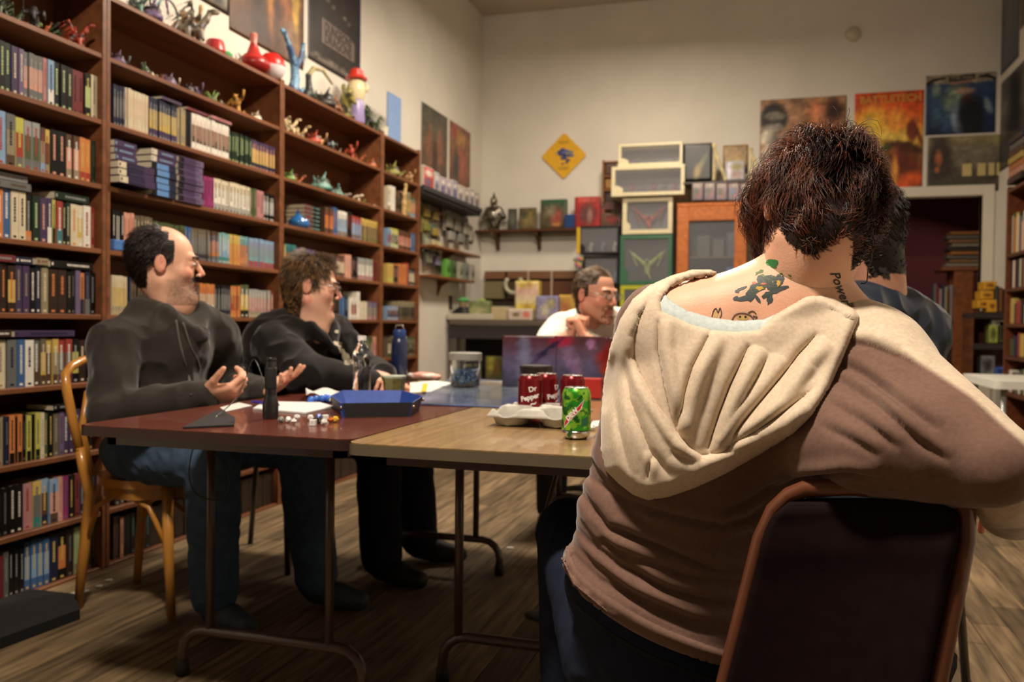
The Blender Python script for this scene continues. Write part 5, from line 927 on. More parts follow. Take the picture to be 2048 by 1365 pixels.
# display boxes
def window_box(label,r,Y,dep,fc,inner,inside=None,name='figure_box',fw=.12,group='windowed figure boxes'):
    x0,y0,x1,y1=r; X0,X1=at(x0,(y0+y1)/2,Y=Y).x,at(x1,(y0+y1)/2,Y=Y).x; z0,z1=at((x0+x1)/2,y1,Y=Y).z,at((x0+x1)/2,y0,Y=Y).z; W_,H_=X1-X0,z1-z0; f=fw*min(W_,H_)
    t=thing(name,label,'box',(X0,Y,z0),0,group); c=s2l(fc); m=MB()
    m.bbox((0,0,0),(W_,.012,f),c,.002); m.bbox((0,0,H_-f),(W_,.012,H_),c,.002); m.bbox((0,0,f),(f,.012,H_-f),c,.002); m.bbox((W_-f,0,f),(W_,.012,H_-f),c,.002); m.build('window_frame',M_GLOSS(),t)
    s=MB(); s.box((0,.012,0),(W_,dep,.006),c); s.box((0,.012,H_-.006),(W_,dep,H_),c); s.box((0,.012,.006),(.006,dep,H_-.006),c); s.box((W_-.006,.012,.006),(W_,dep,H_-.006),c); s.box((0,dep,0),(W_,dep+.004,H_),c); s.box((.008,dep-.012,.008),(W_-.008,dep-.004,H_-.008),s2l(inner)); s.build('carton',M_GLOSS(),t)
    MB().box((f*.9,.006,f*.9),(W_-f*.9,.008,H_-f*.9),(.9,.9,.95)).build('window_film',node_mat('window_film',rough=.08,alpha=.07,var=0,spec=1.0),t)
    MB().prism([(0,0),(W_*.16,0),(W_*.16,H_*.26),(W_*.10,H_*.34),(0,H_*.38)],-.0025,-.001,c,((1,0,0),(0,0,1),(0,1,0))).build('corner_label',M_GLOSS(),t)
    if inside: inside(t,W_,H_,dep,f)
    return t
def minis_in(cols,n):
    def f(t,W_,H_,dep,fr):
        for i in range(n):
            S_=SDF(); x=W_*(.25+.6*i/max(1,n-1)); S_.cone((x,dep*.5,fr+.012),(x,dep*.5,fr+H_*.28),H_*.06,H_*.05).ell((x,dep*.5,fr+H_*.36),H_*.05).cone((x-W_*.05,dep*.45,fr+H_*.15),(x+W_*.05,dep*.45,fr+H_*.30),.008,.012); V,Q=S_.mesh(.009); np_mesh('miniature',V,Q,M_FIG(),None,t,col=s2l(cols[i%len(cols)]))
    return f
def wings_in(col,hgt=.8):
    def f(t,W_,H_,dep,fr):
        S_=SDF(); c=(W_*.5,dep*.5,H_*.35); S_.ell(c,(W_*.06,.02,H_*.16))
        for s in (-1,1): S_.cone((W_*.5,dep*.5,H_*.42),(W_*(.5+s*.34),dep*.45,H_*hgt),.012,.006); S_.cone((W_*(.5+s*.34),dep*.45,H_*hgt),(W_*(.5+s*.20),dep*.5,H_*.40),.006,.010); S_.cone((W_*(.5+s*.26),dep*.45,H_*(hgt-.08)),(W_*(.5+s*.08),dep*.5,H_*.42),.012,.010)
        S_.cone((W_*.5,dep*.5,H_*.3),(W_*.58,dep*.3,H_*.12),.012,.006).ell((W_*.5,dep*.35,H_*.5),(.016,.03,.016)); V,Q=S_.mesh(.007); np_mesh('winged_figure',V,Q,M_FIG(),None,t,col=s2l(col))
    return f
window_box('cream windowed box, topmost of the three beside the wooden cabinet',(1237,286,1365,331),7.7,.28,(206,196,160),(110,110,122),minis_in([(90,90,96)],3))
window_box('wide cream windowed box, middle of the three, with small violet figures',(1223,331,1369,391),7.65,.3,(206,196,160),(110,110,118),minis_in([(110,70,80),(90,84,90)],5))
window_box('square cream windowed box with a red winged figure, lowest of the three',(1245,395,1345,468),7.7,.2,(206,196,160),(96,100,112),wings_in((130,50,36)))
window_box('green-framed windowed box with a green creature',(1240,470,1344,570),7.7,.2,(56,100,76),(24,28,34),wings_in((110,130,60),.7),fw=.08)
window_box('yellow-green framed windowed box half hidden by the cream hood',(1240,571,1344,640),7.7,.2,(170,170,50),(22,22,28),minis_in([(60,60,60)],2),fw=.12)
window_box('black windowed box with a yellow edge, left of the green-framed box',(1158,452,1238,508),7.75,.2,(30,30,34),(36,42,52),minis_in([(120,120,110),(70,80,90)],3),fw=.07)
window_box('black windowed box under the yellow-edged one',(1166,512,1238,570),7.75,.2,(24,24,28),(30,36,50),minis_in([(60,66,84)],2),fw=.08)
window_box('black carton at the bottom of the figure boxes',(1166,572,1238,640),7.75,.2,(20,20,24),(24,26,34),None,fw=.08)
fb('yellow_strip','yellow upright edge strip on the black windowed box','strip',(1153,455,1160,508),7.74,.02,s2l((196,160,40)))
tt,RR=fb('low_cupboard','dark low cupboard under the stack of figure boxes','cupboard',(1160,652,1346,800),7.74,.35,s2l((60,40,28)),M_WOOD())
fb('cupboard_lid','thin dark board on the low cupboard','board',(1156,643,1350,651),7.70,.4,s2l((70,46,30)),M_WOOD())
t=thing('tiered_rack','small brown tiered rack of jars left of the cream boxes','rack',(0,0,0)); 
for i in range(3):
    y0=322+i*28; fb('tier',None,None,(1207,y0,1236,y0+4),8.02,.1,s2l((130,84,50)),M_WOOD(),parent=t); fb('jar_row',None,None,(1210,y0+8,1234,y0+27),8.04,.05,s2l(((84,60,50),(150,110,60),(60,46,44))[i]),M_GLOSS(),.008,parent=t)
fb('side',None,None,(1204,320,1208,406),8.02,.12,s2l((130,84,50)),M_WOOD(),parent=t)
# wooden cabinet with glass door
YK=7.6; X0,X1=at(1353,500,Y=YK).x,at(1494,500,Y=YK).x; ZK=at(1420,405,Y=YK).z; t=thing('glass_cabinet','honey-brown wooden cabinet with a glass door, behind the woman','cabinet',(X0,YK,0)); WK=X1-X0; hc=s2l((176,100,44)); fwd_=.105
MB().bbox((0,0,ZK-.03),(WK,.45,ZK),hc,.004).build('cabinet_top',M_WOOD(),t)
m=MB()
for a,b in (((0,.02,0),(.02,.44,ZK-.03)),((WK-.02,.02,0),(WK,.44,ZK-.03)),((.02,.42,0),(WK-.02,.44,ZK-.03)),((.02,.02,0),(WK-.02,.42,.08))): m.bbox(a,b,tuple(v*.55 for v in hc),.002)
m.build('carcass',M_WOOD(),t)
d=MB(); d.bbox((.004,-.022,.09),(fwd_,0.018,ZK-.035),hc,.004); d.bbox((WK-fwd_,-.022,.09),(WK-.004,.018,ZK-.035),hc,.004); d.bbox((fwd_,-.022,ZK-.16),(WK-fwd_,.018,ZK-.035),hc,.004); d.bbox((fwd_,-.022,.09),(WK-fwd_,.018,.20),hc,.004); do=d.build('door',M_WOOD(),t)
MB().box((fwd_-.005,-.004,.195),(WK-fwd_+.005,0,ZK-.155),(.5,.55,.6)).build('pane',node_mat('door_glass',rough=.05,alpha=.12,var=0,spec=1),do); MB().ball((WK-fwd_*.5,-.035,1.1),.014,(.3,.25,.15)).build('knob',M_CHROME(),do,True)
for z in (.5,.9,1.25,1.6,1.9): MB().bbox((.02,.03,z),(WK-.02,.41,z+.014),(.10,.055,.03),.002).build('shelf',M_WOOD(),t)
rng=random.Random(3)
for i,(x,z,w_,h_,c,lab) in enumerate([(.16,1.615,.12,.20,(50,56,44),'dark green box'),(.30,1.615,.10,.16,(70,60,44),'brown box'),(.42,1.615,.09,.22,(40,44,54),'slate box'),(.15,1.265,.14,.20,(60,60,60),'grey box'),(.31,1.265,.10,.17,(84,80,60),'olive box'),(.42,1.265,.13,.26,(70,110,190),'bright blue box'),(.17,1.915,.16,.14,(50,40,34),'dark box'),(.36,1.915,.14,.16,(60,56,50),'taupe box')]):
    MB().bbox((x,.15,z),(x+w_,.3,z+h_),s2l(c),.004).build('shelf_box',M_GLOSS(),loc=(X0,YK,0),label='%s, %s inside the glass cabinet'%(lab,'lower middle' if z<1.3 else 'middle shelf' if z<1.7 else 'top shelf'),cat='box',group='boxes inside the glass cabinet')
# things on the cabinet
rng=random.Random(9)
for i in range(5):
    x0=1384+i*24; fb('card_box','grey and red printed card box, %s of the row on the cabinet'%ordn(i+1),'box',(x0,366,x0+23,402),7.62,.12,s2l((96,92,100)),group='card boxes on the cabinet',front=blobs([(90,84,96),(130,110,110)],[(.5,.4,.25,.25,0,(150,84,80),.5),(.5,.85,.4,.12,0,(150,140,130),.4),(.4,.5,.2,.2,0,((80,110,150) if i>2 else (70,84,70)),.5)],.35,6,80+i))
b,R=fb('black_game_box','black game box with a tan creature on its front, on the cabinet','box',(1366,287,1424,362),7.72,.25,s2l((24,24,22)),front=blobs((24,26,24),[(.5,.25,.12,.2,-20,(150,130,70),.4),(.62,.42,.08,.2,-40,(120,110,64),.4),(.75,.6,.05,.15,-30,(80,90,50),.4),(.5,.97,.5,.03,0,(90,64,40),.3)],.2,5,37))
b2_,R_=fb('support_board','flat grey board lying under the black game box','board',(1366,362,1520,366),7.64,.3,s2l((60,54,50)))
fb('gold_box','gold-brown box standing among the cream easels','box',(1446,290,1496,345),7.8,.1,s2l((130,100,50)),front=blobs([(90,70,40),(140,110,50),(120,90,50)],[(.5,.3,.3,.15,0,(170,150,70),.5)],.35,6,38))
fb('white_booklets','white and lilac booklets leaning against the gold box','booklets',(1450,322,1490,361),7.70,.05,s2l((170,166,176)),front=blobs((150,146,150),[(.2,.5,.1,.5,0,(200,196,210),.3),(.6,.7,.3,.15,0,(120,110,50),.4),(.6,.3,.25,.2,0,(140,110,100),.5)],.25,5,39))
for i,(x,y0) in enumerate(((1424,288),(1497,296))):
    t=thing('easel','cream wooden display easel, the %s one on the cabinet'%('left','right')[i],'easel',at(x,362,Y=7.68)); k=.0045
    for (dx0,dx1) in ((2,28),(6,4)): p0=at(x+dx0,y0,Y=7.68)-t.location; p1=at(x+dx1,361,Y=7.68)-t.location; MB().tube([p0,p1],.013,s2l((206,192,150)),4).build('slat',M_WOOD(),t)
# doorway: case and paper stacks in the room beyond
YD=8.55; t=thing('pine_case','brown wooden shelf unit just inside the doorway','shelving',(0,0,0)); fb('side_panel',None,None,(1906,540,1945,800),YD,.35,s2l((120,70,36)),M_WOOD(),parent=t); fb('top_board',None,None,(1884,534,1985,541),YD-.02,.4,s2l((120,74,44)),M_WOOD(),parent=t)
for y in (645,725): fb('shelf',None,None,(1850,y,1906,y+8),YD,.3,s2l((50,34,26)),M_WOOD(),parent=t)
for i in range(9): fb('magazine','%s magazine, %s from the bottom of the stack seen through the doorway'%(('pale','tan','grey','orange-edged','dark')[i%5],ordn(i+1)),'magazine',(1893+(i*7)%12,527-i*8,1975-(i*5)%9,533-i*8),YD+.02+.01*(i%3),.2,s2l(((130,120,104),(120,90,60),(96,90,84),(150,96,50),(50,44,40))[i%5]),M_PAPER(),.002,group='magazines stacked beyond the doorway')
for i in range(7): fb('case_book','%s book leaning in the shelf beyond the doorway'%('grey','dark red','pale','navy','cream','brown','white')[i],'book',(1868+i*5.4,568+(i*5)%14,1872.6+i*5.4,643),YD+.05,.2,s2l(((110,104,110),(120,44,50),(150,140,130),(50,56,80),(150,140,110),(90,60,40),(130,130,130))[i]),group='books beyond the doorway')
for i in range(6): fb('case_book','%s book low in the shelf beyond the doorway'%('dim grey','dim blue','dim tan','dim cream','dim brown','dim black')[i],'book',(1872+i*5.4,660+(i*5)%14,1876.6+i*5.4,724),YD+.05,.2,s2l(((80,80,84),(50,60,84),(120,100,60),(130,120,96),(80,56,40),(40,40,40))[i]),group='books beyond the doorway')
# rack with yellow boxes in front of the door frame
YR=7.35; t=thing('side_rack','dark open rack by the door frame carrying yellow boxes','rack',(0,0,0))
for y in (626,688,752): fb('shelf',None,None,(1944,y,2016,y+12),YR,.35,s2l((36,28,24)),M_MATTE(),parent=t)
fb('back_panel',None,None,(1944,622,2014,770),YR+.33,.02,s2l((90,50,28)),M_WOOD(),parent=t); fb('side_panel',None,None,(1942,622,1946,860),YR,.33,s2l((90,52,30)),M_WOOD(),parent=t)
for i,(x,y) in enumerate(((1956,600),(1962,582),(1968,563),(1976,600))): fb('yellow_box','yellow box, %s'%('lowest of the three by the door frame','middle of the three by the door frame','topmost of the three by the door frame','nearest the dark boxes on the rack')[i],'box',(x,y,x+26-(8 if i==3 else 0),y+(17 if i<3 else 25)),YR+.05*(i!=3),.2,s2l((190,140,40)),group='yellow boxes on the rack',front=blobs((190,140,40),[(.5,.5,.3,.2,0,(110,70,30),.4)],.3,5,90+i))
for i in range(3): fb('dark_box','%s upright box at the right of the yellow ones'%('slate','brown','black')[i],'box',(1992+i*7,572+i*3,1998+i*7,625),YR,.2,s2l(((50,54,56),(110,70,40),(30,28,28))[i]))
for i,(r,c,n_) in enumerate((((1978,650,1996,687),(150,160,80),'green and white'),((1998,643,2014,687),(60,66,40),'dark green'),((1984,640,2008,652),(170,170,150),'pale'),((1962,712,1990,751),(110,110,110),'grey'),((1990,735,2010,751),(60,90,170),'blue'))): fb('rack_item','%s packet on the rack by the door frame'%n_,'packet',r,YR+.05,.15,s2l(c),front=blobs(c,[(.5,.5,.3,.3,0,tuple(v*.5 for v in c),.5)],.4,6,95+i))
# bookcase on the right wall
XR=1.60; yE=at(2011,500,X=XR).y; t=thing('wall_bookcase','brown bookcase against the right wall, cut by the frame edge','bookcase',(XR,yE-.9,0)); RS=[at(2030,y,X=XR).z for y in (372,505,575,648,715,790)]
zt=RS[0]; MB().bbox((0,.87,0),(WR-XR,.9,zt+.02),s2l((96,50,26)),.003).build('side_panel',M_WOOD(),t); MB().bbox((0,-.21,0),(WR-XR,-.18,zt+.02),s2l((96,50,26)),.003).build('side_panel',M_WOOD(),t)
for z in RS: MB().bbox((0,-.18,z-.025),(WR-XR-.01,.87,z),s2l((80,42,22)),.003).build('shelf',M_WOOD(),t)
MB().box((WR-XR-.012,-.18,0),(WR-XR-.002,.87,zt),s2l((50,28,18))).build('back_panel',M_WOOD(),t)
rng=random.Random(21); pal=[('gold','Y'),('white','W'),('black','K'),('brown','d'),('red','R'),('salmon','S'),('grey','H'),('olive','g'),('orange','O'),('navy','N'),('cream','C')]
for si in range(1,6):
    y=yE-.035; k=0
    while y>yE-.80:
        w_=rng.uniform(.022,.045) if si<3 else rng.uniform(.04,.11); hh=min(rng.uniform(.20,.30),RS[si-1]-RS[si]-.04) if si<3 else rng.uniform(.12,.18); nm,kc=rng.choice(pal); k+=1
        MB().bbox((XR+.03,y-w_+.002,RS[si]+.001),(XR+.22,y,RS[si]+hh),lin(kc),.003).build('boxed_game',M_GLOSS(),label='%s game box, %s from the far end, %s shelf of the right wall bookcase'%(nm,ordn(k),SHN[si]),cat='game box',group='game boxes in the right wall bookcase'); y-=w_
for i in range(7): 
    nm,kc=pal[(i*3+2)%11]; MB().bbox((XR-.02+.004*(i%3),yE-.42,zt+.021+i*.045),(XR+.24,yE-.08-.015*(i%2),zt+.064+i*.045),tuple(v*.6 for v in lin(kc)),.004).build('flat_game',M_GLOSS(),label='%s flat game box, %s from the bottom of the stack on the right bookcase'%(nm,ordn(i+1)),cat='game box',group='flat game boxes under the cat')
zcat=zt+.021+7*.045; S_=SDF().ell((0,0,.07),(.05,.045,.075),k=.02).ell((0,-.01,.185),(.042,.04,.038),k=.02).cone((-.026,-.01,.215),(-.030,-.01,.240),.013,.004,.006).cone((.026,-.01,.215),(.030,-.01,.240),.013,.004,.006).cone((-.02,-.035,.13),(-.022,-.045,.01),.015,.013).cone((.02,-.035,.13),(.022,-.045,.01),.015,.013).ell((0,-.045,.175),(.016,.014,.011)).cone((.04,.03,.02),(.09,-.01,.03),.013,.009)
t=sdf_thing(S_,.006,'cat_figure','pale yellow sitting cat figure high on the right bookcase','figurine',(XR+.12,yE-.22,zcat),M_FIG(),lambda V:np.tile(s2l((196,172,110)),(len(V),1))); t.rotation_euler=(0,0,-.9)
for s in (-1,1): MB().ball((s*.016,-.049,.192),.005,(.02,.015,.01)).build('eye',M_GLOSS(),t,True)
# ---------------- figurines on the bookcases ----------------
FM={}
M_FIGO=bpy.data.materials.new('tabletop_miniature'); M_FIGO.use_nodes=True; nt=M_FIGO.node_tree; N=nt.nodes; L=nt.links; b=N['Principled BSDF']; b.inputs['Roughness'].default_value=.45
oi=N.new('ShaderNodeObjectInfo'); tc=N.new('ShaderNodeTexCoord'); nz=N.new('ShaderNodeTexNoise'); nz.inputs['Scale'].default_value=38; nz.inputs['Detail'].default_value=2; L.new(tc.outputs['Object'],nz.inputs[0]); rp=N.new('ShaderNodeValToRGB'); rp.color_ramp.elements[0].position=.40; rp.color_ramp.elements[0].color=(.10,.08,.07,1); rp.color_ramp.elements[1].position=.62; rp.color_ramp.elements[1].color=(1,1,1,1); e=rp.color_ramp.elements.new(.5); e.color=(1,.8,.6,1); L.new(nz.outputs[0],rp.inputs[0]); mx=N.new('ShaderNodeMix'); mx.data_type='RGBA'; mx.blend_type='MULTIPLY'; mx.inputs[0].default_value=1; L.new(oi.outputs['Color'],mx.inputs[6]); L.new(rp.outputs[0],mx.inputs[7]); L.new(mx.outputs[2],b.inputs['Base Color'])
def fig_mesh(kind):
    if kind in FM: return FM[kind]
    S=SDF(); 
    if kind=='warrior': S.ell((0,0,.003),(.028,.028,.005),k=.004).cone((-.008,0,.005),(-.006,0,.030),.007,.008,.006).cone((.009,0,.005),(.006,0,.030),.007,.008,.006).cone((0,0,.032),(0,0,.052),.012,.014,.006).ell((0,-.002,.066),.009,k=.004).cone((.012,0,.054),(.026,-.008,.044),.006,.005,.004).cone((-.012,0,.054),(-.024,-.010,.050),.006,.005,.004).cone((-.026,-.012,.02),(-.024,-.012,.088),.0028,.0022,.002).ell((.030,-.010,.044),(.006,.014,.016),k=.003)
    if kind=='beast': S.ell((0,0,.003),(.036,.026,.005),k=.004).cone((-.022,0,.034),(.020,0,.038),.015,.018,.01).cone((.02,0,.042),(.042,0,.056),.011,.010,.008).ell((.05,0,.056),(.014,.009,.009),k=.004).cone((-.03,0,.036),(-.055,0,.020),.007,.002,.006).cone((-.01,0,.05),(-.006,0,.066),.006,.001,.004).cone((.008,0,.055),(.012,0,.070),.006,.001,.004); [S.cone((x,s*.010,.03),(x+.003,s*.014,.004),.008,.006,.005) for x in (-.02,.02) for s in (-1,1)]
    if kind=='dragon':
        S.ell((0,0,.030),(.030,.018,.018),k=.01).chain([(.02,0,.038),(.036,0,.060),(.044,0,.080)],[.012,.008,.007],.008).ell((.056,0,.084),(.016,.007,.007),k=.004).chain([(-.02,0,.028),(-.045,.01,.016),(-.065,.03,.012)],[.012,.007,.002],.008)
        for s in (-1,1): S.cone((.0,s*.012,.042),(-.01,s*.040,.088),.005,.003,.004).cone((-.01,s*.040,.088),(-.050,s*.055,.060),.003,.0018,.003).cone((-.005,s*.026,.066),(-.035,s*.030,.044),.0055,.002,.004).cone((-.01,s*.036,.080),(-.042,s*.045,.052),.005,.002,.004).cone((-.002,s*.02,.054),(-.028,s*.018,.036),.006,.002,.004); [S.cone((x,s*.014,.026),(x+.006,s*.018,.004),.008,.006,.005) for x in (-.016,.018)]
    if kind=='giant': S.ell((0,0,.003),(.034,.030,.005),k=.004).cone((-.014,0,.006),(-.012,0,.036),.011,.012,.006).cone((.014,0,.006),(.012,0,.036),.011,.012,.006).ell((0,0,.058),(.026,.020,.026),k=.01).ell((0,-.012,.088),(.012,.012,.013),k=.006).cone((-.024,0,.07),(-.042,-.01,.045),.010,.008,.006).cone((.024,0,.07),(.044,-.012,.086),.010,.008,.006).cone((.045,-.012,.07),(.05,-.014,.118),.004,.008,.003).cone((-.01,0,.098),(-.018,0,.112),.004,.001,.003).cone((.01,0,.098),(.018,0,.112),.004,.001,.003)
    if kind=='mound': S.ell((0,0,.01),(.045,.035,.02),k=.01).ell((.015,0,.03),(.022,.02,.02),k=.01).cone((-.02,.0,.02),(-.025,0,.055),.008,.003,.006).cone((.01,0,.04),(.022,0,.072),.007,.003,.006).cone((-.005,.01,.02),(-.008,.012,.062),.006,.002,.005).ell((-.012,-.01,.03),(.014,.012,.014),k=.006)
    V,Q=S.mesh(.0042 if kind!='dragon' else .0036); V=V+vnormals(V,Q)*(fbm(V,110,hash(kind)%50 if False else len(kind))*.0022)[:,None]; V[:,2]=np.maximum(V[:,2],0)
    o=np_mesh('proto',V,Q,M_FIGO,None); FM[kind]=o.data; bpy.data.objects.remove(o); return FM[kind]
CN={'green':(96,130,60),'dark green':(50,70,40),'olive':(120,120,60),'grey':(120,116,110),'red':(150,60,40),'rust':(160,90,50),'gold':(180,140,60),'white':(200,195,180),'purple':(100,84,120),'blue-grey':(100,120,130),'teal':(90,130,126),'brown':(110,76,50),'black':(40,38,38),'orange':(190,110,60),'tan':(170,140,100),'bone':(196,184,150)}
def fig(kind,px,py,X,z,col,scale,label,rot=0,name=None,group='figurines along the bookcases'):
    q=at(px,py,X=X); o=bpy.data.objects.new(name or kind+'_figurine',fig_mesh(kind)); COL.objects.link(o); o.location=(X,q.y,z+.0005); scale=scale*(.72 if kind=='dragon' else .9); o.scale=(scale,)*3; o.rotation_euler=(0,0,rot); c=s2l(CN[col]); o.color=(*[min(1,v*1.25) for v in c],1); tag(o,label,'figurine',group); return o
KN={'warrior':'warrior','beast':'four-legged beast','dragon':'winged dragon','giant':'horned giant','mound':'rocky mound'}
def figs(sec,sh,L,py):
    for i,(px,kind,col,sc,rot) in enumerate(L): fig(kind,px,py,XF-.05-.07*(i%3),SH[sh],col,sc*.9,'%s %s miniature, %s figure on the %s shelf of the %s bookcase'%(col,KN[kind].split()[-1],ordn(i+1),SHN[sh],SN[sec]),rot)
figs(0,0,[(-6,'dragon','dark green',1.5,.3),(22,'dragon','dark green',1.5,1.2),(50,'beast','green',1.4,.2),(68,'warrior','black',1.5,.5),(86,'dragon','rust',1.3,2),(118,'dragon','dark green',2.0,1.0),(150,'dragon','red',1.6,.5),(176,'dragon','dark green',1.5,1.4)],60)
figs(1,0,[(233,'mound','purple',1.0,.3),(243,'giant','blue-grey',.75,1),(262,'dragon','green',1.0,.8),(288,'mound','dark green',1.1,2),(304,'warrior','white',.95,.5),(324,'warrior','brown',1.6,.2),(337,'mound','purple',1.0,1.1),(349,'giant','white',.7,.2),(362,'beast','teal',1.0,.6),(378,'mound','black',.9,1.5),(393,'giant','purple',.9,.2),(410,'mound','blue-grey',1.0,.3),(425,'dragon','green',1.0,1.4),(442,'warrior','grey',1.0,.3),(455,'beast','gold',1.1,.6),(472,'giant','gold',1.1,.2),(488,'beast','gold',1.1,2.2),(500,'dragon','dark green',1.0,.8),(511,'mound','white',.9,.4),(524,'dragon','dark green',1.1,.9),(540,'warrior','grey',.9,.3)],190)
figs(2,0,[(578,'dragon','bone',1.6,.9),(596,'dragon','bone',1.7,.3),(612,'beast','rust',1.6,.6),(626,'mound','red',1.4,.3),(638,'giant','tan',1.1,.8),(652,'mound','purple',1.2,1.8),(665,'warrior','blue-grey',1.1,.3),(676,'mound','grey',1.1,.3),(688,'dragon','green',1.3,1.2),(702,'giant','red',1.1,.2),(715,'dragon','rust',1.3,.4),(728,'giant','red',1.2,.6),(742,'mound','rust',1.1,.3),(754,'mound','grey',1.2,1.3)],290)
figs(2,1,[(578,'mound','green',1.1,.3),(594,'dragon','rust',1.2,.7),(608,'beast','brown',1.1,1.5),(640,'mound','teal',1.9,.5),(650,'warrior','orange',1.3,.3),(664,'giant','teal',1.1,.3),(676,'mound','teal',1.0,1.2),(688,'beast','grey',1.0,.5),(702,'warrior','brown',.9,.2),(714,'beast','white',.9,.2),(726,'mound','green',.9,.2),(738,'giant','white',.8,.2),(752,'mound','white',.9,.6)],380)
figs(3,0,[(783,'mound','olive',1.8,.3),(795,'dragon','olive',1.5,.7),(806,'mound','green',1.3,.7),(820,'giant','tan',1.0,.4),(828,'mound','orange',1.1,.4)],340)
# on the very top of the row
ZT=TOP+.015; XT=-2.60
def topat(px): return at(px,10+.515*(px-250),X=XT)
fig('dragon',383,70,XT,ZT,'grey',2.6,'grey rearing beast figure on top of the second bookcase',.9); fig('giant',372,60,XT-.05,ZT,'tan',1.6,'tan giant figure close behind the grey rearing beast',.4)
fig('mound',298,30,XT,ZT,'purple',1.5,'violet mound figure below the miniature bicycle wheels',.5); fig('dragon',272,20,XT,ZT,'teal',1.5,'teal figure at the near end of the second bookcase top',.5)
m=MB(); q=topat(330); 
for dy in (-.10,.08): m.tube([(0,dy+.065*math.cos(a),.07+.065*math.sin(a)) for a in [i*math.pi/9 for i in range(18)]],.005,(.06,.06,.07),6,closed=True)
for dy in (-.10,.08):
    for k in range(6): a=k*math.pi/6; m.tube([(0,dy-.06*math.cos(a),.07-.06*math.sin(a)),(0,dy+.06*math.cos(a),.07+.06*math.sin(a))],.0012,(.3,.3,.3),4)
m.tube([(0,-.10,.07),(0,-.03,.15),(0,.06,.15),(0,.08,.07)],.005,(.15,.03,.2),6); m.tube([(0,-.03,.15),(0,-.01,.07),(0,.06,.15)],.005,(.10,.25,.3),6); m.tube([(-.04,.065,.18),(0,.06,.15),(.04,.065,.18)],.004,(.5,.5,.5),6); m.build('toy_bicycle',M_METAL(),smooth=True,loc=(q.x,topat(312).y,ZT),label='small toy bicycle on top of the second bookcase',cat='toy')
q=topat(430); MB().lathe([(0,0),(.045,0),(.05,.01),(.042,.055),(.036,.062),(0,.064)],(XT,q.y,ZT),s2l((170,50,50)),20).build('red_pot',M_PLAS(),smooth=35,label='small red pot on the bookcase top, left of the green one',cat='pot')
q=topat(452); MB().lathe([(0,0),(.028,0),(.034,.02),(.02,.034),(0,.036)],(XT,q.y,ZT),s2l((90,170,110)),16).build('green_dish',M_PLAS(),smooth=35,label='tiny green dish beside the small red pot',cat='dish')
q=topat(477); MB().tube([(0,.022*math.cos(a),.028+.026*math.sin(a)) for a in [i*math.pi/8 for i in range(16)]],.004,(.3,.3,.28),6,closed=True).build('metal_ring',M_CHROME(),smooth=True,loc=(XT,q.y,ZT+.002),label='little metal ring standing on the bookcase top',cat='ring')
q=topat(507); MB().lathe([(0,0),(.06,0),(.088,.03),(.08,.06),(.035,.10),(.018,.15),(.020,.20),(.014,.205),(.012,.15),(0,.10)],(XT,q.y,ZT),s2l((170,44,40)),28,cols=[s2l((140,24,22))]*3+[s2l((176,50,44))]*2+[s2l((190,110,96)),s2l((200,180,150))]+[s2l((90,20,20))]*2).build('red_vase',M_PLAS(),smooth=60,label='red long-necked vase on the bookcase top',cat='vase')
q=topat(543); MB().lathe([(0,0),(.04,.006),(.068,.035),(.076,.074),(.072,.078)],(XT,q.y,ZT),s2l((206,196,196)),28).build('ball_half',M_PLAS(),smooth=True) if False else None
mb=MB(); mb.lathe([(0,0),(.04,.008),(.066,.036),(.076,.076),(.066,.116),(.04,.144),(0,.152)],(0,0,0),n=28,cols=[s2l((206,196,200))]*3+[s2l((200,36,30))]*3); mb.build('two_tone_ball',M_PLAS(),smooth=True,loc=(XT,q.y,ZT),label='glossy ball, red above and white below, beside the red vase',cat='ball')
S_=SDF().chain([(0,-.02,.0),(0,0,.08),(0,-.01,.17),(0,-.06,.24),(0,-.11,.30)],[.032,.026,.024,.018,.010],.01).chain([(0,0,.12),(0,.05,.20),(0,.085,.30)],[.016,.012,.008]).chain([(0,.085,.30),(0,.11,.24),(0,.09,.16)],[.007,.005,.003]).chain([(0,-.02,.03),(0,.06,.02),(0,.10,.06)],[.02,.014,.005]).ell((0,-.125,.31),(.014,.03,.016)).cone((0,.085,.30),(0,.13,.33),.007,.003)
q=topat(590); t=sdf_thing(S_,.006,'blue_dragon','tall blue long-necked dragon figure on the bookcase top','figurine',(XT,q.y,ZT),M_FIG(),lambda V:np.where((fbm(V,18,4)>0)[:,None],np.array(s2l((56,84,120))),np.array(s2l((100,140,170)))))
S_=SDF().chain([(0,-.03,.0),(0,0,.06),(0,-.01,.14),(0,.05,.20),(0,.16,.22),(0,.28,.17)],[.026,.022,.016,.013,.010,.008],.01).chain([(0,-.01,.05),(0,.07,.03),(0,.08,.08)],[.014,.008,.004]).ell((0,0,.03),(.03,.05,.03))
q=topat(618); sdf_thing(S_,.006,'black_dragon','black crouching figure with a pale arching branch on the bookcase top','figurine',(XT,q.y,ZT),M_FIG(),lambda V:np.where((V[:,2]>.15)[:,None],np.array(s2l((150,140,100))),np.array(s2l((34,40,36)))))
for i,(px,k,c,s_,lab) in enumerate([(648,'mound','black',1.9,'black lumpy figure under the arching branch'),(668,'mound','brown',1.8,'brown lumpy figure, farther of the two under the banner'),(694,'giant','olive',2.2,'tall olive figure just left of the red-capped bottle'),(732,'dragon','dark green',2.2,'dark green dragon right of the red-capped bottle'),(750,'dragon','dark green',1.7,'smaller dark green dragon before the white mug')]): fig(k,px,0,XT,ZT,c,s_,lab,.5+i)
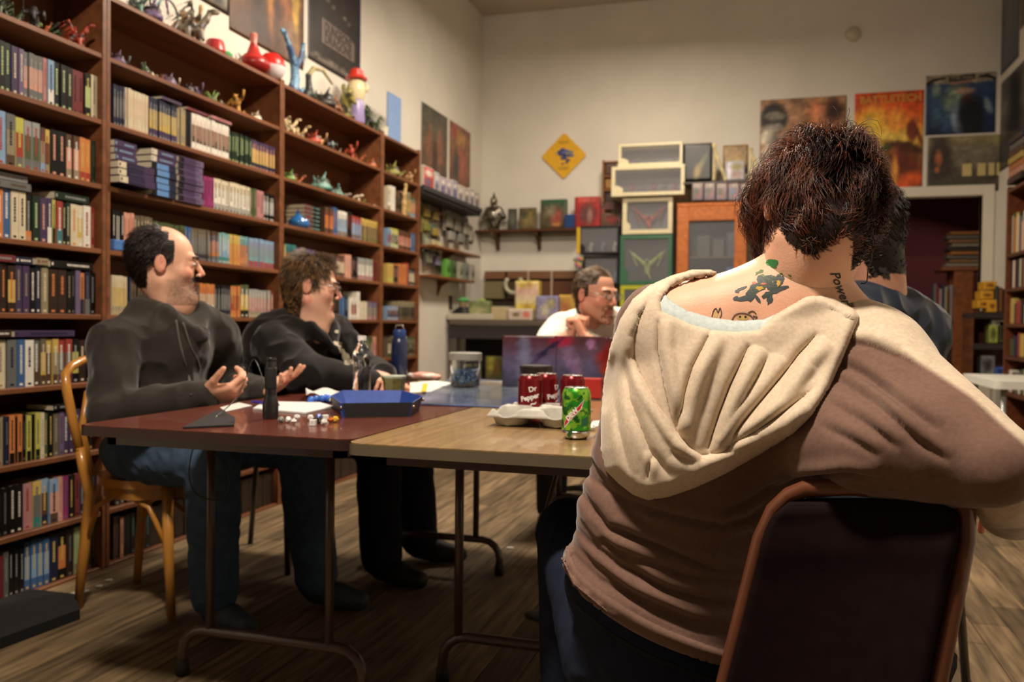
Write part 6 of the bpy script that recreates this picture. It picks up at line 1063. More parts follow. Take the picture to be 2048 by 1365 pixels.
q=topat(712); t=thing('capped_bottle','cream and violet novelty bottle with a red cap on the bookcase top','bottle',(XT,q.y,ZT)); MB().lathe([(0,0),(.055,0),(.058,.01),(.052,.13),(.045,.15)],(0,0,0),s2l((140,124,170)),24).build('bottle_base',M_PLAS(),t,40); MB().lathe([(.046,.15),(.058,.18),(.06,.23),(.048,.275),(.03,.29)],(0,0,0),s2l((206,190,150)),24).build('bottle_neck',M_PLAS(),t,40); MB().lathe([(.07,.285),(.072,.295),(.05,.31),(.044,.345),(.02,.36),(0,.362)],(0,0,0),s2l((190,50,34)),24).build('cap',M_PLAS(),t,40); MB().ball((.05,.05,.24),(.015,.015,.03),s2l((206,190,150))).build('side_knob',M_PLAS(),t,True)
q=topat(767); MB().lathe([(0,0),(.03,0),(.034,.07),(.031,.07),(.028,.006),(0,.006)],(XT,q.y,ZT),s2l((200,196,176)),20).build('white_mug',M_PLAS(),smooth=40,label='small white mug at the far end of the bookcase top',cat='mug')
q=topat(776); MB().lathe([(0,0),(.022,0),(.026,.05),(.015,.08),(0,.085)],(XT-.03,q.y+.02,ZT),s2l((150,150,110)),16).build('small_jar',M_PLAS(),smooth=40,label='little olive jar beside the white mug',cat='jar')
y0,y1=at(775,250,X=XT).y,at(800,250,X=XT).y; MB().bbox((XT-.01,y0,ZT),(XT+.01,y1,ZT+.34),s2l((120,150,196)),.004).build('blue_board',M_GLOSS(),label='upright pale blue panel at the far end of the bookcase top',cat='panel')
q=at(589,447,X=XF-.1); MB().lathe([(0,0),(.04,0),(.062,.025),(.058,.05),(.02,.085),(.013,.12),(.016,.125),(.010,.12),(0,.08)],(XF-.07,q.y,SH[2]),s2l((40,100,160)),24).build('blue_vase',node_mat('glazed',rough=.12,coat=.6,var=.1),smooth=60,label='glossy blue bulb vase on the third shelf of the third bookcase',cat='vase')
MB().bbox((0,0,0),(.10,.45,.08),s2l((190,70,50)),.004).build('red_tray',M_GLOSS(),loc=(XF-.105,5.46,SH[6]+.001),label='red-orange flat box low in the narrow bookcase',cat='box') if False else None
for px,c,w_,h_,Y_ in ((730,(196,180,120),.06,.19,4),):
    pass
S_=SDF().chain([(0,0,0),(0,0,.08),(0,.01,.15),(0,.03,.2)],[.02,.018,.014,.012]).ell((0,.03,.22),(.012,.02,.014)).cone((0,0,.12),(0,-.03,.16),.008,.006); q=at(806,390,X=XF-.02); sdf_thing(S_,.006,'bone_statue','slim bone-coloured standing statue on the narrow bookcase','figurine',(XF-.013,q.y,SH[1]),M_FIG(),lambda V:np.tile(s2l((170,140,90)),(len(V),1)))
# ---------------- people ----------------
A3=lambda v:np.array(v,float)
CR=np.stack([np.cross(A3((f_.x,f_.y,0)),(0,0,1)),A3((f_.x,f_.y,0)),A3((0,0,1))],1); CR/=np.linalg.norm(CR,axis=0)   # right, forward, up
def W(px,py,d): return A3(at(px,py,D=d))
def wrinkle(V,Q,amp,sc,seed,stretch=(1,1,1)):
    N=vnormals(V,Q); f=fbm(V*A3(stretch),sc,seed,2); r=1-np.abs(f)*2.2; g=fbm(V*A3(stretch),sc*.5,seed+7,2); return V+N*(amp*(r-.5)+amp*.8*g)[:,None]
def head_mesh(c,R,s,skin,hairmask,hairc,opts,neck,nr=.055,h=.0036,stub=None,lip=(150,80,70),wide=1.,jaw=1.,nose=1.):
    S=SDF(); head_sdf(S,c,R,s,wide,jaw,neck,nr,nose); V,Q=S.mesh(h); q=((V-c)@R)/s; N=vnormals(V,Q)
    C=np.tile(s2l(skin),(len(V),1)); red=np.exp(-((np.abs(q[:,0])-.045)**2+(q[:,1]-.07)**2+(q[:,2]+.02)**2)/.0006)+np.exp(-(q[:,0]**2+(q[:,1]-.11)**2+(q[:,2]+.025)**2)/.0003)+(np.abs(q[:,0])>.074*wide)*.8
    C=C*(1-.25*np.clip(red,0,1)[:,None]*A3((0,1,1))); lp=(np.abs(q[:,0])<.024)&(q[:,1]>.075)&(q[:,2]<-.050)&(q[:,2]>-.074); C[lp]=s2l(lip)
    if stub is not None: m=stub(q); C=C*(1-m[:,None]*.55)
    m=hairmask(q)&~((np.abs(q[:,0])>.076*wide)&(q[:,1]>-.03)&(q[:,2]<.04)); C[m]=s2l(hairc)*A3(.6); return V,Q,C,N,q,m
def eyes(t,c,R,s,iris=(.05,.06,.05),brow=(.05,.03,.02),wide=1.,lids=True):
    for k in (-1,1):
        p=A3(c)+R@(A3((k*.031*wide,.0788,.005))*s); MB().ball(p,(.0108*s,.0128*s,.0060*s),(.60,.56,.52),14,10,R=Matrix(R.tolist())).build('eyeball',M_PLAS(),t,True); d=R@A3((0,1,-.08)); MB().ball(p+d*.0080*s,(.0052*s,.0054*s,.0044*s),iris,8,6,R=Matrix(R.tolist())).build('iris',M_PLAS(),t,True)
        b=[A3(c)+R@(A3((k*x*wide,y,z))*s) for x,y,z in ((.014,.094,.022),(.029,.0945,.029),(.047,.082,.025))]; MB().tube(smooth_path(b,3),[.0042*s]*7,brow,5).build('eyebrow',M_HAIR(),t,True)
def glasses(t,c,R,s,col=(.03,.025,.02),wide=1.):
    T=lambda x,y,z:A3(c)+R@(A3((x*wide,y,z))*s); m=MB()
    for k in (-1,1):
        m.tube([T(k*.033+.023*math.cos(a),.104,.004+.014*math.sin(a)) for a in [i*math.pi/8 for i in range(16)]],.0016,col,6,closed=True); m.tube([T(k*.055,.103,.008),T(k*.076,.085,.012),T(k*.083,0,.014),T(k*.080,-.02,.004)],.0016,col,6)
    m.tube([T(-.011,.105,.008),T(0,.110,.011),T(.011,.105,.008)],.0015,col,6); o=m.build('glasses',M_METAL(),t,True)
    for k in (-1,1):
        P=[T(k*.033+.022*math.cos(a),.104,.004+.013*math.sin(a)) for a in [i*math.pi/8 for i in range(16)]]; MB().add(P,[tuple(range(16))],(.9,.9,.9)).build('lens',node_mat('lens',rough=.03,alpha=.12,var=0,spec=1),o)
def hair_on(t,V,N,q,m,c,R,s,n,length,flow,colA,colB,seed=1,r0=.0008,grav=(0,0,-.3),curl=.2,lift=.35,vol=1.10,name='hair',seg=6,tip=None,clump=.35,csc=30):
    idx=np.where(m)[0]; rng=np.random.default_rng(seed); I=rng.choice(idx,n); d=flow(q[I])@R.T; d=d-N[I]*(d*N[I]).sum(1)[:,None]; d/=np.linalg.norm(d,axis=1)[:,None]+1e-9; d=d+N[I]*lift+rng.normal(size=(n,3))*.14+clump*np.stack([fbm(V[I],csc,seed+k,2) for k in (1,2,3)],1)*1.6
    cl=fbm(V[I],60,seed,2)[:,None]; mix=np.clip(.4+cl*.9+rng.normal(size=(n,1))*.25,0,1); C=s2l(colA)*(1-mix)+s2l(colB)*mix; L=(length(q[I]) if callable(length) else length)*rng.uniform(.7,1.2,n)*(1+clump*.8*fbm(V[I],csc*1.3,seed+11,2))
    hug=(A3(c)+R@(A3((0,-.012,.034))*s),R,A3((.078,.098,.090))*s*vol); return strands(V[I]+rng.normal(size=(n,3))*.0015,d,L,name,M_HAIR(),C,t,seg,r0,grav,hug,curl,seed)
def limbs(S,J,g=1.,arms=.0,k=.03):
    """body / garment radii; g scales girth"""
    S.ell(J['pel'],A3((.165,.15,.12))*g,J['R'],k=k); S.ell((A3(J['pel'])+J['belly'])/2,A3((.165,.145,.12))*g,J['R'],k=.05); S.ell(J['belly'],A3(J.get('bellyr',(.165,.15,.15)))*g,J['R'],k=.05); S.ell(J['chest'],A3(J.get('chestr',(.175,.13,.16)))*g,J['R'],k=.05)
    for s_ in 'RL':
        S.cone((A3(J['neck'])+A3(J['sh'+s_]))/2,J['sh'+s_],.07*g,.072*g,k=.04)
def arms(S,J,r=(.072,.058,.045),k=.02):
    for s_ in 'RL': S.cone(J['sh'+s_],J['el'+s_],r[0],r[1],k=.03); S.cone(J['el'+s_],J['wr'+s_],r[1],r[2],k=k)
def legs(S,J,r=(.098,.072,.058),k=.03):
    for s_ in 'RL': S.cone(J['hip'+s_],J['kn'+s_],r[0],r[1],k=k); S.cone(J['kn'+s_],J['an'+s_],r[1],r[2],k=.02)
def shoes(t,J,col):
    for s_ in 'RL':
        a,b=A3(J['an'+s_]),A3(J['to'+s_]); a=a.copy(); a[2]=.055; b=b.copy(); b[2]=.035; S=SDF().cone(a,(a+b)/2,.045,.045,.02).cone((a+b)/2,b,.043,.034,.02).ell(a+A3((0,0,.03)),.045,k=.02).cut((0,0,.004),(0,0,-1),.003); V,Q=S.mesh(.008); np_mesh('shoe',V,Q,M_MATTE(),None,t,col=s2l(col))
def skin_body(t,J,hm,hands,skin,gr=.86):
    S=SDF(); limbs(S,J,gr); arms(S,J,(.055,.043,.032)); legs(S,J,(.08,.058,.045)); S.cone(J['neck'],J['head'],.052,.05,k=.03)
    V,Q=S.mesh(.013); L=[hm[:3],(V,Q,np.tile(s2l(skin),(len(V),1)))]
    for h_ in hands: S=SDF(); S.cone(J['el'+h_['k']]*.35+J['wr'+h_['k']]*.65 if False else A3(J['el'+h_['k']])*.35+A3(J['wr'+h_['k']])*.65,J['wr'+h_['k']],.034*h_.get('fs',1),.027*h_.get('s',1),k=.01); hand_sdf(S,J['wr'+h_['k']],h_['f'],h_['n'],h_['side'],h_.get('curl',(.4,)*4),h_.get('thumb',(.7,.4)),h_.get('s',1.),h_.get('spread',.06)); V,Q=S.mesh(.0034); C=np.tile(s2l(skin),(len(V),1))*A3((1.02,.95,.93)); L.append((V,Q,C))
    V,Q,C=join_vq(L); return np_mesh('body',V,Q,M_SKIN(),C,t)
# ======== man in the charcoal hoodie ========
J={}; J['R']=frame((1,-.12,0)); J['pel']=A3((-2.08,2.53,.55)); J['belly']=A3((-2.02,2.50,.70)); J['bellyr']=(.175,.165,.15); J['chest']=A3((-2.02,2.50,.90)); J['chestr']=(.19,.145,.17); J['neck']=A3((-1.98,2.51,1.06))
J['shR']=A3(at(232,690,Y=2.31)); J['shL']=A3(at(432,668,Y=2.72)); J['elR']=A3(at(222,822,Y=2.22)); J['wrR']=A3(at(405,793,Y=2.32)); J['elL']=A3(at(455,770,Y=2.86)); J['wrL']=A3(at(522,786,Y=2.66))
for k_,y in (('R',2.42),('L',2.64)): J['hip'+k_]=A3((-2.04,y,.55))
J['knR']=A3((-1.60,2.36,.575)); J['knL']=A3((-1.58,2.68,.575)); J['anR']=A3(at(405,1195,Z=.11)); J['anL']=A3((-1.50,2.66,.10)); J['toR']=J['anR']+A3((.17,-.02,0)); J['toL']=J['anL']+A3((.17,.0,0))
J['knR']=A3(at(425,925,Y=2.34)); J['anR']=A3((-1.70,2.36,.11)); J['toR']=A3((-1.56,2.33,0))
m1=thing('person','man with receding dark hair and moustache in a charcoal hoodie, in profile at the left','person',(-2.08,2.53,.462)); 
def rel(t,*a): return t
hR=frame((.82,.57,-.02)); hc=A3(at(330,531,Y=2.50)); J['head']=hc; SK=(220,172,146)
hmask=lambda q:(q[:,2]>.0-.075*(q[:,1]<-.045))&(q[:,1]<.030-.5*np.clip(.075-q[:,2],0,.1)*0)&((q[:,1]<.012)|(q[:,2]<.075))&~((q[:,1]>-.01)&(np.abs(q[:,0])<.045)&(q[:,2]>.10))&((q[:,1]<.045-.9*np.clip(.03-q[:,2],0,1))|(q[:,2]>.03))
stub=lambda q:(q[:,2]>-.125)*.8*np.clip((-.028-q[:,2])*40,0,1)*np.clip((q[:,1]-.0)*30,0,1)
hm=head_mesh(hc,hR,1.12,SK,hmask,(30,22,20),None,J['neck'],stub=stub,nr=.053,nose=.75,jaw=1.0)
def P0(t,*objs): 
    for o in objs: o.parent=t
def offset_children(t):
    L_=t.location.copy()
    for ch in t.children:
        if ch.type=='MESH': ch.location=ch.location-L_
skin_body(m1,J,hm,[dict(k='R',f=(.85,.35,.12),n=(-.25,.6,.75),side=1,curl=(.75,.8,.85,.9),thumb=(.9,.2),s=1.08,spread=.05),dict(k='L',f=(.80,-.05,.30),n=(-.45,-.35,.8),side=-1,curl=(.12,.2,.28,.35),thumb=(.95,.1),s=1.05,spread=.12)],SK)
eyes(m1,hc,hR,1.12); V,Q,C,N,q,mm=hm; back=lambda q:np.stack([q[:,0]*.5,-np.ones(len(q)),-.9+0*q[:,0]],1)
hair_on(m1,V,N,q,mm,hc,hR,1.12,3200,lambda q:.022+.022*(q[:,1]<-.03),back,(22,16,15),(58,42,36),3,.0009,curl=.12,vol=1.05)
mst=(np.abs(q[:,0])<.030)&(q[:,1]>.078)&(q[:,2]<-.034)&(q[:,2]>-.050); hair_on(m1,V,N,q,mst,hc,hR,1.12,420,.013,lambda q:np.stack([np.sign(q[:,0])*.8,.4+0*q[:,0],-1+0*q[:,0]],1),(20,14,12),(44,30,24),4,.0008,curl=.1,lift=.4,name='moustache',vol=.6)
sb=(q[:,2]<-.045)&(q[:,2]>-.122)&(q[:,1]>.01)&~mst; hair_on(m1,V,N,q,sb,hc,hR,1.12,3000,.0045,lambda q:np.stack([0*q[:,0],.2+0*q[:,0],-1+0*q[:,0]],1),(40,28,24),(70,52,44),14,.0004,curl=.1,lift=.5,name='stubble',vol=.6)
S=SDF(); limbs(S,J,1.0); arms(S,J,(.084,.070,.050)); n_=J['neck']
for a in range(7):   # hood lying round the neck
    an=math.pi*(.62+.76*a/6)+math.atan2(hR[1,1]*0-.12,1)*0; p=n_+A3((.08*math.cos(an)-.015,.10*math.sin(an),-.022)); S.ell(p,(.042,.042,.034),k=.03)
S.cone(n_+A3((.035,.09,-.03)),n_+A3((.125,.0,-.115)),.022,.014,.03); S.cone(n_+A3((.035,-.09,-.03)),n_+A3((.125,-.01,-.115)),.022,.014,.03)
V,Q=S.mesh(.009); V,Q=subdiv(V,Q); V=relax(V,Q); V=wrinkle(V,Q,.011,11,5,(1,1,.7)); CH_=(50,46,42); C=np.tile(s2l(CH_),(len(V),1)); np_mesh('hoodie',V,Q,M_CLOTH(),C,m1)
S=SDF(); a,b=J['elR'],J['wrR']; S.cone(b+(b-a)*-.16,b+(b-a)*.02,.052,.046,.01); a,b=J['elL'],J['wrL']; S.cone(b+(b-a)*-.16,b+(b-a)*.02,.052,.046,.01); V,Q=S.mesh(.007); np_mesh('cuffs',V,Q,M_CLOTH(),None,m1,col=s2l((40,37,35)))
def on_surface(o_list,P,offs=.003,D0=None):
    """drop pixel-plane points onto the nearest mesh along the line of sight"""
    out=[]
    for x,y in P:
        d=Vector(ray(x,y)).normalized(); best=None
        for bv in o_list:
            h=bv.ray_cast(Vector(EYE),d)
            if h[0] is not None and (best is None or h[3]<best[1]): best=(h[0]-d*offs,h[3])
        out.append(best[0] if best else None)
    return out
def bvh(o): me=o.data; return BVHTree.FromPolygons([v.co for v in me.vertices],[tuple(p.vertices) for p in me.polygons])
bv=bvh([o for o in m1.children if o.name.startswith('hoodie')][0])
for P in ([(352,640),(358,680),(368,720),(378,755),(382,790)],[(366,645),(380,690),(395,720),(400,740)]):
    L_=[p for p in on_surface([bv],[(x,y) for x,y in P],.004) if p is not None]
    if len(L_)>2: MB().tube(smooth_path(L_,4),.0032,s2l((84,80,74)),6).build('drawstring',M_CLOTH(),m1,True)
S=SDF(); S.ell(J['pel']-A3((0,0,.01)),A3((.18,.165,.115)),J['R'],k=.03); legs(S,J,(.108,.088,.074)); S.cut((0,0,.62),(0,0,1),.02); V,Q=S.mesh(.010); V,Q=subdiv(V,Q); V=wrinkle(V,Q,.006,16,9); dc=A3(s2l((64,82,104))); C=np.tile(dc,(len(V),1))*(1+.25*fbm(V,9,3))[:,None]; np_mesh('jeans',V,Q,M_DENIM(),C,m1); shoes(m1,J,(50,60,72)); offset_children(m1)
# ======== man in the black hoodie ========
J={}; J['R']=frame((1,-.05,0)); J['pel']=A3((-1.97,3.12,.55)); J['belly']=A3((-1.90,3.10,.70)); J['bellyr']=(.175,.165,.15); J['chest']=A3((-1.90,3.09,.89)); J['chestr']=(.19,.15,.16); J['neck']=A3(at(622,655,Y=3.10))
J['shR']=A3(at(548,690,Y=2.90)); J['shL']=A3((-1.80,3.30,.95)); J['elR']=A3(at(610,785,Y=2.82)); J['elR'][2]=.80; J['wrR']=A3(at(752,768,Y=3.02)); J['elL']=A3((-1.70,3.38,.80)); J['wrL']=A3((-1.46,3.10,.79))
for k_,y in (('R',3.02),('L',3.24)): J['hip'+k_]=A3((-1.92,y,.55))
J['knR']=A3((-1.42,2.98,.57)); J['knL']=A3((-1.42,3.28,.57)); J['anR']=A3((-1.40,2.98,.10)); J['anL']=A3((-1.38,3.30,.10)); J['toR']=J['anR']+A3((.17,-.03,0)); J['toL']=J['anL']+A3((.17,.03,0))
m2=thing('person','curly-haired man with glasses in a black hoodie, seated second from the left','person',(-1.97,3.12,.452)); hR=frame((.88,.42,-.12)); hc=A3(at(622,575,Y=3.10)); J['head']=hc; SK=(218,170,146)
hmask=lambda q:(q[:,2]>.045-.12*(q[:,1]<-.02)-.05*(q[:,1]<.03))&(q[:,1]<.085)&~((q[:,1]>.06)&(q[:,2]<.075))
hm=head_mesh(hc,hR,1.10,SK,hmask,(60,38,24),None,J['neck'],nr=.060,jaw=1.16,wide=1.06,nose=.7)
skin_body(m2,J,hm,[dict(k='R',f=(.75,.55,.05),n=(-.2,.25,-.9),side=-1,curl=(.5,.55,.6,.6),s=1.0),dict(k='L',f=(.4,-.8,.0),n=(-.3,-.1,-.9),side=1,curl=(.5,.5,.5,.5),s=1.0)],SK)
eyes(m2,hc,hR,1.10,wide=1.06); glasses(m2,hc,hR,1.10,wide=1.06); V,Q,C,N,q,mm=hm
hair_on(m2,V,N,q,mm,hc,hR,1.10,4200,lambda q:.032+.012*(q[:,2]>.08),lambda q:np.stack([q[:,0]*8,q[:,1]*9+.1,-.5+0*q[:,0]],1),(48,34,20),(150,112,66),6,.0010,curl=.55,vol=1.13,lift=.7)
S=SDF(); limbs(S,J,1.02); arms(S,J,(.092,.078,.055)); n_=J['neck']
for a in range(7): an=math.pi*(.60+.80*a/6); S.ell(n_+A3((.085*math.cos(an)-.02,.10*math.sin(an),-.005)),(.045,.045,.04),k=.03)
S.cone(n_+A3((.05,.085,0)),n_+A3((.115,.0,-.09)),.028,.018,.02); S.cone(n_+A3((.05,-.085,0)),n_+A3((.115,-.01,-.09)),.028,.018,.02)
V,Q=S.mesh(.010); V,Q=subdiv(V,Q); V=relax(V,Q); V=wrinkle(V,Q,.010,10,15); hd=np_mesh('hoodie',V,Q,M_CLOTH(),None,m2,col=s2l((24,22,22))); bv=bvh(hd)
def decal(bvs,pl,col,parent,name='print',offs=.0025,mat=None,label=None):
    """flat print pressed onto cloth or skin: pl is a list of pixel polygons"""
    m=MB()
    for poly in pl:
        cx=sum(p[0] for p in poly)/len(poly); cy=sum(p[1] for p in poly)/len(poly); R_=[]
        for f in (1,.66,.33): R_.append([(cx+(x-cx)*f,cy+(y-cy)*f) for x,y in poly])
        pts=on_surface(bvs,sum(R_,[])+[(cx,cy)],offs)
        if any(p is None for p in pts): continue
        n=len(poly); fs=[]
        for r in range(2): fs+=[(r*n+i,r*n+(i+1)%n,(r+1)*n+(i+1)%n,(r+1)*n+i) for i in range(n)]
        fs+=[(2*n+i,2*n+(i+1)%n,3*n) for i in range(n)]; m.add(pts,fs,col)
    return m.build(name,mat or M_CLOTH(),parent,label=label) if m.n else None
def el(cx,cy,rx,ry,a=0,n=12,j=0,seed=0):
    rg=random.Random(seed); ca,sa=math.cos(math.radians(a)),math.sin(math.radians(a)); o=[]
    for i in range(n): t=2*math.pi*i/n; k=1+j*rg.uniform(-1,1); x,y=rx*k*math.cos(t),ry*k*math.sin(t); o.append((cx+x*ca-y*sa,cy+x*sa+y*ca))
    return o
decal([bv],[el(676,688,9,5,20,j=.3,seed=1),el(690,712,6,14,-25,j=.4,seed=2),el(696,724,12,6,10,j=.4,seed=3),el(674,664,4,4,0,j=.3,seed=4),el(682,700,4,8,-20,j=.3,seed=5)],s2l((170,160,140)),m2,'chest_print')
S=SDF(); S.ell(J['pel']-A3((0,0,.01)),A3((.18,.165,.115)),J['R'],k=.03); legs(S,J,(.108,.090,.078)); S.cut((0,0,.62),(0,0,1),.02); V,Q=S.mesh(.012); V=wrinkle(V,Q,.006,14,9); np_mesh('trousers',V,Q,M_DENIM(),None,m2,col=s2l((26,26,34))); shoes(m2,J,(34,32,32)); offset_children(m2)
# ======== man behind the screen ========
J={}; J['R']=frame((.05,-1,0)); J['pel']=A3((-.84,4.52,.61)); J['belly']=A3((-.80,4.40,.73)); J['chest']=A3((-.80,4.20,.90)); J['chestr']=(.20,.13,.15); J['neck']=A3(at(1190,632,Y=4.12)); J['bellyr']=(.18,.16,.14)
J['shR']=A3(at(1122,660,Y=4.14)); J['shL']=A3(at(1262,655,Y=4.12)); J['elR']=A3((-1.06,3.86,.80)); J['wrR']=A3(at(1140,672,Y=3.90)); J['elL']=A3((-.60,3.90,.80)); J['wrL']=A3(at(1168,676,Y=3.88))
for k_,x in (('R',-.95),('L',-.73)): J['hip'+k_]=A3((x,4.5,.60))
J['knR']=A3((-1.0,4.08,.56)); J['knL']=A3((-.66,4.08,.56)); J['anR']=A3((-1.0,4.08,.10)); J['anL']=A3((-.66,4.10,.10)); J['toR']=J['anR']+A3((0,-.17,0)); J['toL']=J['anL']+A3((0,-.17,0))
m3=thing('person','bearded man with glasses in a white T-shirt, resting chin near clasped hands behind the screen','person',(-.84,4.52,.49)); hR=frame((.88,-.46,-.10)); hc=A3(at(1190,592,Y=4.02)); J['head']=hc; SK=(216,158,132)
hmask=lambda q:(q[:,2]>.050-.12*(q[:,1]<-.025)-.055*(q[:,1]<.02))&(q[:,1]<.070)&~((q[:,1]>.05)&(q[:,2]<.085))
stub=lambda q:((q[:,2]<-.030)&(q[:,1]>-.01)&(q[:,2]>-.125)).astype(float)*.35*np.clip((-.030-q[:,2])*40,0,1)
hm=head_mesh(hc,hR,1.10,SK,hmask,(84,62,40),None,J['neck'],nr=.060,jaw=1.10,wide=1.04,stub=stub,nose=.8)
skin_body(m3,J,hm,[dict(k='R',f=(.35,.1,.9),n=(.85,.3,-.3),side=1,curl=(1.2,1.25,1.3,1.3),thumb=(.5,.5),s=1.05),dict(k='L',f=(-.35,.1,.9),n=(-.85,.2,-.3),side=-1,curl=(1.1,1.2,1.2,1.2),thumb=(.5,.5),s=1.05)],SK)
eyes(m3,hc,hR,1.10,wide=1.04); glasses(m3,hc,hR,1.10,wide=1.04); V,Q,C,N,q,mm=hm
hair_on(m3,V,N,q,mm,hc,hR,1.10,2600,.028,lambda q:np.stack([q[:,0]*2,-1+0*q[:,0],.2-6*np.clip(-q[:,1],0,1)],1),(60,44,28),(130,96,60),8,.0010,curl=.15,vol=1.06)
bd=(((np.abs(q[:,0])<.036)&(q[:,1]>.070)&(q[:,2]<-.034)&(q[:,2]>-.050))|((np.abs(q[:,0])<.028)&(q[:,1]>.052)&(q[:,2]<-.078)&(q[:,2]>-.118))|((np.abs(np.abs(q[:,0])-.030)<.008)&(q[:,1]>.06)&(q[:,2]<-.04)&(q[:,2]>-.09)))
hair_on(m3,V,N,q,bd,hc,hR,1.10,900,.012,lambda q:np.stack([q[:,0]*2,.3+0*q[:,0],-1+0*q[:,0]],1),(96,50,30),(140,80,50),9,.0009,curl=.1,lift=.4,name='beard',vol=.6)
S=SDF(); limbs(S,J,1.02); 
for s_ in 'RL': S.cone(J['sh'+s_],J['sh'+s_]*.35+J['el'+s_]*.65,.084,.078,k=.03)
S.ell(J['neck']+A3((0,-.01,.045)),(.075,.075,.05),k=.01,sub=True); V,Q=S.mesh(.009); V,Q=subdiv(V,Q); V=relax(V,Q); V=wrinkle(V,Q,.006,12,25); np_mesh('tshirt',V,Q,M_CLOTH(),None,m3,col=s2l((222,218,206)))
S=SDF(); S.ell(J['pel'],A3((.18,.165,.11)),J['R'],k=.03); legs(S,J,(.105,.085,.075)); S.cut((0,0,.68),(0,0,1),.02); V,Q=S.mesh(.014); np_mesh('trousers',V,Q,M_DENIM(),None,m3,col=s2l((40,42,50))); shoes(m3,J,(40,36,34)); offset_children(m3)
# ======== person in the navy shirt ========
J={}; J['R']=frame((-.80,.60,0)); J['pel']=A3((.28,2.46,.55)); J['belly']=A3((.28,2.45,.72)); J['chest']=A3((.29,2.43,.90)); J['chestr']=(.18,.13,.15); J['neck']=A3(at(1752,590,Y=2.36)); sx=A3((.60,.80,0))
J['shR']=J['neck']+sx*.185+A3((0,0,-.095)); J['shL']=J['neck']-sx*.185+A3((0,0,-.095)); J['shR'],J['shL']=J['shR'],J['shL']
J['elR']=J['shR']+A3((-.10,.13,-.22)); J['elL']=J['shL']+A3((-.13,.0,-.22)); J['wrR']=J['elR']+A3((-.22,.04,.02)); J['wrL']=J['elL']+A3((-.2,.12,.02)); J['elL'][2]=max(J['elL'][2],.80); J['elR'][2]=.80; J['wrR'][2]=.795; J['wrL'][2]=.795
for k_,o_ in (('R',1),('L',-1)): J['hip'+k_]=J['pel']+sx*.1*o_; J['kn'+k_]=J['pel']+sx*.13*o_+A3((-.36,.2,.01)); J['an'+k_]=J['kn'+k_]+A3((0,0,-.46)); J['to'+k_]=J['an'+k_]+A3((-.14,.09,0))
m4=thing('person','person in a navy T-shirt with a small neck tattoo, mostly hidden behind the woman','person',(.28,2.46,.452)); hR=frame((-.80,.60,-.25)); hc=A3(at(1722,462,Y=2.33)); J['head']=hc; SK=(214,160,134)
hmask=lambda q:(q[:,2]>.045-.12*(q[:,1]<-.02)-.05*(q[:,1]<.02))&(q[:,1]<.07)
hm=head_mesh(hc,hR,1.05,SK,hmask,(30,22,18),None,J['neck'],nr=.062); skin_body(m4,J,hm,[dict(k='R',f=(-.9,.2,0),n=(0,0,-1),side=-1,s=1.0),dict(k='L',f=(-.8,.4,0),n=(0,0,-1),side=1,s=1.0)],SK); eyes(m4,hc,hR,1.05); V,Q,C,N,q,mm=hm
hair_on(m4,V,N,q,mm,hc,hR,1.05,2200,.03,lambda q:np.stack([q[:,0]*2,-1+0*q[:,0],-1+0*q[:,0]],1),(24,18,16),(54,38,28),18,.0010,curl=.2,vol=1.06)
S=SDF(); limbs(S,J,1.02); S.cone(J['neck']+A3((0,0,-.03)),J['shR'],.07,.085,k=.04); S.cone(J['neck']+A3((0,0,-.03)),J['shL'],.07,.085,k=.04)
for s_ in 'RL': S.cone(J['sh'+s_],J['sh'+s_]*.3+J['el'+s_]*.7,.088,.082,k=.03)
S.ell(J['neck']+A3((-.01,.01,.045)),(.082,.082,.05),k=.01,sub=True); V,Q=S.mesh(.009); V,Q=subdiv(V,Q); V=relax(V,Q); V=wrinkle(V,Q,.006,12,35); np_mesh('tshirt',V,Q,M_CLOTH(),None,m4,col=s2l((34,42,58)))
S=SDF(); S.ell(J['pel'],A3((.18,.165,.11)),J['R'],k=.03); legs(S,J,(.105,.085,.075)); S.cut((0,0,.64),(0,0,1),.02); V,Q=S.mesh(.014); np_mesh('trousers',V,Q,M_DENIM(),None,m4,col=s2l((34,38,50))); shoes(m4,J,(30,30,30))
bb=[bvh(o) for o in m4.children if o.name.startswith('body')]; INK=s2l((62,62,58))
decal(bb,[el(1767,540,9,7,10,j=.4,seed=1),el(1774,552,6,8,30,j=.4,seed=2),el(1750,550,5,4,0,j=.3,seed=3),el(1740,554,4,3,0,j=.3,seed=4)],INK,m4,'neck_tattoo',.0012,M_SKIN()); offset_children(m4)
# ======== woman in the foreground ========
wm=thing('person','woman in the foreground seen from behind, brown and cream hooded top, tattooed upper back','person',(-.02,1.42,.46)); SK=(232,180,152)
RC=CR
def torso(S,g,extra=True,k=.05):
    E=[((1345,1295,1.51),(.168,.135,.12)),((1338,1170,1.50),(.188,.13,.13)),((1372,1030,1.485),(.186,.128,.13)),((1412,900,1.465),(.188,.125,.13)),((1458,790,1.45),(.184,.118,.125)),((1495,715,1.44),(.170,.105,.10))]
    for c,r in E: S.ell(W(*c),A3(r)-g,RC,k=k)
    S.ell(W(1326,668,1.455),A3((.064,.07,.074))-g,RC,k=.03); S.cone(W(1315,650,1.45),W(1500,610,1.42),.055-g,.062-g,k=.05)
    S.cone(W(1740,735,1.345),W(1590,680,1.40),.078-g,.07-g,k=.05); S.cone(W(1560,640,1.41),W(1700,690,1.37),.06-g,.062-g,k=.05)
sh_,el_=W(1745,735,1.33),W(1995,930,1.07)
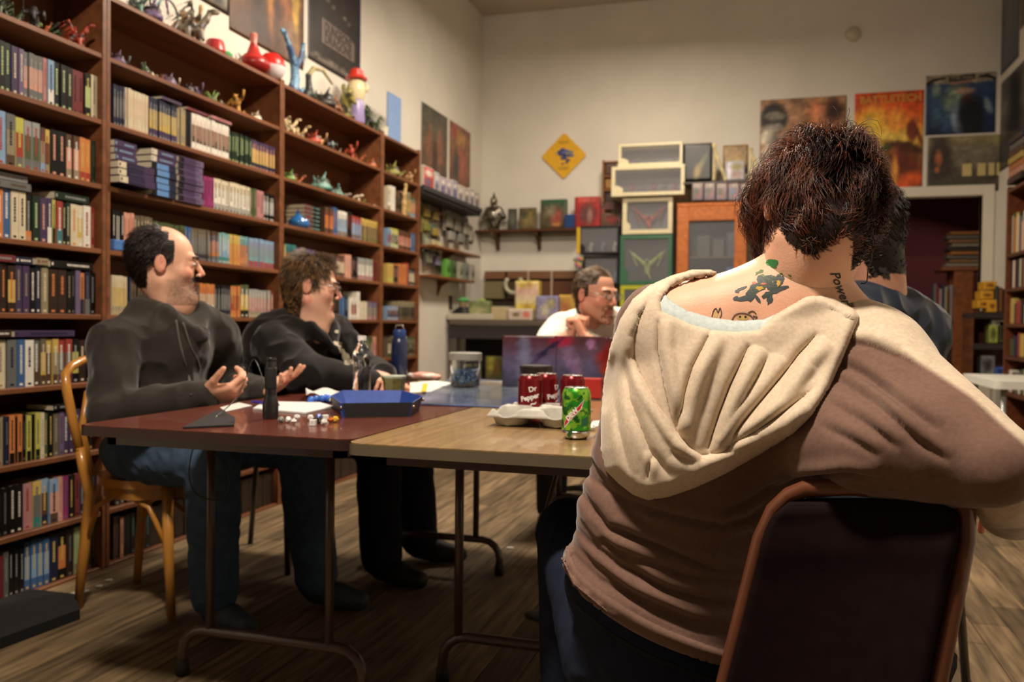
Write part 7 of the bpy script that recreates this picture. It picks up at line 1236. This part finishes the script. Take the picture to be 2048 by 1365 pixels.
# body
S=SDF(); torso(S,.010); S.cone(sh_,el_,.050,.034,k=.03).cone(el_,W(2045,1000,1.30),.030,.026,k=.02); lw=W(1262,800,1.66); S.cone(W(1300,680,1.46),W(1262,800,1.60),.055,.042,k=.03)
NB=W(1580,650,1.42); S.cone(W(1606,530,1.390),NB,.056,.078,k=.06); S.cone(W(1600,590,1.40),W(1400,635,1.43),.05,.045,k=.06); S.cone(W(1610,590,1.39),W(1720,680,1.37),.05,.045,k=.05)
hipc=W(1318,1320,1.52); fl_=RC@A3((-.12,.99,0)); KN=[]
for o_ in (-.09,.09): hp=hipc+RC@A3((o_*.9,.04,-.02)); kn=hp+fl_*.40; kn[2]=.52; S.cone(hp,kn,.085,.062,k=.04); S.cone(kn,kn+A3((0,0,-.40)),.06,.045,k=.02); KN.append((hp,kn))
Vb,Qb=S.mesh(.0065); Vb,Qb=Vb,Qb; Cb=np.tile(s2l(SK),(len(Vb),1))
pk=fbm(Vb,14,4)[:,None]; Cb=Cb*(1+.06*pk*A3((0,1,1)))
hR=frame(RC@A3((-.22,.85,-.50)),up=RC@A3((.10,.5,.86))); hc=W(1628,440,1.385); hs=1.02
mask=lambda q:((q[:,2]>-.028)|(q[:,1]<-.02)&(q[:,2]>-.092+.010*np.sin(q[:,0]*90+1)))&(q[:,1]<.075)
Sx=SDF(); head_sdf(Sx,hc,hR,hs,1.02,1.,W(1600,580,1.395),.060); Vh,Qh=Sx.mesh(.0042); qh=((Vh-hc)@hR)/hs; Nh=vnormals(Vh,Qh); mk=mask(qh)&~((np.abs(qh[:,0])>.078)&(qh[:,1]>-.03)&(qh[:,2]<.03)); Ch=np.tile(s2l(SK),(len(Vh),1)); Ch[np.abs(qh[:,0])>.076]*=A3((1,.8,.78)); Ch[mk]=s2l((34,22,18))
L=[(Vb,Qb,Cb),(Vh,Qh,Ch)]
for w_,f,n,sd in ((W(2045,1000,1.30),RC@A3((-.2,.9,-.3)),(0,0,-1),1),):
    S=SDF(); hand_sdf(S,w_,f,n,sd); v,q=S.mesh(.004); L.append((v,q,np.tile(s2l(SK),(len(v),1))))
V,Q,C=join_vq(L); wb=np_mesh('body',V,Q,M_SKIN(),C,wm); bvb=BVHTree.FromPolygons(V.tolist(),Q.tolist())
eyes(wm,hc,hR,hs)
# ---- brown top ----
HEM=[(1090,1085),(1128,1120),(1150,1168),(1215,1222),(1300,1272),(1400,1312),(1475,1332),(1560,1345),(1700,1350)]
NECKL=[(1322,560),(1330,612),(1372,640),(1440,655),(1520,655),(1600,610),(1660,585),(1740,560),(1700,480),(1400,480)]
def taper(x,y,P):
    """0..1 bell along a fold so that it fades at both ends"""
    L=[0]
    for (ax,ay),(bx,by) in zip(P[:-1],P[1:]): L.append(L[-1]+math.hypot(bx-ax,by-ay))
    best=np.full(x.shape,1e9); T=np.zeros(x.shape)
    for i,((ax,ay),(bx,by)) in enumerate(zip(P[:-1],P[1:])):
        dx,dy=bx-ax,by-ay; t=np.clip(((x-ax)*dx+(y-ay)*dy)/(dx*dx+dy*dy),0,1); d=np.hypot(x-ax-t*dx,y-ay-t*dy); m=d<best; best=np.where(m,d,best); T=np.where(m,(L[i]+t*(L[i+1]-L[i]))/L[-1],T)
    return np.sin(math.pi*np.clip(T,0.0,1))**.6
def pdist(x,y,P):
    """distance to a polyline and signed side (positive above/left when walking along it)"""
    best=np.full(x.shape,1e9); sg=np.zeros(x.shape)
    for (ax,ay),(bx,by) in zip(P[:-1],P[1:]):
        dx,dy=bx-ax,by-ay; t=np.clip(((x-ax)*dx+(y-ay)*dy)/(dx*dx+dy*dy),0,1); ex,ey=x-ax-t*dx,y-ay-t*dy; d=np.hypot(ex,ey); m=d<best; s=np.sign(dx*(y-ay)-dy*(x-ax)); best=np.where(m,d,best); sg=np.where(m,s,sg)
    return best,sg
def inside(x,y,P):
    r=np.zeros(x.shape,bool); n=len(P)
    for i in range(n):
        ax,ay=P[i]; bx,by=P[(i+1)%n]; c=((ay>y)!=(by>y)); xx=(bx-ax)*(y-ay)/((by-ay)+1e-12)+ax; r^=c&(x<xx)
    return r
FOLDS=[([(1150,925),(1200,970),(1239,997),(1318,1026),(1400,1046),(1447,1052),(1500,1036),(1545,1000)],.011,1),([(1150,962),(1180,1010),(1216,1055),(1313,1092),(1424,1141),(1510,1152)],.012,1),([(1140,1000),(1160,1040),(1193,1080),(1285,1122),(1378,1156),(1500,1176)],.008,1),([(1132,1035),(1180,1085),(1239,1130),(1331,1180),(1424,1208),(1500,1218)],.011,1),([(1128,1062),(1190,1130),(1262,1186),(1378,1238),(1490,1260)],.009,1),([(1128,1088),(1200,1160),(1300,1216),(1400,1258),(1480,1278)],.008,1),
 ([(1165,900),(1195,945),(1225,975)],.007,1),([(1240,1000),(1290,1050),(1380,1090)],.006,1),([(1180,1040),(1230,1100),(1300,1150)],.006,1),
 ([(1600,935),(1500,1000),(1410,1035)],.006,-1),([(1540,985),(1600,962),(1690,952),(1760,962)],.012,1),([(1450,1080),(1540,1060),(1580,1030)],.006,1),
 ([(1672,722),(1730,752),(1785,792),(1877,862)],.010,1),([(1662,752),(1750,806),(1838,886),(1900,925)],.008,1),([(1690,684),(1740,690),(1800,712),(1850,745)],.010,1),([(1650,800),(1720,840),(1800,900)],.006,1),([(1640,850),(1700,880),(1760,915)],.005,1),
 ([(1225,640),(1205,720),(1195,800),(1180,880)],.007,1)]
S=SDF(); torso(S,-.004); S.cone(sh_,el_,.082,.052,k=.05); S.ell(W(1650,868,1.32),A3((.10,.06,.085)),RC,k=.08); S.ell(W(1715,892,1.235),A3((.09,.05,.066)),RC,k=.07); S.ell(W(1800,905,1.175),A3((.085,.05,.058)),RC,k=.06); S.ell(W(1885,912,1.13),A3((.085,.045,.056)),RC@np.array([[.8,0,.6],[0,1,0],[-.6,0,.8]]),k=.05); S.ell(W(1700,860,1.37),A3((.09,.05,.075)),RC,k=.06)
S.cone(W(1315,680,1.46),W(1275,800,1.60),.062,.06,k=.03)
S.ell(W(1500,548,1.39),A3((.165,.12,.088)),RC,k=.015,sub=True)
V,Q=S.mesh(.0075); V,Q=subdiv(V,Q); V=relax(V,Q); N=vnormals(V,Q); x,y=project(V)
N0=N; dsp=.0015*fbm(V,26,3,2)
for P,A,sd in FOLDS:
    d,s=pdist(x,y,P); up=-s*sd; A=A*.85*taper(x,y,P); dsp=dsp-A*np.exp(-(d/8)**2)+np.where(up>0,.8*A*np.exp(-((d-19)/15)**2),.15*A*np.exp(-((d-22)/16)**2))
dh,sh2=pdist(x,y,HEM); dsp=dsp+.006*np.exp(-((dh-22)/20)**2)+np.where(dh<26,.003,0)
V=V+N*dsp[:,None]; x,y=project(V)
d,s=pdist(x,y,HEM); below=(s>0)
keep=~(below[Q].all(1)); Q=Q[keep]; nb=np.unique(Q[below[Q]]); RXw=(V[nb]-EYE)@np.array([Xc,Yc,Zc]).T
for n_i,i in enumerate(nb):
    b=None
    for (ax,ay),(bx,by) in zip(HEM[:-1],HEM[1:]):
        dx,dy=bx-ax,by-ay; t=min(1,max(0,((x[i]-ax)*dx+(y[i]-ay)*dy)/(dx*dx+dy*dy))); qx,qy=ax+t*dx,ay+t*dy; e2=(x[i]-qx)**2+(y[i]-qy)**2
        if b is None or e2<b[0]: b=(e2,qx,qy)
    if b[0]<400: V[i]=W(b[1],b[2],RXw[n_i,2])
RAG=[(1712,676),(1760,690),(1816,712),(1880,752),(1948,798),(2000,846),(2060,898)]
d,s=pdist(x,y,RAG); cream=(s<0)&(x>1706)&(y<905)
BRN=A3(s2l((114,88,77))); CRM=A3(s2l((208,190,168))); k_=np.clip(np.where(cream,1,-1)*d/5*.5+.5,0,1)*(x>1706); C=BRN*(1-k_[:,None])+CRM*k_[:,None]; C=C*(1+.06*fbm(V*A3((1,1,3)),120,8,2))[:,None]
tp=np_mesh('hooded_top',V,Q,M_CLOTH(),C,wm); md=tp.modifiers.new('s','SOLIDIFY'); md.thickness=.003; md.offset=-1
bvt=BVHTree.FromPolygons(V.tolist(),Q.tolist())
HM=HEM[1:-1]
HB=[(x_-1,y_+3) for x_,y_ in smooth_path([(a,b,0) for a,b in HM],4) for x_,y_ in [(x_,y_)]] if False else None
sp=[(p.x,p.y) for p in smooth_path([(a,b,0) for a,b in HM],4)]; HBAND=[(a-2,b+5) for a,b in sp]+[(a+9,b-21) for a,b in reversed(sp)]
# cream sleeve below the elbow
S=SDF(); S.cone(W(2010,955,1.10),W(2050,1010,1.30),.046,.045,k=.02).cone(W(1998,990,1.12),W(2015,1022,1.30),.034,.040,k=.03); V,Q=S.mesh(.007); V,Q=subdiv(V,Q); V=wrinkle(V,Q,.003,18,3); np_mesh('sleeve',V,Q,M_CLOTH(),None,wm,col=CRM*.95)
# ---- light undershirt band at the neckline ----
def drape(name,OUT,hfun,step,mat,cfun,parent,bvs,base_add=0.,blur=6,wrap=.02,thick=.004):
    xs=np.arange(min(p[0] for p in OUT)-2*step,max(p[0] for p in OUT)+3*step,step); ys=np.arange(min(p[1] for p in OUT)-2*step,max(p[1] for p in OUT)+3*step,step); X_,Y_=np.meshgrid(xs,ys); D=np.full(X_.shape,np.nan); E=Vector(EYE)
    for i in range(X_.shape[0]):
        for j in range(X_.shape[1]):
            d=Vector(ray(X_[i,j],Y_[i,j])); L_=d.length; dn=d/L_
            for b_ in bvs:
                h=b_.ray_cast(E,dn)
                if h[0] is not None: v=h[3]/L_; D[i,j]=v if np.isnan(D[i,j]) else min(D[i,j],v)
    bad=np.isnan(D)|(D>1.62); D[bad]=np.nan
    for _ in range(80):
        nn=np.isnan(D)
        if not nn.any(): break
        Pd_=np.pad(D,1,constant_values=np.nan); st=np.stack([Pd_[:-2,1:-1],Pd_[2:,1:-1],Pd_[1:-1,:-2],Pd_[1:-1,2:]]); 
        with np.errstate(all='ignore'):
            import warnings; warnings.simplefilter('ignore'); mn=np.nanmean(st,0)
        D=np.where(nn,mn,D)
    D0=D.copy()
    for _ in range(blur):
        Pp=np.pad(D,1,mode='edge'); D=(Pp[:-2,1:-1]+Pp[2:,1:-1]+Pp[1:-1,:-2]+Pp[1:-1,2:]+4*D)/8
    ins=inside(X_,Y_,OUT); de,_=pdist(X_,Y_,OUT+[OUT[0]]); de=np.where(ins,de,0)
    # pull boundary vertices exactly onto the outline
    Xn,Yn=X_.copy(),Y_.copy(); OO=OUT+[OUT[0]]
    outm=(~ins)
    for (i,j) in np.argwhere(outm):
        px,py=X_[i,j],Y_[i,j]; b=None
        for (ax,ay),(bx,by) in zip(OO[:-1],OO[1:]):
            dx,dy=bx-ax,by-ay; t=min(1,max(0,((px-ax)*dx+(py-ay)*dy)/(dx*dx+dy*dy))); qx,qy=ax+t*dx,ay+t*dy; d2=(px-qx)**2+(py-qy)**2
            if b is None or d2<b[0]: b=(d2,qx,qy)
        Xn[i,j],Yn[i,j]=b[1],b[2]
    H=hfun(Xn,Yn,de); Dm=np.minimum(D,D0+.02)-base_add-H; edge=np.clip(1-de/(1.6*step),0,1); Dm=Dm+wrap*edge*edge
    RX=np.stack([(Xn-1024)/F_PX,(682.5-Yn)/F_PX,np.ones_like(Xn)],-1); WD=np.stack([RX@Xc,RX@Yc,RX@Zc],-1); P=EYE+WD*Dm[...,None]
    q=ins[:-1,:-1]|ins[1:,:-1]|ins[:-1,1:]|ins[1:,1:]; o=grid_mesh(name,P,mat,cfun(Xn,Yn),parent,mask=q); md=o.modifiers.new('s','SOLIDIFY'); md.thickness=thick; md.offset=-1; md.use_rim=True; return o,(P,q)
TEE=[(1318,582),(1338,604),(1372,626),(1420,640),(1470,647),(1530,644),(1600,612),(1620,640),(1560,690),(1440,690),(1350,660),(1316,620)]
drape('undershirt',TEE,lambda X_,Y_,de:.004+0*X_,4,M_CLOTH(),lambda X_,Y_:np.tile(A3(s2l((186,198,198))),X_.shape+(1,)),wm,[bvt,bvb],.002,3,.006)
HOOD=[(1432,549),(1418,544),(1385,545),(1345,556),(1300,576),(1268,602),(1243,642),(1224,700),(1213,760),(1206,830),(1205,900),(1214,940),(1240,966),(1268,988),(1296,998),(1335,992),(1390,973),(1450,945),(1520,905),(1585,865),(1622,828),(1655,775),(1680,722),(1700,672),(1714,636),(1706,622),(1690,612),(1668,600),(1640,594),(1612,600),(1580,618),(1545,640),(1518,664),(1470,668),(1424,665),(1380,652),(1340,634),(1322,626),(1318,606),(1328,588),(1352,568),(1390,556)]
RIM=[(1345,560),(1300,592),(1276,630),(1264,672),(1264,714),(1277,752),(1290,778),(1312,815),(1345,866),(1375,900),(1402,918),(1432,912),(1480,900),(1545,876),(1600,830),(1650,768),(1684,700),(1706,640)]
VAL=[([(1424,664),(1405,700),(1387,735),(1370,790),(1354,870)],.022,7),([(1500,690),(1484,725),(1461,775),(1440,830),(1416,902)],.030,9),([(1640,668),(1600,710),(1558,762),(1500,830),(1448,895)],.028,9),([(1640,775),(1575,820),(1508,866),(1446,902)],.018,7),([(1318,640),(1318,700),(1332,780),(1352,866)],.020,6),([(1540,705),(1510,760),(1480,810),(1440,880)],.014,9),([(1600,720),(1560,790),(1500,850)],.010,8)]
OUTF=[([(1232,760),(1240,860),(1262,950)],.006,7),([(1255,700),(1262,800),(1300,900),(1345,958)],.008,8),([(1296,600),(1288,640),(1284,700)],.010,6),([(1315,592),(1300,630),(1298,700),(1306,760)],.010,6),([(1305,905),(1296,960)],.004,4),([(1440,905),(1400,925),(1340,905)],.006,9)]
inRIM=RIM+[(1612,590),(1440,540)]
def hood_h(X_,Y_,de):
    dr,sr=pdist(X_,Y_,RIM); ins=inside(X_,Y_,inRIM)&(Y_>560); roll=.034*np.sin(np.clip(de/30,0,1)*math.pi/2)*(.55+.45*np.clip((Y_-600)/250,0,1)); inn=.012+.010*np.clip((Y_-640)/250,0,1)
    for P,A,wd in VAL: d,sg=pdist(X_,Y_,P); A=A*taper(X_,Y_,P)**.7; inn=inn-A*.50*np.exp(-(d/wd)**2)+np.where(sg<0,.75*A*np.exp(-((d-wd*2.6)/(wd*2.0))**2),.12*A*np.exp(-((d-wd*2)/(wd*1.6))**2))
    for P,A,wd in OUTF: d,_=pdist(X_,Y_,P); A=A*taper(X_,Y_,P); roll=roll-A*np.exp(-(d/wd)**2)+A*.5*np.exp(-((d-wd*2)/(wd*1.4))**2)
    roll=roll+.006*np.exp(-((dr-9)/8)**2)
    t=np.clip(.5+np.where(ins,-1,1)*dr/9,0,1); t=t*t*(3-2*t); return inn*(1-t)+roll*t
hood,_h=drape('hood',HOOD,hood_h,4,M_CLOTH(),lambda X_,Y_:np.tile(CRM,X_.shape+(1,))*(1+.03*fbm(np.stack([X_*.01,Y_*.01,0*X_],-1),3,2))[...,None],wm,[bvt,bvb],.006,14,.016,.004)
drape('hem_band',HBAND,lambda X_,Y_,de:.004*np.sin(np.clip(de/11,0,1)*math.pi/2),4,M_CLOTH(),lambda X_,Y_:np.tile(BRN,X_.shape+(1,)),wm,[bvt],.003,4,.007,.003)
# brown outer edge of the hood where it turns at the neck
p_=[on_surface([bvt,bvb],[q],.012)[0] for q in ((1415,553),(1380,552),(1345,562))]
# ---- jeans ----
S=SDF(); torso(S,.006,k=.05); S.cut(W(1300,1232,1.4),RC@A3((.53,0,.85)),.01)
for hp,kn in KN: S.cone(hp,kn,.088,.074,k=.04); S.cone(kn,kn+A3((0,0,-.42)),.076,.06,k=.02)
V,Q=S.mesh(.009); V,Q=subdiv(V,Q); V=relax(V,Q); x,y=project(V); V=wrinkle(V,Q,.002,22,13); V=V+vnormals(V,Q)*.002; dn=A3(s2l((28,34,52))); np_mesh('jeans',V,Q,M_DENIM(),np.tile(dn,(len(V),1))*(1+.2*fbm(V,12,3))[:,None],wm)
bvj=BVHTree.FromPolygons(V.tolist(),Q.tolist())
for off in (30,34):
    L_=[p for p in on_surface([bvj],[(x_,y_+off+10) for x_,y_ in HEM[1:7]],.0015) if p is not None]
    if len(L_)>2: MB().tube(smooth_path(L_,4),.0008,s2l((70,66,50)),4).build('stitching',M_DENIM(),wm,True)
for s_,(hp,kn) in enumerate(KN):
    a=kn+A3((0,0,-.42)); a[2]=.055; b=a+fl_*.15; b[2]=.035; S=SDF().cone(a,b,.045,.034,.02).ell(a+A3((0,0,.03)),.042,k=.02).cut((0,0,.004),(0,0,-1),.003); V,Q=S.mesh(.009); np_mesh('shoe',V,Q,M_MATTE(),None,wm,col=s2l((30,30,34)))
# ---- tattoos ----
def tat(L_,c,nm='tattoo',o=.0011):
    for i,p in enumerate(L_): decal([bvb],[p],s2l(c),wm,nm,o*.35+i*.00003,M_SKIN())
GD=(66,76,70)
tat([el(1531,562,17,14,10,j=.25,seed=1),el(1512,578,16,11,-20,j=.3,seed=2),el(1545,573,17,9,10,j=.3,seed=3),el(1502,592,10,14,25,j=.25,seed=4),el(1556,560,12,8,60,j=.4,seed=5),el(1535,590,12,6,-30,j=.3,seed=6)],GD)
tat([el(1491,597,21,6,-8,j=.2,seed=7),el(1472,597,6,5,0,j=.2,seed=17),el(1552,583,20,4,-20,j=.3,seed=8),el(1540,600,6,10,25,j=.3,seed=9),el(1482,578,12,3,-20,j=.3,seed=10),el(1474,583,5,3,0,j=.3,seed=11),el(1568,575,10,3,-10,j=.3,seed=12),el(1515,598,4,9,-30,j=.3,seed=13),el(1563,560,5,9,20,j=.3,seed=14)],(70,78,82),'tattoo',.0014)
tat([el(1544,526,11,8,0,j=.2,seed=20),el(1548,533,6,4,0,j=.2,seed=21)],(58,132,72),'tattoo',.0017); tat([el(1519,577,8,4,0,j=.3,seed=22),el(1557,566,4,7,10,j=.3,seed=24)],(204,160,60),'tattoo',.0020); tat([el(1508,566,4,3,0,j=.3,seed=25),el(1527,568,6,2.5,0,j=.2,seed=26)],(190,110,80),'tattoo',.0020); tat([el(1518,545,9,3,-30,j=.5,seed=27),el(1526,552,8,3,20,j=.5,seed=28),el(1580,552,4,2,20,j=.3,seed=29),el(1562,548,3,2,0,j=.3,seed=30)],(92,120,70),'tattoo',.0016)
def line_tat(P,r=.0009,c=(84,80,66)):
    L_=[p for p in on_surface([bvb],P,.0006) if p is not None]
    if len(L_)>1: MB().tube(smooth_path(L_,3),r,s2l(c),4).build('tattoo_line',M_SKIN(),wm)
line_tat([(1424,634),(1427,622),(1432,617),(1436,626),(1440,616),(1443,628),(1440,636)]); line_tat([(1464,640),(1470,630),(1480,626),(1492,627),(1502,632),(1508,640)]); line_tat([(1496,626),(1505,622),(1512,628)]); line_tat([(1506,632),(1514,634),(1510,640)]); tat([el(1486,636,14,5,0,j=.2,seed=31),el(1432,630,4,6,0,j=.2,seed=32)],(214,178,108),'tattoo',.0008)
tat([el(1480,634,2.5,2.5,0),el(1491,634,2.5,2.5,0)],(70,60,50),'tattoo',.0013)
# script down the side of the neck
cu=bpy.data.curves.new('t','FONT'); cu.body='Power'; cu.size=26; cu.shear=.35; cu.offset=.5; cu.resolution_u=2; to=bpy.data.objects.new('t',cu); COL.objects.link(to); me=bpy.data.meshes.new_from_object(to.evaluated_get(bpy.context.evaluated_depsgraph_get())); bpy.data.objects.remove(to)
a=math.radians(68); m=MB(); PV=[(1660+v.co.x*math.cos(a)+v.co.y*math.sin(a),546+v.co.x*math.sin(a)-v.co.y*math.cos(a)) for v in me.vertices]; pts=on_surface([bvb],PV,.0012); fs=[tuple(p.vertices) for p in me.polygons if all(pts[i] is not None for i in p.vertices)]; m.add([p or Vector() for p in pts],fs,s2l((60,58,52))); m.build('neck_script',M_SKIN(),wm)
# earring
e=hc+hR@(A3((.083,-.006,-.034))*hs); e=W(1741,502,1.36); MB().tube(smooth_path([e,e+A3((.002,0,-.012)),e+A3((-.003,0,-.03)),e+A3((-.005,0,-.050)),e+A3((-.014,0,-.052))],4),.0011,(.02,.018,.018),6).build('earring',M_METAL(),wm,True)
# ---- hair ----
crown=hR@A3((.01,-.03,.12)); 
def flow(q):
    d=q-A3((.015,-.005,.125)); d=d/(np.linalg.norm(d,axis=1)[:,None]+1e-6); sw=np.cross(d,A3((0,0,1)))*.35; return d+sw+A3((0,-.15,-.35))*np.clip((.1-q[:,2:3])*8,0,1)
def hl(q): return .052+.026*np.clip((q[:,2]-.0)/.1,0,1)-.022*np.clip((-.03-q[:,2])/.05,0,1)
hair_on(wm,Vh,Nh,qh,mk,hc,hR,hs,9500,hl,flow,(16,9,8),(118,62,38),51,.0009,grav=(0,0,-.35),curl=.34,lift=.30,vol=1.17,seg=8,clump=1.0,csc=30)
offset_children(wm)
